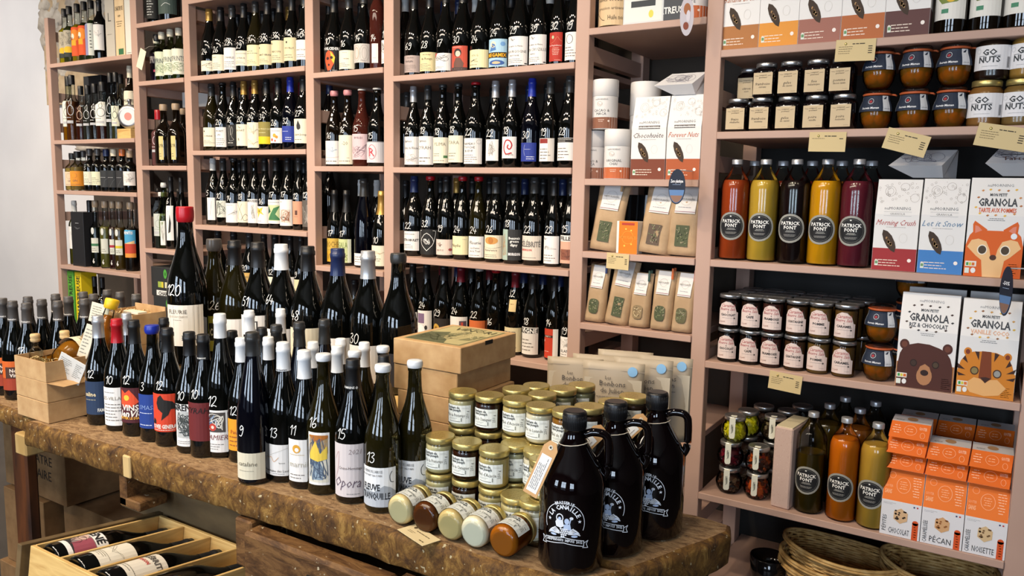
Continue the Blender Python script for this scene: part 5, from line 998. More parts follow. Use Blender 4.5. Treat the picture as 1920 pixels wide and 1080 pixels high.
T3 = [((868, 732), 'p'), ((918, 739), 'c'), ((970, 746), 'a'), ((1014.5, 758), 'l'), ((1064, 767), 'f'), ((968, 727), 'a'), ((1017, 737), 'a'), ((1056, 727), 'g'), ((1006, 721), 'p'), ((1091, 720), 'g'), ((1105, 760), 's'), ((1149, 751), 's'), ((1188, 741), 's')]
pos3 = ['far left of tall stacks', 'second tall stack', 'third tall stack', 'fourth tall stack', 'fifth tall stack behind growler', 'second row left', 'second row middle', 'third row middle', 'back row left', 'back row beside the sweet packs', 'behind the first growler cap', 'behind the second growler cap', 'rearmost right by the sweet packs']
for i, ((px, py), k) in enumerate(T3):
    p = onZ(px, py, BZ+3*JH)
    for lv in range(3): jar((p.x, p.y, BZ+.0006+lv*JH), k, 'gold-lidded jar of %s, %s level, %s' % (KD[k][2], names[lv], pos3[i]))
for px, py, k, lb in ((968, 926, 'p', 'single honey jar with patterned gold lid behind the lying jars'), (1022, 858, 'p', None), (1003, 935, 'l', 'low honey jar tucked beside the first growler')):
    if lb is None:
        p = onZ(px, py, BZ+2*JH); jar((p.x, p.y, BZ+.0006+JH), k, 'spring honey jar beside the hang tag, upper of two'); jar((p.x, p.y, BZ+.0006), k, 'spring honey jar beside the hang tag, lower of two')
    else: p = onZ(px, py, BZ+JH); jar((p.x, p.y, BZ+.0006), k, lb)
for i, ((px, py), k, lb) in enumerate(zip([(753, 955), (804, 967), (853, 980), (900, 992), (950, 1011)], ['p', 'f', 'a', 'l', 'f'], ['lying jar of cream honey, leftmost of five', 'lying jar of dark amber honey, second of five', 'lying jar of pale yellow honey, third of five', 'lying jar of white honey, fourth of five', 'lying jar of orange honey, nearest the growler'])):
    p = onZ(px, py, BZ+JR); KD['z%d' % i] = (KD[k][0], ['f0d8a4', '62300c', 'dcc084', 'f6e8cc', 'b2620c'][i], '')
    jar((p.x, 1.142, BZ+JR+.0012), 'z%d' % i, 'gold-lidded '+lb, rot=tuple((Matrix.Rotation(-PI/2, 3, 'X') @ Matrix.Rotation(.25, 3, 'Z')).to_euler()))
t = thing('price_card', 'cream price card lying at the bench edge before the honey jars', 'card', onZ(785, 1003, BZ+.004), (0, 0, -.32)); mb = MB()
mb.bev(-.045, -.021, 0, .045, .021, .0008, mat('d8c69a', .7, name='cream_price_card'), .0003); mb.build('card', t); mb = MB(); pr = Pr(mb, flat((0, 0, .0008), (1, 0, 0), (0, 1, 0))); pr.ell(-.028, .012, .004, .004, INK('5a4a2a'), 1); pr.micro(-.015, .03, .002, .010, 1, INK('5a4a2a'), 1, .002); pr.micro(-.03, 0, -.008, .0, 2, INK('7a6a4a'), 1); pr.micro(.02, .035, -.014, -.01, 1, INK('5a4a2a'), 1, .0025); mb.build('print', t)

# ================================================================ growlers
GH, GR = .283, .0595
GP = [(0, .86), (.012, .96), (.035, 1), (.52, 1), (.56, .985), (.60, .93), (.66, .78), (.72, .62), (.78, .46), (.83, .345), (.86, .31), (.88, .31), (.885, .34), (.895, .34), (.90, .31)]
def grad(t):
    for i in range(len(GP)-1):
        if GP[i+1][0] >= t: a, b = GP[i], GP[i+1]; return a[1]+(b[1]-a[1])*(t-a[0])/max(1e-6, b[0]-a[0])
    return GP[-1][1]
mb = MB(); mb.lathe([(z*GH, q*GR) for z, q in GP], G['b'], 40); GBODY = mb.mesh('glass')
mb = MB(); cr = GR*.36; mb.lathe([(.885*GH, cr*.98), (.888*GH, cr), (.985*GH, cr), (.995*GH, cr*.95), (1*GH, cr*.8)], M_BLACKP, 30); n0 = 30
for k in range(44): a = 2*PI*k/44; mb.tube([(cr*math.cos(a), cr*math.sin(a), .895*GH), (cr*math.cos(a), cr*math.sin(a), .975*GH)], .0005, M_BLACKP, 4)
GCAP = mb.mesh('screw_cap')
def sm3(P):
    q = [P[0]]+P+[P[-1]]; out = []
    for i in range(1, len(q)-2):
        for j in range(4):
            t = j/4; a, b, c, d = q[i-1:i+3]; out.append(tuple(.5*(2*b[x]+(-a[x]+c[x])*t+(2*a[x]-5*b[x]+4*c[x]-d[x])*t*t+(-a[x]+3*b[x]-3*c[x]+d[x])*t**3) for x in range(3)))
    return out+[P[-1]]
mb = MB(); mb.tube(sm3([(GR*.3, 0, .845*GH), (GR*.52, 0, .862*GH), (GR*.82, 0, .858*GH), (GR*.98, 0, .835*GH), (GR*1.03, 0, .79*GH), (GR*1.04, 0, .70*GH), (GR*1.02, 0, .62*GH), (GR*.93, 0, .575*GH), (GR*.84, 0, .56*GH)]), .0076, G['b'], 12); GHAN = mb.mesh('handle')
def emblem():
    mb = MB(); f = lambda u, v, l: (lambda q: (q*math.sin(u/q), -q*math.cos(u/q), v))(grad(v/GH)*GR+l); p = Pr(mb, f, .008)
    wt, bl = mat('e4e8ee', .6, name='white_screen_print'), mat('b9cbe8', .6, name='pale_blue_screen_print'); cx, cz, R_ = 0, .098, .036
    p.ring(cx, cz, R_, R_, .0011, wt, 1, 30, -.35, PI*.36); p.ring(cx, cz, R_, R_, .0011, wt, 1, 30, PI*.64, PI+.35)
    def arc(tx, r, h, a0, a1, b=1):
        n = len(tx)
        for i, ch in enumerate(tx):
            a = a0+(a1-a0)*i/(n-1)
            if ch != ' ': p.text(ch, cx+r*math.sin(a), cz+r*math.cos(a), h, wt, 2, h*.9, b, 0, -a)
    arc('BRASSERIE', R_+.0005, .0052, -.44, .44); arc('LA CANAILLE', R_*.79, .0078, -1.08, 1.08)
    def star(u, v, r): p.poly([(u+(r if i % 2 == 0 else r*.42)*math.sin(i*PI/5), v+(r if i % 2 == 0 else r*.42)*math.cos(i*PI/5)) for i in range(10)], wt, 2)
    star(-.0275, .1015, .0035); star(.0275, .1015, .0035)
    # two figures over a hop cone and sheaves
    p.ring(-.008, .106, .006, .007, .0018, wt, 2, 12); p.ell(-.008, .105, .0028, .003, bl, 3, 8); p.poly([(-.016, .098), (-.012, .104), (-.002, .102), (0, .092), (-.006, .088), (-.014, .09)], wt, 2)
    p.ell(.005, .101, .0045, .0055, bl, 3, 10); p.poly([(.0, .095), (.011, .096), (.013, .086), (-.001, .084)], bl, 2); p.line([(.012, .106), (.008, .088)], .0018, bl, 3); p.ell(.013, .107, .0035, .0028, wt, 3, 8)
    for r_ in range(5):
        for c_ in range(4-(r_ > 2)-(r_ > 3)): p.ell(-.0055+c_*.0036+(r_ % 2)*.0018+(r_ > 3)*.0018, .0865-r_*.0034, .0019, .0016, wt, 3, 6)
    for s in (-1, 1):
        for k in range(5):
            a = .15+k*.22; p.line([(s*.008, .078+k*.001), (s*(.008+.016*math.cos(a)), .076+.014*math.sin(a)), (s*(.010+.019*math.cos(a)), .074+.013*math.sin(a))], .0016, wt, 2)
        p.ell(s*.022, .080, .005, .0022, bl, 2, 8); p.ell(s*.019, .0745, .006, .002, bl, 2, 8)
    for q in ([(-.036, .066), (0, .0715), (.036, .066), (.036, .056), (0, .0615), (-.036, .056), (-.036, .066)],): p.line(q, .0012, wt, 2)
    p.line([(.036, .062), (.044, .066), (.041, .060), (.044, .053), (.034, .054)], .0011, wt, 2); p.line([(-.036, .062), (-.044, .066), (-.041, .060), (-.044, .053), (-.034, .054)], .0011, wt, 2)
    tx = 'INDEPENDANTS DEPUIS 2012'; n = len(tx)
    for i, ch in enumerate(tx):
        if ch != ' ': u = -.032+.064*i/(n-1); p.text(ch, u, .0636+(1-(u/.036)**2)*.0040-.0012, .0042, wt, 3, .0026, 1)
    return mb.mesh('screen_print')
GEMB = emblem()
for i, (px, py) in enumerate([(1078, 770), (1155, 753), (1233, 735)]):
    p = onZ(px, py, BZ+GH); rz = facing(p.x, p.y, -.22)
    t = thing('growler', ['nearest', 'middle', 'rearmost'][i]+' amber-black glass growler with looped handle and brewery print', 'bottle', (p.x, p.y, BZ+.001), rz, 'growlers at the right end of the bench')
    obj('glass', GBODY, t); obj('screw_cap', GCAP, t); h = obj('handle', GHAN, t); h.rotation_euler = (0, 0, .22); obj('screen_print', GEMB, t)
    # tag hanging from a string round the neck
    tg = thing('hang_tag', 'kraft hang tag with white sticker tied to the %s growler' % ['nearest', 'middle', 'rearmost'][i], 'tag', (p.x, p.y, BZ), rz, 'growler hang tags')
    mb = MB(); zz = .80*GH; cord = [((GR*.46)*math.sin(a), -(GR*.46)*math.cos(a), zz+.003*math.sin(a)) for a in [k*2*PI/14 for k in range(14)]]; mb.tube(cord, .0008, M_STRING, 5, True); mb.build('string', tg)
    mb = MB(); tilt = [.30, .68, .68][i]; M3 = Matrix.Translation([(-.034, -.036, .775*GH), (-.024, -.034, .815*GH), (-.024, -.034, .815*GH)][i]) @ Matrix.Rotation(-.25, 4, 'Z') @ Matrix.Rotation(tilt, 4, 'Y') @ Matrix.Rotation(-.30, 4, 'X'); w2, L = .0145, (.088, .066, .066)[i]
    out = [(-w2, -L), (w2, -L), (w2, .002), (w2*.45, .014), (-w2*.45, .014), (-w2, .002)]
    fr_ = [M3 @ Vector((a, -.0006, b)) for a, b in out]; bk = [M3 @ Vector((a, .0006, b)) for a, b in out]; n = 6
    mb.add(fr_+bk, [tuple(range(n)), tuple(range(2*n-1, n-1, -1))]+[(k, k+n, (k+1) % n+n, (k+1) % n) for k in range(n)], mat('c49a68', .75, name='tag_kraft')); mb.build('card', tg)
    mb = MB(); o3 = M3 @ Vector((0, -.0008, 0)); pr = Pr(mb, flat(o3, M3.to_3x3() @ Vector((1, 0, 0)), M3.to_3x3() @ Vector((0, 0, 1))))
    pr.rect(-.0105, -L+.006, .0105, -.012, INK('e4e4e0'), 0); pr.ring(0, .003, .0030, .0030, .0026, INK('f0ead8'), 1, 14); pr.ell(0, .003, .0017, .0017, INK('1a1410'), 2, 10)
    for k in range(5): pr.micro(-L+.012, -.02, -.001, .001, 1, INK('77757a'), 2, .0011, 'l', k+3) if False else [pr.rect(-.008+k*.0032, -L+.012+j*.006, -.0068+k*.0032, -L+.016+j*.006+(.0015 if (j+k) % 3 else 0), INK('8a888c'), 2) for j in range((8 if k < 4 else 10)-(0 if i == 0 else 4))]
    mb.build('print', tg)
# ================================================================ tea bay
B6, z6 = 'tea bay', BAYS[5][1]
CS = mat('e4e2df', .6, name='white_card_stock')
def canister(px, z, h, r, band, txt, label, Y=2.67, off=-.30, py=250):
    x = onY(px, py, Y).x; t = thing('canister', label, 'canister', (x, Y, z+.0008), facing(x, Y, off), 'breakfast canisters')
    mb = MB(); mb.lathe([(0, r*.97), (.003, r), (h*.66, r)], CS, 28); mb.build('body', t)
    mb = MB(); mb.lathe([(h*.662, r*1.0), (h*.665, r*1.025), (h*.985, r*1.025), (h, r*.99)], CS, 28); mb.build('lid', t)
    f = lambda u, v, l: ((r+l)*math.sin(u/r), -(r+l)*math.cos(u/r), v); mb = MB(); p = Pr(mb, f, r*.25)
    p.rect(-r*3.1, .002, r*3.1, h*.235, INK(band), 0); W = r*1.7
    deco(p, W, h*.66, 0, (t_('nuMORNING', .5, .90, .05, '7a7a7a', .8), ('o', .42, .76, .12, .07, 'b9a79a', .0009), ('s', .3, .55, .7, .82, 8, 'c9bbb0', .0008), t_(txt[0], .5, .56, .08, '4a4a4a', .8), t_(txt[1], .5, .46, .08, '4a4a4a', .6), ('m', .3, .7, .2, .3, 2, 'ecd8c8', 'c'), ('e', .85, .24, .05, .03, 'e8d8cc')))
    mb.build('label', t); return t
canister(1133, z6[2]+.181, .178, .047, '8a5a44', ('CACAO &', 'MACA'), 'white cacao canister stacked above two others, tea bay')
canister(1113, z6[2], .178, .047, '9a6a54', ('CACAO &', 'MACA'), 'white cacao canister half behind the chai one, tea bay', py=300, Y=2.70)
canister(1157, z6[2], .178, .0475, 'c0663a', ('ORIGINAL', 'CHAI'), 'white canister with orange band reading ORIGINAL CHAI', py=300, Y=2.655)
canister(1208, z6[2], .36, .056, '7a2430', ('PURE', 'CACAO'), 'tall white canister behind the muesli boxes', py=250, Y=2.80)
canister(1213, z6[1]-.0, .2, .055, 'c0663a', ('CHAI', 'LATTE'), 'white canister with orange base at right of the top shelf, tea bay', py=20, Y=2.68).location.x = onY(1303, 20, 2.70).x
def gable_box(px0, px1, py, z, h, d, band, bandh, label, items, Y=2.625, cat='box', name='cereal_box', group='cereal boxes', split=.62, base='e4e3e1', gx=0):
    x0, x1 = onY(px0, py, Y).x, onY(px1, py, Y).x; w_ = x1-x0-.002
    t = thing(name, label, cat, ((x0+x1)/2, Y, z+.0008), 0, group); hb = h*split; lean = d*.40
    mt = mat(base, .55, name='carton_white'); mb = MB(); W2 = w_/2
    vs = [(-W2, 0, 0), (W2, 0, 0), (W2, d, 0), (-W2, d, 0), (-W2, 0, hb), (W2, 0, hb), (W2, d, hb), (-W2, d, hb), (-W2, lean, h), (W2, lean, h), (W2, d-lean*.9, h), (-W2, d-lean*.9, h)]
    mb.add(vs, [(0, 3, 2, 1), (0, 1, 5, 4), (1, 2, 6, 5), (2, 3, 7, 6), (3, 0, 4, 7), (4, 5, 9, 8), (5, 6, 10, 9), (6, 7, 11, 10), (7, 4, 8, 11), (8, 9, 10, 11)], mt); mb.build('carton', t)
    f = lambda u, v, l: (u, -l+(max(0, v-hb)/(h-hb)*lean), v)
    mb = MB(); p = Pr(mb, f); p.rect(-W2+.0004, .0003, W2-.0004, h*bandh, INK(band), 0)
    deco(p, w_, h, 0, items)
    # side faces carry the band colour too
    b = INK(band); mb.add([(W2+.0003, 0, .0003), (W2+.0003, d, .0003), (W2+.0003, d, h*bandh), (W2+.0003, 0, h*bandh)], [(0, 1, 2, 3)], b)
    mb.build('print', t); return t
def leafwin(u, v, s=.11, col='3a2a1c'):
    P_ = [(u+s*math.cos(a)*(.55), v+s*.62*math.sin(a)) for a in [k*PI/8 for k in range(16)]]
    P_ = [(u+s*a, v+s*b) for a, b in ((-1.0, .85), (-.3, .74), (.4, .42), (.95, -.08), (1.15, -.45), (1.0, -.85), (.4, -.72), (-.3, -.38), (-.85, .08), (-1.12, .5))]
    r3 = random.Random(int(u*100+v*77)); out = [('p', P_, col, 4)]
    for _ in range(10):
        a, b = r3.uniform(-.5, .5), r3.uniform(-.4, .35); out.append(('e', u+a*s*1.1, v+(-a*.55+b*.6)*s, s*.16, s*.10, ['8a6a44', 'b08a5a', '5a4028', 'c9a878'][_ % 4], 5))
    return tuple(out)
def finep(c='f0e0d0'): return (('m', .08, .72, .04, .13, 3, c), ('e', .85, .12, .045, .02, 'f4ece4'), ('r', .07, .05, .15, .11, 'dfe6dc', 3), ('r', .08, .07, .14, .10, '6a9a6a', 4))
def doodle(c, sd):
    r8 = random.Random(sd); out = [('o', .3, .87, .12, .055, c, .0007), ('o', .62, .92, .10, .04, c, .0007), ('o', .86, .80, .10, .045, c, .0007), ('o', .3, .87, .07, .035, c, .0006)]
    for _ in range(26): a, b = r8.uniform(.05, .95), r8.uniform(.75, .97); out.append(('o', a, b, .022, .011, c, .0006))
    for _ in range(14): a, b = r8.uniform(.05, .95), r8.uniform(.74, .97); out.append(('e', a, b, .007, .0035, c))
    return tuple(out)
def cereal(name1, name2, ic, band, sc, sub='MUESLI PROTEINE', boxed=0):
    it = doodle('a8a09a', sum(map(ord, name1)) % 40)+(t_('nuMORNING', .5, .685, .032, '6f7378', .72), ('r', .2, .605, .82, .645, '5a5450' if not boxed else 'e4e3e1', 1))
    it += (t_(sub, .51, .625, .022, 'f0f0f0' if not boxed else '8a8a8a', .55),)
    if boxed: it += (('l', [(.2, .605), (.82, .605)], '9a9a9a', .0006), ('l', [(.2, .648), (.82, .648)], '9a9a9a', .0006))
    return it+(t_(name1, .5, .53, .06, sc, .88, 0, .35), ('m', .25, .75, .47, .485, 1, '9a9490', 'c'), ('o', .68, .36, .09, .05, 'c9c4bc', .0006))+leafwin(.36, .325, .145)+finep()
gable_box(1181, 1246, 330, z6[2], .288, .07, '7a3c26', .245, 'muesli box reading Chocohuete with dark brown base, tea bay', cereal('Chocohu\u00e8te', '', '', '', '5a4a44'), Y=2.61)
gable_box(1247, 1311, 334, z6[2], .288, .07, 'b0582e', .245, 'muesli box reading Forever Nuts with orange brown base, tea bay', cereal('Forever Nuts', '', '', '', 'c06a3c'), Y=2.605)
def lying_box(px0, px1, py, Y, z, depth, h, label, rz=0, seed=1, txt=None):
    x0, x1 = onY(px0, py, Y).x, onY(px1, py, Y).x; w_ = x1-x0
    t = thing('cereal_box', label, 'box', ((x0+x1)/2, Y, z), rz, 'cereal boxes lying down'); mb = MB(); W2 = w_/2; mt = mat('d9d8d8', .55, name='carton_white2')
    vs = [(-W2, 0, h*.42), (W2*.62, 0, h*.42), (W2, depth*.55, h*1.0), (-W2*.45, depth*.55, h*1.0), (W2, depth, h), (-W2*.45, depth, h), (-W2*.25, depth*.30, 0), (W2*.66, depth*.30, 0), (W2, depth, 0), (-W2*.25, depth, 0)]
    mb.add(vs, [(0, 1, 2, 3), (3, 2, 4, 5), (6, 7, 1, 0), (9, 8, 7, 6), (1, 7, 8, 4, 2), (0, 3, 5, 9, 6), (5, 4, 8, 9)], mt); mb.build('carton', t)
    mb = MB(); p = Pr(mb, flat((-W2*.05, depth*.27, h*.71), (1, 0, 0), (0, .55*depth, .58*h)))
    p.scrib(-W2*.6, W2*.6, -h*.30, h*.30, 26, INK('8f8a94'), .0011, seed)
    if txt: p.rect(-W2*.35, h*.02, W2*.9, h*.05, INK('3a3a3a'), 2); p.text(txt, W2*.2, -h*.2, h*.22, INK('6a4a3a'), 2, W2)
    for q in (.3, .7): p.ring(W2*q-.02, h*.05, h*.25, h*.25, .001, INK('77727e'), 1, 14)
    mb.build('print', t); return t
lying_box(1225, 1314, 180, 2.60, z6[2]+.2895, .09, .075, 'white cereal box lying on top of the two muesli boxes', seed=4)
# top shelf of the tea bay
carton(1206, 15, z6[1], .15, .07, .26, 'white carton with dark oval label, top shelf of tea bay', 'carton', mat('cfd3d3', .6), items=(('r', .04, .03, .96, .97, 'dfe2dc'), ('r', .2, .22, .8, .30, '3a3f42', 2), ('m', .25, .75, .4, .6, 3, '8a8a80', 'c'), ('e', .7, .12, .06, .05, 'd8d05a')), Y=2.61, group='top shelf cartons in the tea bay')
carton(1248, 12, z6[1], .155, .07, .24, 'dark grey carton reading CHARTREUSE, top shelf of tea bay', 'carton', mat('3c4046', .6), items=(t_('CHARTREUSE', .52, .15, .09, 'e8e8e4', .9, 1), ('r', .28, .34, .78, .62, '2c2418', 2))+tuple(('e', .3+.05*(k % 9), .38+.05*(k//9)+.02*(k % 2), .028, .03, ['c9b070', '8a7a4a', 'e0cf98', '6a5a30'][k % 4], 3) for k in range(36)), Y=2.612, group='top shelf cartons in the tea bay')
x = onY(1142, 25, 2.68).x+.022; t = thing('tin', 'round beige tin with dark script, top shelf of tea bay', 'tin', (x, 2.68, z6[1]+.0008), facing(x, 2.68, -.2))
mb = MB(); mb.lathe([(0, .055), (.002, .058), (.20, .058), (.202, .054)], mat('4a3a28', .4, name='dark_glass_tin'), 28); mb.build('body', t)
mb = MB(); f = lambda u, v, l: ((.058+l)*math.sin(u/.058), -(.058+l)*math.cos(u/.058), v); p = Pr(mb, f, .014); p.rect(-.085, .01, .085, .19, INK('d9bd94'), 0); deco(p, .13, .18, .01, (t_('olives et sucres', .5, .5, .08, '4a3a28', .9), t_('pression artisanale', .5, .33, .06, '6a5a48', .85), t_('Huile noix', .65, .15, .09, '3a2c1c', .5), ('l', [(0, .25), (.2, .12), (.3, .1)], '4a3a28', .002))); mb.build('label', t)
# dark bottle glimpsed behind through the ladder frame is in the neighbouring bay
# kraft tea bags
def tea_bag(px, py, z, w_, h, label, win, Y=2.67, lean=0, rz=0, peg=None, tilt=0, wc='4a5236', pegu=.2, tg='tea bags'):
    x = onY(px, py, Y).x; t = thing('tea_bag', label, 'bag', (x, Y, z+.005), (-tilt, lean, rz), tg); W2 = w_/2; D = .032; r3 = random.Random(int(px))
    nu, nv = 8, 12; vs = []; fs = []
    for side in (0, 1):
        for j in range(nv+1):
            v = j/nv; d = D*(1-v**1.6)*(1 if v > .02 else .9)+.0015; sag = 1-.06*math.sin(v*PI)
            for i in range(nu+1):
                u = i/nu*2-1; b = (1-u**4)**.5 if abs(u) < 1 else 0
                y = d*(.55+.45*b)*(1 if side else -1)+r3.uniform(-.0009, .0009)+.002*math.sin(v*14+u*3); y += .012*v*v
                vs.append((u*W2*(sag if j else 1), y if abs(u) < 1 else (y-.012*v*v)*.3+.012*v*v, v*h))
    m_ = (nu+1)*(nv+1)
    for s in (0, 1):
        for j in range(nv):
            for i in range(nu):
                a = s*m_+j*(nu+1)+i; q = (a, a+1, a+nu+2, a+nu+1); fs.append(q if s == 0 else q[::-1])
    for j in range(nv):
        for i in (0, nu):
            a = j*(nu+1)+i; b = a+nu+1; q = (a, b, b+m_, a+m_); fs.append(q if i == 0 else q[::-1])
    for i in range(nu):
        fs.append((i, i+m_, i+1+m_, i+1)); a = nv*(nu+1)+i; fs.append((a, a+1, a+1+m_, a+m_))
    mb = MB(); mb.add(vs, fs, M_KBAG, True); mb.build('paper_bag', t)
    def f(u, v, l):
        q = max(0, min(1, v/h)); d = D*(1-q**1.6)+.0015; uu = max(-1, min(1, u/W2)); return (u, -d*(.55+.45*(1-uu**4)**.5)-l*1.5-.0032+.012*q*q+.002*math.sin(q*14+uu*3)*1, v)
    mb = MB(); p = Pr(mb, f); wl_ = w_*.30
    for j in range(6): a, b = h*(.60+.065*j), h*(.60+.065*(j+1)); p.rect(-wl_, a, wl_, b, INK('dcdad7'), 0)
    p.ring(0, h*.80, w_*.17, w_*.17, .0006, INK('9a9e98'), 2, 16); p.text('HAPPY PLANTES', 0, h*.80, .0062, INK('6a6a66'), 3, wl_*1.6); p.micro(-wl_*.7, wl_*.7, h*.67, h*.70, 1, INK('9a9aa0'), 2); p.rect(-wl_, h*.618, wl_, h*.626, INK('8a4a58'), 2); p.micro(-wl_*.5, wl_*.6, h*.94, h*.96, 1, INK('77777f'), 2)
    mb.build('label', t)
    mb = MB(); p = Pr(mb, f); wr, hr = (w_*.19, h*.15) if win == 'rect' else (w_*.24, h*.13)
    if win == 'rect': p.rect(-wr, h*.28-hr, wr, h*.28+hr, INK(wc), 1)
    else: p.poly([(wr*math.copysign(abs(math.cos(a))**.6, math.cos(a)), h*.28+hr*math.copysign(abs(math.sin(a))**.6, math.sin(a))) for a in [k*PI/10 for k in range(20)]], INK(wc), 1)
    for k in range(34):
        a, b = r3.uniform(-.8, .8)*wr, h*.28+r3.uniform(-.85, .85)*hr; an = r3.uniform(0, PI); s_ = r3.uniform(.003, .006)
        if win != 'rect' and (a/wr)**2+((b-h*.28)/hr)**2 > .8: continue
        p.line([(a, b), (a+s_*math.cos(an), b+s_*math.sin(an))], .0022, INK(['6f7a52', '8a8f6a', '3a4228', '9a9078'][k % 4] if wc != '8a7656' else ['c9b48a', 'e0d0a8', '6a5638', 'a89068'][k % 4]), 2)
    mb.build('window', t)
    if peg:
        mb = MB(); px_ = W2*pegu; mb.bev(px_-.004, -.010, h-.028, px_+.004, -.004, h+.012, mat(peg, .6, name='peg_'+peg), .001); mb.bev(px_-.004, .006+.006, h-.028, px_+.004, .018, h+.012, mat(peg, .6, name='peg_'+peg), .001); mb.build('clothes_peg', t)
    return t
tea_bag(1134, 470, z6[3], .125, .250, 'kraft tea bag with wooden peg leaning at left, upper tea shelf', 'rect', Y=2.655, lean=.10, peg='b9986c', pegu=.55, tilt=.05)
tea_bag(1226, 475, z6[3], .125, .240, 'kraft tea bag tilting right in the middle of the upper tea shelf', 'rect', Y=2.65, lean=.09, tilt=.08, wc='5a4a3c')
tea_bag(1281, 478, z6[3], .125, .245, 'kraft tea bag at right behind the oval tag, upper tea shelf', 'rect', Y=2.66, lean=.03, peg='8a7a5c', pegu=.8)
tea_bag(1117, 600, z6[4], .083, .212, 'slim kraft tea bag with navy peg, left of the lower tea shelf', 'round', Y=2.65, lean=.05, peg='26386a', pegu=.75)
tea_bag(1157, 608, z6[4], .098, .238, 'kraft tea bag slumped sideways, second on the lower tea shelf', 'rect', Y=2.648, lean=.14, rz=.1)
tea_bag(1199, 612, z6[4], .080, .195, 'slim kraft tea bag with dark green peg, third on the lower tea shelf', 'round', Y=2.645, lean=.03, peg='2c4a40', pegu=.7, wc='8a7656')
tea_bag(1240, 616, z6[4], .082, .210, 'slim kraft tea bag with orange peg, fourth on the lower tea shelf', 'round', Y=2.643, lean=.03, peg='c2622c', pegu=.75)
tea_bag(1280, 620, z6[4], .082, .208, 'slim kraft tea bag with pink peg, right end of the lower tea shelf', 'round', Y=2.645, lean=.03, peg='c98a7c', pegu=.8, wc='5c5a3c')
for i in range(5):
    x = onY(1168+i*13, 400, 2.82).x; t = thing('black_pouch', 'black glossy pouch standing behind the orange box, %s from left' % ORD[i+1], 'bag', (x, 2.82+i*.004, z6[3]+.001), .1*(i-2), 'black pouches'); mb = MB()
    mb.box(-.03, -.018, 0, .03, .018, .21, gloss('black_foil', '0c0d10', .25), (0, .014, 0, .014)); mb.build('pouch', t)
t = carton(1174, 476, z6[3], .082, .05, .117, 'orange card box with white sides and gold ring, upper tea shelf', 'tea_box', mat('e6e2dc', .55, name='white_box_card'), items=(('r', .12, .0, 1, 1, 'e87a14', 0), ('o', .55, .5, .27, .2, 'f2a83c', .0016), ('e', .45, .76, .04, .025, 'f6c850'), ('e', .7, .72, .04, .025, 'f6c850'), ('e', .4, .24, .04, .03, 'f6c850'), ('e', .72, .3, .04, .025, 'f6c850'), t_('HAPPY PLANTES', .56, .5, .09, 'f2a040', .8), ('r', .25, .88, .85, .95, 'b03a2c', 2)), Y=2.615)
# doypacks standing on the rear table
def doy(px, py, Y, label, w_=.165, h=.215, rz=-.15):
    p = onY(px, py, Y); h = p.z-BZ-.001; t = thing('sweet_pouch', label, 'bag', (p.x, Y, BZ+.001), (-.05, 0, facing(p.x, Y, rz)), 'stand-up sweet pouches'); W2 = w_/2
    mb = MB(); r3 = random.Random(int(px)); nu, nv = 8, 10; vs = []; fs = []
    for s in (-1, 1):
        for j in range(nv+1):
            v = j/nv
            for i in range(nu+1):
                u = i/nu*2-1; vs.append((u*W2*(1-.02*math.sin(v*PI)), s*(.030*(1-v)**.8*(1-u*u*.9)+.0012)+.0012*math.sin(u*7+v*5), v*h))
    m_ = (nu+1)*(nv+1)
    for s in (0, 1):
        for j in range(nv):
            for i in range(nu): a = s*m_+j*(nu+1)+i; q = (a, a+1, a+nu+2, a+nu+1); fs.append(q if s == 0 else q[::-1])
    for j in range(nv):
        for i in (0, nu): a = j*(nu+1)+i; b = a+nu+1; q = (a, b, b+m_, a+m_); fs.append(q if i == 0 else q[::-1])
    for i in range(nu): fs.append((i, i+m_, i+1+m_, i+1)); a = nv*(nu+1)+i; fs.append((a, a+1, a+1+m_, a+m_))
    mb.add(vs, fs, mat('a89b86', .45, name='pearl_kraft_pouch'), True); mb.build('pouch', t)
    def f(u, v, l): q = max(0, min(1, v/h)); uu = max(-1, min(1, u/W2)); return (u, -(.030*(1-q)**.8*(1-uu*uu*.9)+.0012)+.0012*math.sin(uu*7+q*5)-l-.0026, v)
    mb = MB(); p2 = Pr(mb, f)
    for k in range(4): p2.rect(-W2*.93, h*(.2+.15*k), W2*.93, h*(.2+.15*(k+1)), INK('beb4a0'), 0)
    for ln, dy, hh_ in (('Les', .035, .009), ('Bonbons', .050, .014), ('de Julien', .068, .013)): p2.text(ln, (-.012 if ln == 'Les' else 0), h-dy-.006, hh_, INK('4a4644'), 3, W2*1.3, 0)
    p2.micro(-W2*.5, W2*.5, h-.095, h-.088, 1, INK('6a6664'), 2); p2.ell(W2*.62, h-.022, .013, .013, INK('7fb0d8'), 2, 20); p2.line([(-W2, h*.90), (W2, h*.90)], .0012, INK('9a9080'), 1)
    mb.build('print', t)
doy(1150, 680, 1.86, 'kraft sweet pouch in front centre reading Les Bonbons de Julien')
doy(1078, 672, 1.93, 'kraft sweet pouch at left beside the cardboard boxes', w_=.16)
doy(1125, 667, 2.00, 'kraft sweet pouch with half-hidden blue dot, second row left', w_=.16)
doy(1205, 674, 1.92, 'kraft sweet pouch with blue dot right of the front one', w_=.16)
doy(1246, 670, 1.98, 'kraft sweet pouch at the right end of the group', w_=.15)
doy(1172, 659, 2.05, 'kraft sweet pouch at the very back of the group', w_=.16)

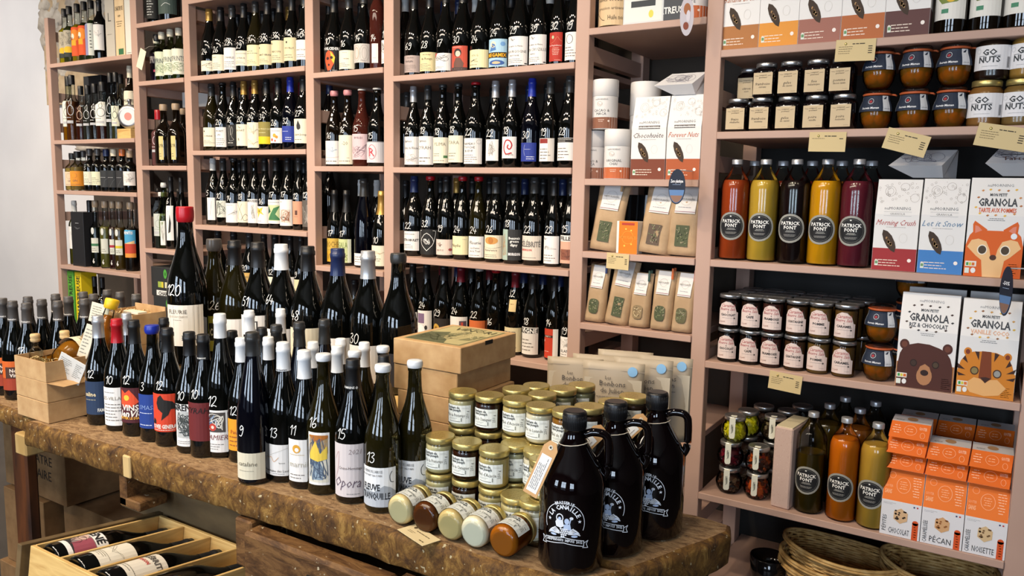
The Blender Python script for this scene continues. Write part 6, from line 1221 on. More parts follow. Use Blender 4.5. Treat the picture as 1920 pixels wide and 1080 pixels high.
# ================================================================ grocery bay
B7, z7 = 'grocery bay', BAYS[6][1]
cb = [(1350, 1421, 'b0743f', 'Banana Bread', 'b06a3a'), (1421, 1495, 'e0963a', 'Lala Lemon', 'd9a86a'), (1495, 1575, 'a06a5c', 'L\'Original', '8a8a8e'), (1575, 1657, 'b4683a', 'Pomme Noix', '9a9088'), (1657, 1742, '5e3c3a', 'Choco Noir', '77706c')]
for i, (a, b, bc_, nm, sc) in enumerate(cb):
    gable_box(a, b, 95-i*9, z7[1], .30, .07, bc_, .25, 'white granola box with %s base, %s on the top shelf of the grocery bay' % (['tan', 'amber', 'mauve brown', 'rust', 'plum'][i], ORD[i+1]), cereal(nm, '', '', '', sc), Y=2.612)
def veg(px, py, cols, label, i):
    p = onY(px, py, 2.66); bottle((p.x, 2.66, z7[1]+.0008), label, 'bord', .30, .044, 'n', ('blk', .9), None, ('e6e4dc', .13, .62, 62, ('p', [(.1, .45), (.25, .62), (.45, .7), (.6, .62), (.9, .55), (.95, .42), (.7, .32), (.3, .3)], cols[0], 2), ('e', .35, .48, .16, .09, cols[1], 3), ('e', .55, .4, .13, .08, cols[2], 3), ('e', .75, .5, .12, .07, cols[3], 3), ('p', [(.1, .45), (.2, .68), (.4, .6)], '5a7a3a', 4), ('r', .3, .12, .5, .2, '4a8a6a', 3), ('m', .2, .8, .8, .9, 2, '6a6a60')), off=-.2, name='vegetable_juice_bottle', group='vegetable juices')
veg(1783, 40, ('7a8a44', 'd9902c', 'e0b83c', 'b9763a'), 'dark bottle with yellow and orange vegetable label, top shelf right', 0)
veg(1849, 35, ('6a7a3c', '5a6a34', 'b0203a', 'a01c34'), 'dark bottle with beetroot vegetable label, top shelf right', 1)
veg(1915, 30, ('8a8a44', 'e0a82c', 'd9902c', '7a8a3a'), 'dark bottle with pumpkin label at the right post', 2)
# square-shouldered dark jam jars
JM = None
def jam(x, y, z, txt, label, group='dark jam jars'):
    t = thing('jam_jar', label, 'jar', (x, y, z), facing(x, y, -.25), group)
    k = 'jamglass'
    if k not in MC:
        mb = MB(); n = 8; prof = [(0, .85), (.004, .96), (.078, 1), (.086, .93), (.093, .74), (.098, .72)]; R_ = .0385; vs = []; N2 = 24
        for z_, q in prof:
            for i in range(N2):
                a = 2*PI*(i+.5)/N2; c, s = math.cos(a), math.sin(a); kk = (abs(c)**5+abs(s)**5)**(-1/5) if z_ < .09 else 1.0; vs.append((R_*q*c*min(kk, 1.18), R_*q*s*min(kk, 1.18), z_))
        fs = [(j*N2+i, j*N2+(i+1) % N2, (j+1)*N2+(i+1) % N2, (j+1)*N2+i) for j in range(len(prof)-1) for i in range(N2)]
        mb.add(vs, fs, gloss('dark_jam_glass', '0b0608', .06), True); mb.add(vs[:N2], [tuple(range(N2-1, -1, -1))], G['k']); MC[k] = mb.mesh('glass')
        mb = MB(); mb.lathe([(.095, .031), (.096, .0325), (.106, .0325), (.109, .031), (.1092, .026)], M_SILVER, 24); MC['jamlid'] = mb.mesh('lid')
    obj('glass', MC[k], t); obj('lid', MC['jamlid'], t)
    mb = MB(); p = Pr(mb, flat((0, -.0388, .042), (1, 0, 0), (0, 0, 1))); W, H = .060, .068; p.rect(-W/2, -H/2, W/2, H/2, INK('c9b592'), 0)
    deco(p, W, H, -H/2, (t_('comptoir', .5, .88, .07, '4a3a28', .4, 0, .2), t_('gourmand', .5, .78, .07, '4a3a28', .4, 0, .2), ('l', [(.08, .86), (.25, .84)], '4a3a28', .0008), ('l', [(.75, .84), (.92, .86)], '4a3a28', .0008), t_(txt[0], .5, .48, .12, '3a2c1e', .8, 0, .25), t_(txt[1], .5, .34, .09, '3a2c1e', .6, 0, .25), ('m', .68, .92, .06, .1, 1, '6a5a48')))
    mb.build('label', t)
jt = [('fraise', 'rhubarbe'), ('framboise', 'violette'), ('gelee', 'de cassis'), ('poire', 'vanille'), ('poire', 'noisette')]
jn = ['rhubarb', 'raspberry', 'blackcurrant', 'pear vanilla', 'pear hazelnut']
for i, px in enumerate((1384, 1428.5, 1478, 1530, 1582)):
    x = onY(px, 215, 2.655).x; jam(x, 2.655, z7[2]+.0008, jt[i], 'dark %s jam jar, buff label, lower row on the second shelf' % jn[i])
for i, px in enumerate((1436, 1482.5, 1532.5, 1580)):
    x = onY(px, 155, 2.655).x; jam(x, 2.655, z7[2]+.1105, [('framboise', 'sureau'), ('gelee', 'de cassis'), ('foie', 'balsamique'), ('pomme', 'facon tatin')][i], 'dark %s jam jar, buff label, upper row on the second shelf' % ['elder raspberry', 'blackcurrant jelly', 'balsamic', 'apple tatin'][i])
x = onY(1404, 160, 2.74).x; jam(x, 2.75, z7[2]+.1105, ('citron', 'vert'), 'dark jam jar set back at the left of the upper row'); jam(x, 2.75, z7[2]+.0008, ('citron', 'vert'), 'dark jam jar hidden below the set-back one')
# bulb jars with orange rubber ring
def bulb_prof(s=1): return [(0, .026*s), (.003, .033*s), (.018, .0435*s), (.036, .047*s), (.052, .045*s), (.066, .038*s), (.072, .035*s), (.077, .0365*s)]
def fruit(x, y, z, label, s=1, dark=0, group='fruit jars with orange rubber rings'):
    t = thing('fruit_jar', label, 'jar', (x, y, z), facing(x, y, -.15), group); hs_ = 1.30
    key = ('fj', s)
    if key not in MC:
        mb = MB(); mb.lathe([(a*hs_*s, b) for a, b in bulb_prof(s)], G['c'], 28); MC[key] = mb.mesh('glass')
        mb = MB(); mb.lathe([(.077*hs_*s, .0385*s), (.080*hs_*s, .0415*s), (.082*hs_*s, .0385*s)], mat('b5562a', .6, name='orange_rubber'), 24); mb.tube([(.038*s, 0, .0795*hs_*s), (.05*s, -.004, .078*hs_*s), (.054*s, 0, .076*hs_*s)], .0028, mat('b5562a', .6, name='orange_rubber'), 5); MC[key+('r',)] = mb.mesh('rubber_ring')
        mb = MB(); mb.lathe([(.082*hs_*s, .039*s), (.086*hs_*s, .040*s), (.090*hs_*s, .036*s), (.091*hs_*s, .02*s)], G['c'], 24); MC[key+('t',)] = mb.mesh('glass_lid')
        mb = MB(); mb.lathe([(a*hs_*s, b-.003) for a, b in bulb_prof(s)[:6]], liquid('b87c24', .62), 22); MC[key+('l',)] = mb.mesh('syrup')
        mb = MB(); r4 = random.Random(2)
        for k in range(9):
            a = 2*PI*k/6+(.3 if k > 5 else 0); rr_ = (.026 if k < 6 else .018)*s; zz = (.022 if k < 6 else .052)*hs_*s
            M_ = Matrix.Translation((rr_*math.cos(a), rr_*math.sin(a), zz)) @ Matrix.Rotation(r4.uniform(-.5, .5), 4, 'X') @ Matrix.Diagonal((1, .9, 1.15, 1))
            mb.lathe([(-.0155*s, .003*s), (-.012*s, .010*s), (0, .0145*s), (.012*s, .010*s), (.0155*s, .003*s)], mat('f0c050' if k % 2 else 'dc9c38', .25, name='fruit_%d' % (k % 2)), 10, M=M_)
        MC[key+('f',)] = mb.mesh('fruit_pieces')
    obj('glass', MC[key], t); obj('syrup', MC[key+('l',)], t); o = obj('fruit_pieces', MC[key+('f',)], t); o['kind'] = 'stuff'; obj('rubber_ring', MC[key+('r',)], t); obj('glass_lid', MC[key+('t',)], t)
    mb = MB(); R_ = .0475*s; bp = bulb_prof(s)
    def rz_(v):
        v /= hs_*s
        for i in range(len(bp)-1):
            if bp[i+1][0] >= v: a, b = bp[i], bp[i+1]; return a[1]+(b[1]-a[1])*(v-a[0])/(b[0]-a[0])
        return bp[-1][1]
    f = lambda u, v, l: (lambda q: ((q+l)*math.sin(u/R_), -(q+l)*math.cos(u/R_), v))(rz_(v)+.0012); p = Pr(mb, f, .010)
    for k in range(4): a, b = (.052+.0115*k)*s, (.052+.0115*(k+1))*s; p.rect(-.062*s, a, .062*s, b, INK('1e2a3e'), 0); p.rect(.026*s, a, .050*s, b, INK('cdd0d4'), 1); p.rect(-.064*s, a, -.060*s, b, INK('d9dcdf'), 1)
    p.ring(-.012*s, .082*s, .009*s, .008*s, .0012, INK('c9ccd2'), 2, 14); p.ell(-.012*s, .081*s, .005*s, .004*s, INK('a03038'), 3); p.text('Secrets Maman', -.012*s, .062*s, .006*s, INK('e6e8ea'), 2, .06*s, 1, .2)
    for k in range(9): p.rect((.029+.0021*k)*s, .058*s, (.030+.0021*k)*s, .092*s, INK('2a2a2e'), 2)
    mb.build('label', t); return t
for lv in range(2):
    for i, px in enumerate((1645, 1714.5, 1785)):
        x = onY(px, 180, 2.66).x; fruit(x, 2.66, z7[2]+.0008+lv*.122, 'bulbous jar of amber fruit with dark label, %s row, %s on second shelf' % (['lower', 'upper'][lv], ORD[i+1]), 1.0)
def gonuts(px, lv, col, label):
    x = onY(px, 180, 2.66).x; t = thing('spread_jar', label, 'jar', (x, 2.66, z7[2]+.0008+lv*.131), facing(x, 2.66, -.12), 'nut spread jars')
    r, h = .046, .131; key = ('gn', col)
    if key not in MC:
        pf = [(0, .86), (.04, .98), (.08, 1), (.70, 1), (.78, .93), (.84, .8), (.87, .8)]
        mb = MB(); mb.lathe([(a*h, b*r) for a, b in pf], G['c'], 26); MC['gng'] = mb.mesh('glass')
        mb = MB(); mb.lathe([(a*h, b*r-.001) for a, b in pf[:6]], mat(col, .25, name='spread_'+col), 24); MC[key] = mb.mesh('spread')
        mb = MB(); mb.lathe([(.86*h, r*.80), (.87*h, r*.84), (.97*h, r*.84), (.99*h, r*.8), (.992*h, r*.7)], M_GOLD, 26); MC['gnl'] = mb.mesh('lid')
    obj('glass', MC['gng'], t); obj('spread', MC[key], t); obj('lid', MC['gnl'], t)
    mb = MB(); f = lambda u, v, l: ((r+l)*math.sin(u/r), -(r+l)*math.cos(u/r), v); p = Pr(mb, f, .01); p.rect(-.055, .025, .055, .092, INK('e6e6e8'), 0)
    deco(p, .09, .067, .025, (t_('GO', .45, .72, .24, '3a3e42', .5, 1), t_('NUTS', .45, .42, .24, '3a3e42', .6, 1), ('l', [(.15, .57), (.32, .57)], '3a3e42', .0012), ('l', [(.58, .57), (.75, .57)], '3a3e42', .0012), ('m', .25, .7, .12, .17, 1, '8a8a8e', 'c'), ('o', .12, .78, .07, .09, 'b9bcc0')))
    for k in range(8): p.rect(.043+k*.0012, .03, .0436+k*.0012, .06, INK('3a3a3e'), 2)
    mb.build('label', t)
gonuts(1856, 1, '2c1a12', 'white-labelled GO NUTS jar of dark spread, upper row'); gonuts(1849, 0, '9a6a38', 'white-labelled GO NUTS jar of tan spread, lower row')
gonuts(1921, 1, 'b0843f', 'white-labelled GO NUTS jar of light spread at the frame edge, upper row'); gonuts(1914, 0, '8a6a3c', 'white-labelled GO NUTS jar at the frame edge, lower row')
# juices on the third shelf
PF = ('round', .20, .48, 40, ('e', .48, .85, .03, .022, 'f0f0ec', 4), t_('PATRICK', .5, .68, .115, 'f2f2ee', .74, 1), t_('FONT', .5, .53, .115, 'f2f2ee', .5, 1), ('m', .32, .7, .36, .44, 2, 'dcdcd6', 'c'), ('m', .25, .75, .22, .3, 2, 'b9b9b4', 'c'), ('o', .5, .5, .39, .39, '8a8a84', .0006))
def juice(px, py, z, Y, col, label, g='c', h=.335, r=.0492, fr=.80, tr=.06, lb=True, group='juice bottles', rear=0):
    x = onY(px, py, Y).x
    t = bottle((x, Y, z+.0008), label, 'juice', h, r, g, ('sil' if not rear else 'sil', .955), None, PF if lb else None, (col, fr, tr), off=-.22, name='juice_bottle', group=group)
    return t
for i, (px, c, nm, tr) in enumerate([(1375, 'a8431c', 'rust orange', .04), (1428.5, 'cfa63c', 'pale yellow', .05), (1486, '1c0e0e', 'nearly black', .03), (1543, 'dd9c14', 'bright yellow', .04), (1601, '6c2230', 'plum red', .04)]):
    juice(px, 450, z7[3], 2.665, c, '%s juice bottle with round black label, third shelf' % nm, tr=tr)
for i, px in enumerate((1408, 1461, 1515, 1570, 1625)):
    juice(px, 440, z7[3], 2.80, ['8a3a1c', '8a2a14', '7a1810', 'a05a14', '4a141c'][i], 'juice bottle in the second row behind, %s from left, third shelf' % ORD[i+1], lb=False, group='juice bottles behind')
gable_box(1632, 1716, 508, z7[3], .275, .07, '9e2a2e', .245, 'granola box with red base reading Morning Crush, third shelf', cereal('Morning Crush', '', '', '', 'b0483e', 'GRANOLA', 1), Y=2.615)
gable_box(1717, 1803, 516, z7[3], .278, .07, '3f7fc4', .245, 'granola box with blue base reading Let it Snow, third shelf', cereal('Let it Snow', '', '', '', '6a8aa8', 'GRANOLA', 1), Y=2.613)
def granola_txt(sub, c1, seeds): return (t_('nuMORNING', .52, .925, .028, '8a8e92', .45), t_('MON PETIT', .5, .83, .028, '3a3e44', .3, 1), t_('GRANOLA', .5, .755, .075, '3c4046', .68, 1), t_(sub, .5, .675, .042, c1, .66, 1), ('m', .32, .68, .565, .60, 2, '4a4e54', 'c'))+tuple(('p', [(u-.03, v), (u, v+.012), (u+.03, v+.004), (u, v-.010)], c, 2) for u, v, c in seeds)
sd = lambda cs: [(.22, .87, cs[0]), (.35, .88, cs[1]), (.5, .875, cs[0]), (.66, .87, cs[2]), (.8, .88, cs[1]), (.15, .8, cs[2]), (.88, .8, cs[0]), (.2, .64, cs[1]), (.34, .62, cs[2]), (.48, .625, cs[0]), (.64, .62, cs[1]), (.8, .64, cs[0]), (.12, .7, cs[1]), (.9, .72, cs[2])]
fox = (('p', [(.0, .0), (.0, .32), (.06, .42), (.14, .47), (.86, .47), (.95, .42), (1, .32), (1, 0)], 'd9611c', 2), ('p', [(.12, .40), (.10, .53), (.13, .565), (.20, .54), (.36, .48), (.34, .44)], 'd9611c', 3), ('p', [(.15, .44), (.14, .52), (.2, .51), (.27, .47)], 'e08a74', 4), ('p', [(.88, .40), (.90, .53), (.87, .565), (.80, .54), (.64, .48), (.66, .44)], 'd9611c', 3), ('p', [(.85, .44), (.86, .52), (.8, .51), (.73, .47)], 'e08a74', 4),
 ('p', [(.03, .30), (.10, .37), (.22, .385), (.36, .36), (.43, .28), (.46, .20), (.50, .17), (.54, .20), (.57, .28), (.64, .36), (.78, .385), (.90, .37), (.97, .30), (.80, .21), (.70, .17), (.66, 0), (.34, 0), (.30, .17), (.20, .21)], 'eec088', 4),
 ('e', .30, .275, .09, .052, 'f4ead8', 5), ('e', .70, .275, .09, .052, 'f4ead8', 5), ('e', .30, .275, .072, .042, '4a3c2c', 6), ('e', .70, .275, .072, .042, '4a3c2c', 6), ('e', .5, .20, .06, .028, '4a2a1c', 6), ('l', [(.46, .155), (.5, .135), (.54, .155)], 'a8483a', .0016),
 ('r', .02, .10, .22, .155, 'e8e4dc', 6), ('r', .04, .11, .08, .14, '3a9a4a', 7), ('r', .09, .11, .13, .14, 'd0c83a', 7), ('r', .14, .11, .19, .14, 'd8702a', 7), ('r', .02, .03, .10, .085, 'dfe6dc', 6), ('e', .17, .06, .045, .028, 'e8e8e8', 6), ('m', .78, .97, .02, .15, 6, 'f0e6dc'), ('e', .83, .42, .055, .03, 'e8eef4', 6))
gable_box(1804, 1913, 522, z7[3], .282, .09, 'c98a34', .27, 'granola box with orange fox face, third shelf right', granola_txt('TARTE AUX POMMES', 'd0603a', sd(('c98a4a', 'e0b23c', 'b0703c')))+fox, Y=2.608)
lying_box(1664, 1789, 330, 2.68, z7[3]+.283, .12, .085, 'white cereal box lying behind the red and blue granola boxes', seed=9)
lying_box(1845, 1940, 330, 2.69, z7[3]+.290, .12, .085, 'white cereal box lying above the fox box', seed=12, txt='Tarte')
# salted caramels
def caramel(x, y, z, txt, col, label, lb=True, r=.0355, h=.1165):
    t = thing('caramel_jar', label, 'jar', (x, y, z), facing(x, y, -.18), 'salted caramel jars'); key = ('cj', col)
    if key not in MC:
        pf = [(0, .9), (.03, .98), (.06, 1), (.86, 1), (.88, .97)]
        mb = MB(); mb.lathe([(a*h, b*r) for a, b in pf], G['c'], 24); MC['cjg'] = mb.mesh('glass')
        mb = MB(); mb.lathe([(a*h+.001, b*r-.0012) for a, b in pf[:3]]+[(.82*h, r-.0012)], mat(col, .25, name='caramel_'+col), 22); MC[key] = mb.mesh('caramel')
        mb = MB(); mb.lathe([(.885*h, r*.98), (.89*h, r*1.01), (.965*h, r*1.01), (.985*h, r*.98), (.988*h, r*.9), (.978*h, r*.86)], M_SILVER, 26); MC['cjl'] = mb.mesh('lid')
    obj('glass', MC['cjg'], t); obj('caramel', MC[key], t); obj('lid', MC['cjl'], t)
    if lb:
        k2 = ('cjlab', txt)
        if k2 not in MC:
            mb = MB(); f = lambda u, v, l: ((r+l)*math.sin(u/r), -(r+l)*math.cos(u/r), v); p = Pr(mb, f, .009); c_ = INK('dccac2'); W = .070
            p.poly([(-W*.52, .012), (W*.52, .012), (W*.52, .055), (W*.42, .057), (W*.32, .078), (W*.1, .090), (-W*.12, .092), (-W*.38, .082), (-W*.52, .064)], c_, 0)
            p.text('Caramel', -.001, .079, .011, INK('b04a4a'), 3, .044, 0, .3); p.text('Beurre Sale', -.001, .067, .010, INK('b04a4a'), 3, .052, 0, .3); p.text('&', 0, .057, .005, INK('3a3432'), 3); p.text(txt, 0, .047, .0075, INK('2e2a28'), 3, .050, 1); p.line([(-.02, .036), (.02, .036)], .0006, INK('4a4442'), 2); p.ell(.022, .036, .0028, .0028, INK('4a4442'), 3)
            p.text('Le petit', -.018, .024, .006, INK('a06a5a'), 3, .02, 0, .2); p.micro(.012, .026, .018, .021, 1, INK('6a6462'), 2); MC[k2] = mb.mesh('label')
        obj('label', MC[k2], t)
cf = [('CHOCOLAT', '1c0e0a'), ('CAFE', '22120a'), ('FRAMBOISE', '4a2620'), ('CHATAIGNE', '4a2e1a'), ('POMME', '7a5a2e'), ('CARAMEL', '6e4c22')]
cxs = [onY(px, 640, 2.65).x for px in (1365.5, 1406.5, 1447, 1492, 1536, 1584)]
for r_ in range(4):
    for i, x in enumerate(cxs):
        for lv in (0, 1):
            if r_ == 0 or lv == 1 or i == 0:
                caramel(x+(.006*r_), 2.65+.0735*r_, z7[4]+.0008+lv*.1165, cf[i][0], cf[i][1], 'salted caramel jar, %s, %s row, %s' % (cf[i][0].lower(), ['lower', 'upper'][lv], ['at the front', 'second from front', 'third from front', 'fourth from front'][r_]), lb=(r_ == 0))
for lv in (0, 1):
    x = onY(1648, 660, 2.655).x; fruit(x, 2.66, z7[4]+.0008+lv*.122, 'bulbous fruit jar beside the bear box, %s of two' % ['lower', 'upper'][lv], 1.0)
x = onY(1617, 600, 2.78).x; caramel(x, 2.79, z7[4]+.0008, 'CARAMEL', cf[5][1], 'caramel jar set back beside the fruit jars, lower', False); caramel(x, 2.79, z7[4]+.1173, 'CARAMEL', cf[5][1], 'caramel jar set back beside the fruit jars, upper', False)
x = onY(1706, 560, 2.86).x; fruit(x, 2.87, z7[4]+.0008+.244, 'dark fruit jar high up behind the bear box', 1.0); fruit(x, 2.87, z7[4]+.0008, 'hidden fruit jar at the bottom behind the bear box', 1.0); fruit(x, 2.87, z7[4]+.0008+.122, 'hidden fruit jar in the middle behind the bear box', 1.0)
bear = (('p', [(.02, .0), (.02, .24), (.05, .36), (.10, .42), (.2, .46), (.35, .485), (.55, .48), (.72, .45), (.84, .42), (.92, .35), (.97, .25), (.98, 0)], '4a2218', 2), ('e', .12, .46, .085, .055, '4a2218', 3), ('e', .12, .46, .05, .033, '6a3a2a', 4), ('e', .86, .45, .085, .055, '4a2218', 3), ('e', .86, .45, .05, .033, '6a3a2a', 4),
 ('e', .5, .14, .135, .10, 'b07c54', 4), ('p', [(.37, .16), (.42, .24), (.50, .27), (.58, .24), (.63, .16)], 'b07c54', 5), ('e', .5, .175, .07, .032, '2a1410', 6), ('l', [(.46, .12), (.5, .10), (.54, .12)], '3a1c14', .002), ('e', .30, .27, .062, .04, '241008', 5), ('e', .68, .27, .062, .04, '241008', 5), ('e', .30, .27, .045, .028, '3c2a20', 6), ('e', .68, .27, .045, .028, '4a3a28', 6),
 ('r', .02, .10, .20, .15, 'e8e4dc', 6), ('r', .04, .11, .08, .14, '3a9a4a', 7), ('r', .09, .11, .13, .14, 'd0c83a', 7), ('r', .14, .11, .19, .14, 'd8702a', 7), ('r', .02, .03, .10, .085, 'dfe6dc', 6), ('e', .16, .06, .04, .028, 'e8e8e8', 6), ('m', .80, .97, .02, .14, 6, 'e8dcd4'))
tiger = (('p', [(.0, .0), (.0, .25), (.05, .36), (.12, .42), (.25, .465), (.45, .48), (.65, .475), (.82, .44), (.92, .37), (.99, .25), (1, 0)], 'd08020', 2), ('e', .16, .46, .07, .045, 'd08020', 3), ('e', .16, .46, .04, .026, '7a3418', 4), ('e', .84, .44, .07, .045, 'd08020', 3), ('e', .84, .44, .04, .026, '7a3418', 4),
 ('p', [(.40, .48), (.56, .48), (.60, .2), (.5, .16), (.38, .2)], '7a3814', 4), ('p', [(.28, .47), (.36, .47), (.36, .38)], '3a1c10', 4), ('p', [(.62, .475), (.70, .46), (.62, .38)], '3a1c10', 4), ('p', [(.0, .28), (.14, .27), (.0, .33)], '3a1c10', 4), ('p', [(.03, .20), (.16, .21), (.0, .24)], '3a1c10', 4), ('p', [(.97, .20), (.84, .21), (1, .24)], '3a1c10', 4), ('p', [(.97, .28), (.84, .27), (1, .33)], '3a1c10', 4),
 ('p', [(.08, .38), (.18, .34), (.12, .42)], '3a1c10', 4), ('p', [(.92, .36), (.82, .33), (.88, .41)], '3a1c10', 4), ('p', [(.14, .12), (.3, .2), (.42, .19), (.5, .15), (.58, .19), (.7, .2), (.86, .12), (.75, .04), (.5, .015), (.25, .04)], 'e6b070', 5), ('p', [(.41, .205), (.5, .215), (.59, .205), (.5, .15)], '3a1c14', 6), ('l', [(.44, .13), (.5, .12), (.5, .15)], '4a2a1c', .0018), ('e', .30, .27, .075, .045, '4a2c14', 5), ('e', .69, .26, .075, .045, '4a2c14', 5), ('e', .30, .27, .055, .033, '8a7a4a', 6), ('e', .69, .26, .055, .033, '9a9a94', 6),
 ('r', .02, .10, .20, .15, 'e8e4dc', 7), ('r', .04, .11, .08, .14, '3a9a4a', 8), ('r', .09, .11, .13, .14, 'd0c83a', 8), ('r', .14, .11, .19, .14, 'd8702a', 8), ('r', .02, .03, .10, .085, 'dfe6dc', 7), ('e', .16, .06, .04, .028, 'e8e8e8', 7), ('m', .78, .97, .02, .13, 6, 'f4ece0'))
gable_box(1677, 1788, 715, z7[4], .285, .09, 'b0743f', .27, 'granola box with brown bear face, fourth shelf', granola_txt('RIZ & CHOCOLAT', '4a4e54', sd(('3a2420', '4a3a30', '2c2c30')))+bear, Y=2.608)
gable_box(1790, 1902, 735, z7[4], .282, .09, 'c98a34', .27, 'granola box with striped tiger face, fourth shelf', granola_txt('VANILLE COCO', 'e0b090', sd(('c9984a', '8a5a34', 'd9b23c')))+tiger, Y=2.604)
for i, (a, b) in enumerate(((1702, 1812), (1818, 1925))): gable_box(a, b, 560, z7[4], .29, .08, '8a7a6a', .2, 'pale box standing behind the %s box' % ('bear', 'tiger')[i], (), Y=2.74, base='b9b6b4')
# lower shelf: sweets, book box, juices, biscuits
def candy(x, y, z, cols, label, strip=1):
    t = thing('candy_jar', label, 'jar', (x, y, z), facing(x, y, -.1), 'round candy jars'); key = 'cnd'
    if key not in MC:
        mb = MB(); mb.lathe([(0, .028), (.004, .034), (.018, .043), (.036, .046), (.054, .043), (.068, .034), (.078, .0335)], G['c'], 26); MC[key] = mb.mesh('glass')
        mb = MB(); mb.lathe([(.077, .034), (.0775, .0365), (.089, .0365), (.0915, .035), (.092, .030), (.0905, .028)], M_SILVER, 26); MC[key+'l'] = mb.mesh('lid')
    obj('glass', MC[key], t); obj('lid', MC[key+'l'], t); k2 = ('cndf', cols)
    if k2 not in MC:
        mb = MB(); r4 = random.Random(sum(map(ord, cols[0]))); 
        for k in range(70):
            th, zz = r4.uniform(0, 2*PI), r4.uniform(.010, .066); R_ = .040-(abs(zz-.036)/.036)**2*.012-r4.uniform(0, .008)-.004
            M_ = Matrix.Translation((R_*math.cos(th), R_*math.sin(th), zz)) @ Matrix.Rotation(th, 4, 'Z') @ Matrix.Rotation(r4.uniform(-1, 1), 4, 'X') @ Matrix.Rotation(r4.uniform(-.4, .4), 4, 'Z')
            bm = bmesh.new(); bmesh.ops.create_cube(bm, size=1); bm.transform(M_ @ Matrix.Diagonal((.006, .014, .0075, 1))); mb.add([v.co[:] for v in bm.verts], [[v.index for v in f_.verts] for f_ in bm.faces], mat(cols[k % len(cols)], .3, name='sweet_'+cols[k % len(cols)])); bm.free()
        mb.lathe([(.008, .02), (.03, .03), (.055, .028), (.064, .015)], mat(cols[0], .5, name='sweet_'+cols[0]), 12); MC[k2] = mb.mesh('sweets')
    o = obj('sweets', MC[k2], t); o['kind'] = 'stuff'
    if strip:
        mb = MB(); p = Pr(mb, flat((-.004, -.0475, .055), (1, 0, .08), (0, 0, 1))); pts = [(-.010, -.030), (-.006, -.036), (.006, -.036), (.010, -.030), (.010, .034), (-.010, .034)]; p.poly(pts, INK('dde0d2'), 0); p.scrib(-.004, .004, -.028, .024, 16, INK('6a6e62'), .0007, 6, 2)
        mb.add([p.f(-.010, .034, .0003), p.f(.010, .034, .0003), (.008, -.012, .0925), (-.012, -.012, .0925)], [(0, 1, 2, 3)], INK('dde0d2')); mb.build('seal_strip', t)
YELC, REDC, BRNC, MIXC, LIQ = ('d8cc10', 'e6dc2c', 'c2b80c'), ('5a0e1c', '7a1428', '2a0810'), ('5a3422', '2a1a14', '8a6a50'), ('c0541c', '3a1a10', '5a2a1c', '8a2a1c'), ('3a2a1c', '8a7a5a', '2a1c14')
H_ = .0935; zb5 = z7[5]+.0008
xa_, xb_, Yc_ = onY(1368, 880, 2.67).x, onY(1421, 880, 2.67).x, 2.67
candy(xa_, Yc_, zb5, BRNC, 'round jar of striped brown sweets, bottom left of the candy stack'); candy(xa_, Yc_, zb5+H_, REDC, 'round jar of dark red sweets, middle of the left candy stack'); candy(xa_+.01, Yc_, zb5+2*H_, YELC, 'round jar of yellow sweets on the front left candy stack')
candy(xb_, Yc_, zb5, MIXC, 'round jar of mixed wrapped sweets at the bottom beside the book box'); candy(xb_, Yc_+.0, zb5+H_, MIXC[1:]+('c0541c',), 'round jar of orange and brown sweets, second stack'); candy(xb_+.03, Yc_+.08, zb5+2*H_, LIQ, 'round jar of liquorice sweets on the second stack')
candy(xb_+.03, Yc_+.085, zb5, LIQ, 'hidden candy jar low in the second row', 0); candy(xb_+.03, Yc_+.085, zb5+H_, LIQ, 'hidden candy jar mid height in the second row', 0)
for j in range(2):
    for lv in range(3):
        candy(xa_+.03+.03*j, Yc_+.095*(j+1), zb5+lv*H_, YELC if lv == 2 and j == 0 else BRNC, 'round candy jar, %s level, %s' % (['bottom', 'middle', 'top'][lv], ['second in the left file', 'rearmost in the left file'][j]), 0)
        if lv == 2 or j == 0: candy(xb_+.05+.03*j, Yc_+.18+.095*j, zb5+lv*H_, LIQ, 'round candy jar, %s level, %s' % (['bottom', 'middle', 'top'][lv], ['third in the right file', 'rearmost in the right file'][j]), 0)
x0, x1 = onY(1443, 900, 2.61).x, onY(1484, 900, 2.61).x
t = thing('book_box', 'pinkish book-shaped box with speckled spine between candy and juices', 'box', ((x0+x1)/2, 2.615, zb5), -.12); mb = MB(); w_ = (x1-x0)*.88
mb.bev(-w_/2, 0, 0, w_/2, .17, .278, mat('c9b0a6', .7, name='pale_pink_paper'), .004); mb.build('case', t); mb = MB(); p = Pr(mb, flat((0, 0, .139), (1, 0, 0), (0, 0, 1))); r5 = random.Random(8)
for k in range(140): a, b = r5.uniform(-.46, .46)*w_, r5.uniform(-.134, .134); p.line([(a, b), (a+r5.uniform(-.003, .003), b+.004)], .0006, INK('b58f80' if k % 2 else 'e0cfc4'), 1)
mb.build('spine_print', t); mb = MB(); mb.box(-w_/2+.004, .006, .278, w_/2-.004, .166, .281, mat('d9cfae', .8, name='page_edge')); mb.build('page_block', t)
juice(1519, 880, z7[5], 2.66, '5a4410', 'half-empty dark golden juice bottle beside the book box', g='c', tr=.35, fr=.6, r=.048)
juice(1580, 900, z7[5], 2.655, 'dc7414', 'bright orange juice bottle on the lower shelf', tr=.04, r=.048); juice(1638, 915, z7[5], 2.65, 'cfa040', 'pale yellow juice bottle beside the biscuit boxes', tr=.05, r=.048)
for i, (px, Y, c) in enumerate(((1549, 2.80, '5a4410'), (1577, 2.93, '2a2010'), (1606, 2.80, 'a05a14'), (1634, 2.93, '3a2a10'))): juice(px, 860, z7[5], Y, c, 'juice bottle behind on the lower shelf, %s from left' % ORD[i+1], lb=False, group='juice bottles behind on the lower shelf')
OR, OR2 = 'e4741e', 'e06a18'
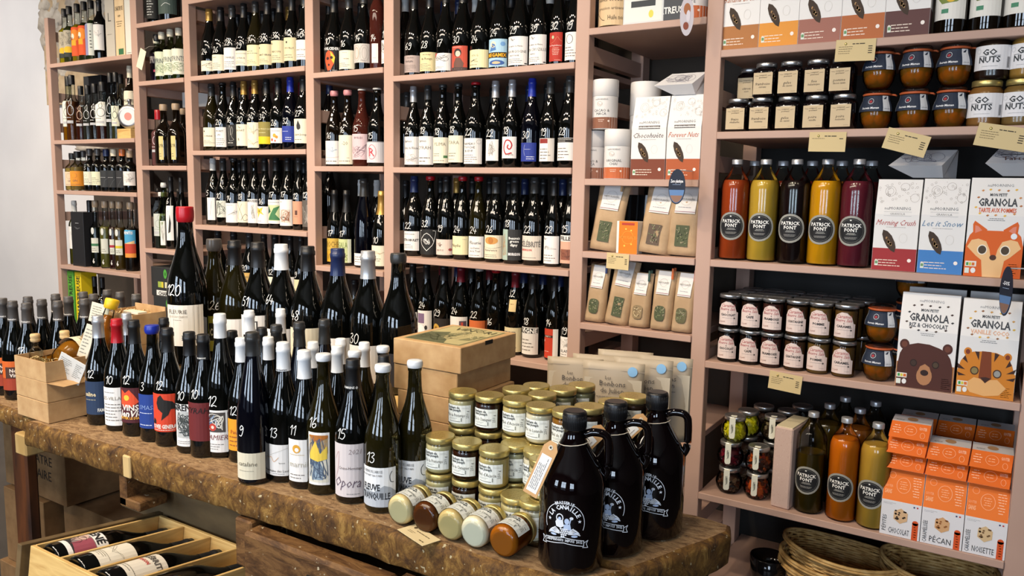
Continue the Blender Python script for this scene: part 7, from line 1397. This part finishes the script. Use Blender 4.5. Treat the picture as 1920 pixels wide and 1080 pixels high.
def cookie(u, v, c='d9b48a', bits='5a3420'):
    r6 = random.Random(int(v*100+u*10)+len(bits)); return (('p', [(u+.20*math.cos(a), v+.22*math.sin(a)) for a in [k*PI/3+.5 for k in range(6)]], c, 3),)+tuple(('e', u+r6.uniform(-.13, .13), v+r6.uniform(-.14, .14), .028, .024, bits, 4) for _ in range(13))
bis = [('P\u00c9PITES', 'CHOCOLAT', '2a1610', 'd9b48a', 'chocolate chip'), ('CARAM\u00c9LIS\u00c9E', 'P\u00c9CAN', '9a6030', 'd6a878', 'pecan'), ('CARAM\u00c9LIS\u00c9E', 'NOISETTE', '7a5a38', 'd9bc90', 'hazelnut')]
bxs = [onY(px, 1000, 2.605).x for px in (1648, 1725, 1806, 1889)]
for i in range(3):
    w_ = bxs[i+1]-bxs[i]-.002; hf, hs2 = .112, .102; d = .10; t = thing('biscuit_box', 'white and orange %s biscuit box at the shelf edge' % bis[i][4], 'box', ((bxs[i]+bxs[i+1])/2, 2.60, z7[5]+.0008), 0, 'biscuit boxes'); W2 = w_/2; mb = MB(); mt = mat('e6e6ea', .5, name='carton_white3')
    vs = [(-W2, 0, 0), (W2, 0, 0), (W2, d, 0), (-W2, d, 0), (-W2, 0, hf), (W2, 0, hf), (W2, .045, hf+.088), (-W2, .045, hf+.088), (W2, d, hf+.088), (-W2, d, hf+.088)]
    mb.add(vs, [(0, 3, 2, 1), (0, 1, 5, 4), (4, 5, 6, 7), (7, 6, 8, 9), (1, 2, 8, 6, 5), (3, 0, 4, 7, 9), (2, 3, 9, 8)], mt); mb.build('carton', t)
    mb = MB(); p = Pr(mb, flat((0, 0, 0), (1, 0, 0), (0, 0, 1))); b = bis[i]
    deco(p, w_, hf, 0, cookie(.50, .60, b[3], b[2])+(('r', .80, 0, .95, .48, 'd9541c', 2), ('e', .875, .48, .075, .07, 'd9541c', 2), ('m', .84, .92, .05, .4, 5, 'f4d8c8', 'c'), t_(b[1], .48, .16, .16, '3a3632', .52), ('r', .80, .90, .84, .94, '2a3a6a'), ('r', .88, .90, .92, .94, 'c03030'), ('m', .05, .4, .88, .95, 2, 'a8a8ac')))
    p.text(b[0], -W2*.80, hf*.34, .011, INK('3a3632'), 3, hf*.6, 0, 0, PI/2); mb.build('front_print', t)
    mb = MB(); p = Pr(mb, flat((0, 0, hf), (1, 0, 0), (0, .045, .088))); H = .0985; p.rect(-W2+.0005, .0005, W2-.0005, H, INK(OR), 0)
    deco(p, w_, H, 0, (t_('SANS', .14, .28, .13, 'f2b488', .18, 1), ('o', .2, .80, .08, .1, 'f4b890', .0009), ('o', .5, .52, .17, .24, 'f4b890', .0012), ('m', .38, .62, .38, .66, 4, 'f4b890', 'c'), ('m', .72, .94, .2, .85, 8, 'f6c8a8', 'c'), t_('GOUTER', .14, .45, .08, 'f2b488', .2))); mb.build('slope_print', t)
def pack(i, lv, x0, x1, Y, z, label, lit=1):
    w_ = x1-x0-.004; t = thing('biscuit_pack', label, 'box', ((x0+x1)/2, Y, z), (0, .0, 0), 'orange biscuit packs'); W2 = w_/2; d, h = .105, .048; mt = mat('e6e6ea', .5, name='carton_white3'); og = mat(OR2, .45, name='orange_carton')
    mb = MB(); vs = [(-W2, .014, 0), (W2, .014, 0), (W2, d, 0), (-W2, d, 0), (-W2-.004, -.02, .006), (W2-.004, -.02, .006), (-W2, .020, h), (W2, .020, h), (W2, d, h), (-W2, d, h)]
    mb.add(vs, [(0, 3, 2, 1), (6, 7, 8, 9), (1, 2, 8, 7), (3, 0, 6, 9), (2, 3, 9, 8)], mt); mb.add(vs, [(0, 1, 5, 4), (4, 5, 7, 6), (0, 4, 6), (1, 7, 5)], og); mb.build('carton', t)
    mb = MB(); p = Pr(mb, flat((-.002, -.0200, .006), (1, 0, 0), (.0, .040, .042))); H = .056
    deco(p, w_*.98, H, 0, (('m', .05, .28, .25, .85, 4, 'f6c8a8', 'c'), ('o', .52, .55, .16, .3, 'f4b890', .0011), ('m', .42, .62, .4, .7, 2, 'f4b890', 'c'), ('o', .84, .32, .06, .18, 'f4b890', .0011), t_('GOUTER', .84, .74, .18, 'f4c0a0', .2, 1))); mb.build('print', t)
    mb = MB(); p = Pr(mb, flat((0, .062, h), (1, 0, 0), (0, 1, 0))); deco(p, w_, .07, -.035, (('e', .5, .5, .14, .3, 'b9926a'), ('m', .1, .4, .1, .3, 2, '5a5a5e'))); mb.build('top_print', t)
zp = z7[5]+.0008+.2025
for i in range(3):
    for lv in range(2): pack(i, lv, bxs[i], bxs[i+1], 2.638, zp+lv*.0495, 'orange biscuit pack, %s of the leaning pile, %s' % (['lower tier', 'second tier'][lv], ['left', 'middle', 'right'][i]))
pack(0, 2, bxs[0]+.004, bxs[1]+.004, 2.642, zp+2*.0495, 'topmost orange biscuit pack with visible white side')
for i in range(3):
    for lv in range(3): pack(i, lv, bxs[i]+.005, bxs[i+1]+.005, 2.93, zp-.0005+(lv-1)*.0495, 'orange biscuit pack in the rear pile, %s level, %s file' % (['lowest', 'second', 'third', 'top'][lv], ['left', 'middle', 'right'][i]))
for i in range(3):
    t = thing('biscuit_box', 'biscuit carton under the rear pile, %s' % ['left', 'middle', 'right'][i], 'box', ((bxs[i]+bxs[i+1])/2, 2.925, z7[5]+.0008), 0, 'biscuit boxes behind'); kbox(t, -.05, 0, 0, .05, .11, .152, 'carton', mat('e6e6ea', .5, name='carton_white3'))

# price cards pinned on the shelf edges
def card(px, py, w_, h, z=None, rot=0, label='', lines=4, Y=2.5905):
    p = onY(px, py, Y); t = thing('price_card', label, 'card', p, (0, rot, 0), 'price cards on the shelf edges'); mb = MB(); mb.bev(-w_/2, -.0005, -h/2, w_/2, .0005, h/2, mat('d2bd8c', .7, name='kraft_price_card'), .0003); mb.build('card', t)
    mb = MB(); pr = Pr(mb, flat((0, -.0006, 0), (1, 0, 0), (0, 0, 1))); pr.micro(-w_*.08, w_*.25, h*.26, h*.32, 1, INK('3a3020'), 1, .0026)
    for k in range(lines): pr.micro(-w_*.42, -w_*.05, h*(.14-.1*k), h*(.19-.1*k), 1, INK('6a5a3c'), 1, .0014, 'l', k); pr.rect(w_*.32, h*(.14-.1*k), w_*.42, h*(.18-.1*k), INK('3a3020'), 1)
    mb.build('print', t); mb = MB(); mb.lathe([(0, .004), (.0015, .0035), (.0022, .0015)], M_GOLD, 10, M=Matrix.Translation((-w_*.25, -.0006, h*.3)) @ Matrix.Rotation(PI/2, 4, 'X')); mb.build('pin', t)
card(1603.5, 94, .112, .064, rot=.03, label='kraft price card below the rust and mauve granola boxes')
card(1551, 266, .108, .060, rot=.02, label='kraft price card under the dark jam jars', lines=1)
card(1699, 267, .118, .062, rot=.27, label='tilted kraft price card under the amber fruit jars')
card(1878, 257, .125, .064, rot=.18, label='slightly tilted kraft price card at right under the GO NUTS jars')
card(1472, 717, .104, .060, rot=.07, label='kraft price card under the caramel jars', lines=4)
card(1158, 490, .088, .058, rot=.03, label='kraft price card under the orange tea box', lines=4)
def oval(px, py, rw, rh, label, rz, txt, Y=2.50, dark=1):
    p = onY(px, py, Y); t = thing('oval_hang_tag', label, 'tag', p, (0, 0, rz), 'oval shelf tags'); mb = MB(); n = 32; pts = [(rw*math.cos(2*PI*k/n), rh*math.sin(2*PI*k/n)) for k in range(n)]
    c_ = mat('1c2536' if dark else 'c9c4cc', .35, name='glossy_tag_card_%d' % dark); mb.add([(a, 0, b) for a, b in pts]+[(a, .0012, b) for a, b in pts], [tuple(range(n)), tuple(range(2*n-1, n-1, -1))]+[(k, k+n, (k+1) % n+n, (k+1) % n) for k in range(n)], c_); mb.build('card', t)
    mb = MB(); pr = Pr(mb, flat((0, 0, 0), (1, 0, 0), (0, 0, 1)))
    if dark: pr.text(txt, 0, rh*.32, .010, INK('e8ecf2'), 2, rw*1.5, 1); pr.poly([(a*.93, b*.93) for a, b in pts if b < -.05*rh], INK('5a7fb0'), 1); pr.poly([(a*.9, b*.9) for a, b in pts if b < -rh*.5], INK('8a6a5a'), 2); pr.micro(-rw*.5, rw*.5, rh*.08, rh*.16, 1, INK('9fb4d4'), 2)
    else: pr.ell(0, rh*.35, rw*.5, rh*.3, INK('a86a44'), 1); pr.ell(-rw*.1, -rh*.5, rw*.4, rh*.2, INK('8a4a38'), 1); pr.ell(rw*.2, 0, rw*.3, rh*.3, INK('d9d4dc'), 2)
    mb.build('print', t); mb = MB(); mb.box(-.002, .0015, rh*.9, .002, 2.60-Y, rh*.9+.003, mat('c9c9c9', .3, name='clear_clip')); mb.build('clip', t)
oval(1269, 350, .031, .058, 'dark oval hang tag reading Zero plastique before the tea bags', -.15, 'Zero plastique')
oval(1288, 30, .022, .062, 'pale oval hang tag under the CHARTREUSE carton', .5, '', dark=0)
oval(1886, 546, .027, .068, 'dark oval hang tag reading -50% at right edge', -1.0, '-50%')
# folded kraft wedges on the side of the grocery bay post
for i, (px, py) in enumerate(((1313, 92), (1312, 130))):
    p = onY(px, py, 2.72); t = thing('paper_wedge', 'folded kraft paper point sticking out, %s of two, tea bay top right' % ['upper', 'lower'][i], 'paper', (POSTS[6][0]-.002, 2.75, p.z), 0, 'folded kraft points'); mb = MB(); mb.add([(0, -.05, -.03), (0, .05, -.03), (0, .05, .03), (0, -.05, .03), (-.045, 0, .0)], [(0, 1, 2, 3), (0, 4, 1), (1, 4, 2), (2, 4, 3), (3, 4, 0)], M_KRAFT); mb.build('folded_paper', t)

# ================================================================ baskets at the bottom
def basket(name_label, x, y, z, a, b, h, rot, rows=15):
    t = thing('wicker_basket', name_label, 'basket', (x, y, z), rot, 'nested wicker baskets'); n = 56
    mb = MB()
    for j in range(rows):
        v = (j+.5)/rows; s_ = .62+.38*v**.7; pts = []
        for k in range(n): th = 2*PI*k/n; w2 = 1+(.02 if (k//2+j) % 2 else -.02); pts.append((a*s_*w2*math.cos(th), b*s_*w2*math.sin(th), v*h+.15*h*math.cos(th)**2*v))
        mb.tube(pts, h/rows*.60, M_WICKER, 5, True)
    for k in range(28):
        th = 2*PI*(k+.5)/28; mb.tube([(a*(.62+.38*v**.7)*math.cos(th), b*(.62+.38*v**.7)*math.sin(th), v*h+.15*h*math.cos(th)**2*v) for v in (0, .33, .66, 1)], .0022, M_WICKER, 4)
    mb.lathe([(.002, a*.6), (.004, a*.6)], M_WICKER, 24, sx=1, M=Matrix.Diagonal((1, b/a, 1, 1))); o = mb.build('weave', t); o['kind'] = 'stuff'
    mb = MB(); mb.tube([(a*1.03*math.cos(th), b*1.03*math.sin(th), h+.15*h*math.cos(th)**2) for th in [2*PI*k/n for k in range(n)]], .0062, M_WICKER, 7, True); mb.tube([(a*1.045*math.cos(th), b*1.045*math.sin(th), h-.009+.15*h*math.cos(th)**2) for th in [2*PI*k/n for k in range(n)]], .0045, M_WICKER, 6, True); mb.build('rim', t)
bxm = (onY(1462, 1030, 2.80).x+onY(1676, 1060, 2.80).x)/2
for i in range(3): basket('oval wicker basket, %s of the left nested stack' % ['lowest', 'middle', 'topmost'][i], bxm+.01, 2.83, z7[6]+.010+i*.030+(.008 if i == 2 else 0), .190, .135, .108, (-.06 if i == 2 else 0, (-.02, .0, .08)[i], .05*i))
for i in range(2): basket('oval wicker basket, %s of the right stack' % ['lower', 'upper'][i], -.09, 2.90, z7[6]+.010+i*.036, .17, .13, .14, (0, 0, .04*i))
t = thing('dark_bowl', 'small glossy black bowl on the floor shelf left of the baskets', 'bowl', (onY(1440, 1066, 2.8).x, 2.80, z7[6]+.001)); mb = MB(); mb.lathe([(0, .03), (.004, .04), (.03, .06), (.12, .066), (.122, .062), (.06, .05)], gloss('black_glaze', '0a0a0c', .1), 24, cap1=True); mb.build('bowl', t)

# ================================================================ under the bench
from mathutils import Euler
t = thing('wine_crate', 'pine wine crate with dividers, bottles lying in its slots', 'crate', (-1.821, .859, EYE-.83), (math.radians(-7.5), 0, 0))
ps = .106; nS = 4; Wc = ps*nS+.004; Lc = .330; Hc = .10
mb = MB(); mb.bev(0, 0, -Hc, Wc, .010, 0, M_PINE, .001); mb.build('front_board', t)
mb = MB(); mb.bev(0, Lc-.01, -Hc, Wc, Lc, 0, M_PINE, .001); mb.build('back_board', t)
for k in range(nS+1): mb = MB(); mb.bev(k*ps-.001 if k else 0, .0105, -Hc, k*ps+.006, Lc-.0105, -.001 if k not in (0, nS) else 0, M_PINE, .001); mb.build('divider' if 0 < k < nS else 'side_board', t)
mb = MB(); mb.box(0, 0, -Hc-.006, Wc, Lc, -Hc-.0003, M_PINE); mb.build('bottom', t)
CM = Matrix.Translation((-1.821, .859, EYE-.83)) @ Matrix.Rotation(math.radians(-7.5), 4, 'X')
cl = [(WHT, .08, .40, 62, t_('L\u00c9N\u00c9', .5, .84, .2, '1a1a1a', .9, 1), ('r', .04, .12, .96, .70, '8a7a78', 1), ('e', .35, .5, .22, .2, 'd0b0a4', 2), ('p', [(.04, .12), (.3, .3), (.5, .2), (.96, .12)], '2a2a2a', 3), ('r', .55, .15, .96, .68, '9a4a5a', 2), ('s', .1, .6, .14, .6, 20, '2a2426', .001, 5)),
      ('e2dccb', .12, .42, 60, ('s', .15, .85, .4, .85, 8, '8a8478', .0006), ('m', .1, .9, .08, .3, 4, '7a766c')),
      ('ddd6c6', .12, .44, 60, t_('C\u00c9L\u00c9BRIT\u00c9', .5, .78, .14, '55504a', .96, 1), t_('MORGON', .4, .58, .09, 'c03c30', .5, 1), ('m', .1, .9, .06, .2, 2, '7a766c')), None]
for k in range(4):
    lb = ['bottle lying in the first slot of the pine crate, LENE portrait label', 'bottle lying in the second slot of the pine crate, cream label', 'bottle lying in the third slot of the pine crate, CELEBRITE label', 'bottle lying in the last slot of the pine crate, no label in view'][k]
    p = CM @ Vector((k*ps+ps*.5+.002, .014, -.034)); e = (CM.to_3x3() @ Matrix.Rotation(-PI/2, 3, 'X') @ Matrix.Rotation(.18, 3, 'Z')).to_euler()
    bottle(p, lb, 'burg', .295, .0455, 'k', ('blk', .8), None, cl[k], tilt=tuple(e), group='bottles lying in the pine crate')
t = thing('plank', 'pale flat board leaning beside the pine crate', 'board', (-1.835, .845, EYE-.84), (math.radians(-7.5), 0, 0)); boxobj('board', (-.018, 0, -.16), (0, .36, .012), M_TAUPE, t, .001)
t = thing('wine_crate', 'dark brown wine crate to the right of the pine crate', 'crate', (-1.375, .90, EYE-.90), (math.radians(-4), 0, 0)); mb = MB()
for q in ((0, 0, -.14, .32, .010, 0), (0, .28, -.14, .32, .29, 0), (0, .01, -.14, .010, .28, 0), (.31, .01, -.14, .32, .28, 0), (0, 0, -.146, .32, .29, -.14)): mb.bev(*q, M_DWOOD, .001)
mb.build('crate', t)
for k in range(3): bottle((-1.375+.055+k*.1, .93, EYE-.90-.10), 'black bottle lying in the dark crate, %s from left' % ORD[k+1], 'burg', .235, .036, 'k', ('blk', .8), tilt=(-PI/2-.07, 0, 0), group='bottles lying in the dark crate')
t = thing('crate_stand', 'plain dark plinth carrying the crates under the bench front', 'stand', (0, 0, 0)); boxobj('plinth', (-1.82, .87, 0), (-1.06, 1.14, .478), M_DWOOD, t, .003); boxobj('plinth_step', (-1.82, .90, .479), (-1.40, 1.14, .55), M_DWOOD, t, .003)
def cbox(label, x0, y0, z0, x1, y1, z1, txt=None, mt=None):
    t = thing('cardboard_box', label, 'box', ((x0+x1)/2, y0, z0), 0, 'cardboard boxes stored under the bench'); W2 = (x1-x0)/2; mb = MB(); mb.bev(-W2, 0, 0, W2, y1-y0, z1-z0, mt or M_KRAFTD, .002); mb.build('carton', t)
    if txt:
        mb = MB(); p = Pr(mb, flat((0, 0, (z1-z0)/2), (1, 0, 0), (0, 0, 1)))
        for j, s_ in enumerate(txt): p.text(s_, .07, .02-j*.055, .034, INK('2a1c10'), 2, .2)
        mb.build('print', t)
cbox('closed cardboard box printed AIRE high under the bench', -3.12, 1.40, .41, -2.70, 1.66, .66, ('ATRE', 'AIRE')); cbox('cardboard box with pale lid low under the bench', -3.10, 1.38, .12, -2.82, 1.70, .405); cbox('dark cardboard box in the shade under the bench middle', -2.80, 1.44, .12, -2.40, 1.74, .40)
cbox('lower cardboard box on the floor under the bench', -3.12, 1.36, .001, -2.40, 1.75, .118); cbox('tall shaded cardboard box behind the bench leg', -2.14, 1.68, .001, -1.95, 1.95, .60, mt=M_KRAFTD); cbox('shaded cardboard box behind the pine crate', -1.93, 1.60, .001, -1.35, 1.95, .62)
for mname in list(bpy.data.meshes):
    if mname.users == 0: bpy.data.meshes.remove(mname)
bpy.context.view_layer.update()
print('TRIS', sum(sum(len(p.vertices)-2 for p in o.data.polygons) for o in bpy.data.objects if o.type == 'MESH'), 'OBJS', len(bpy.data.objects))
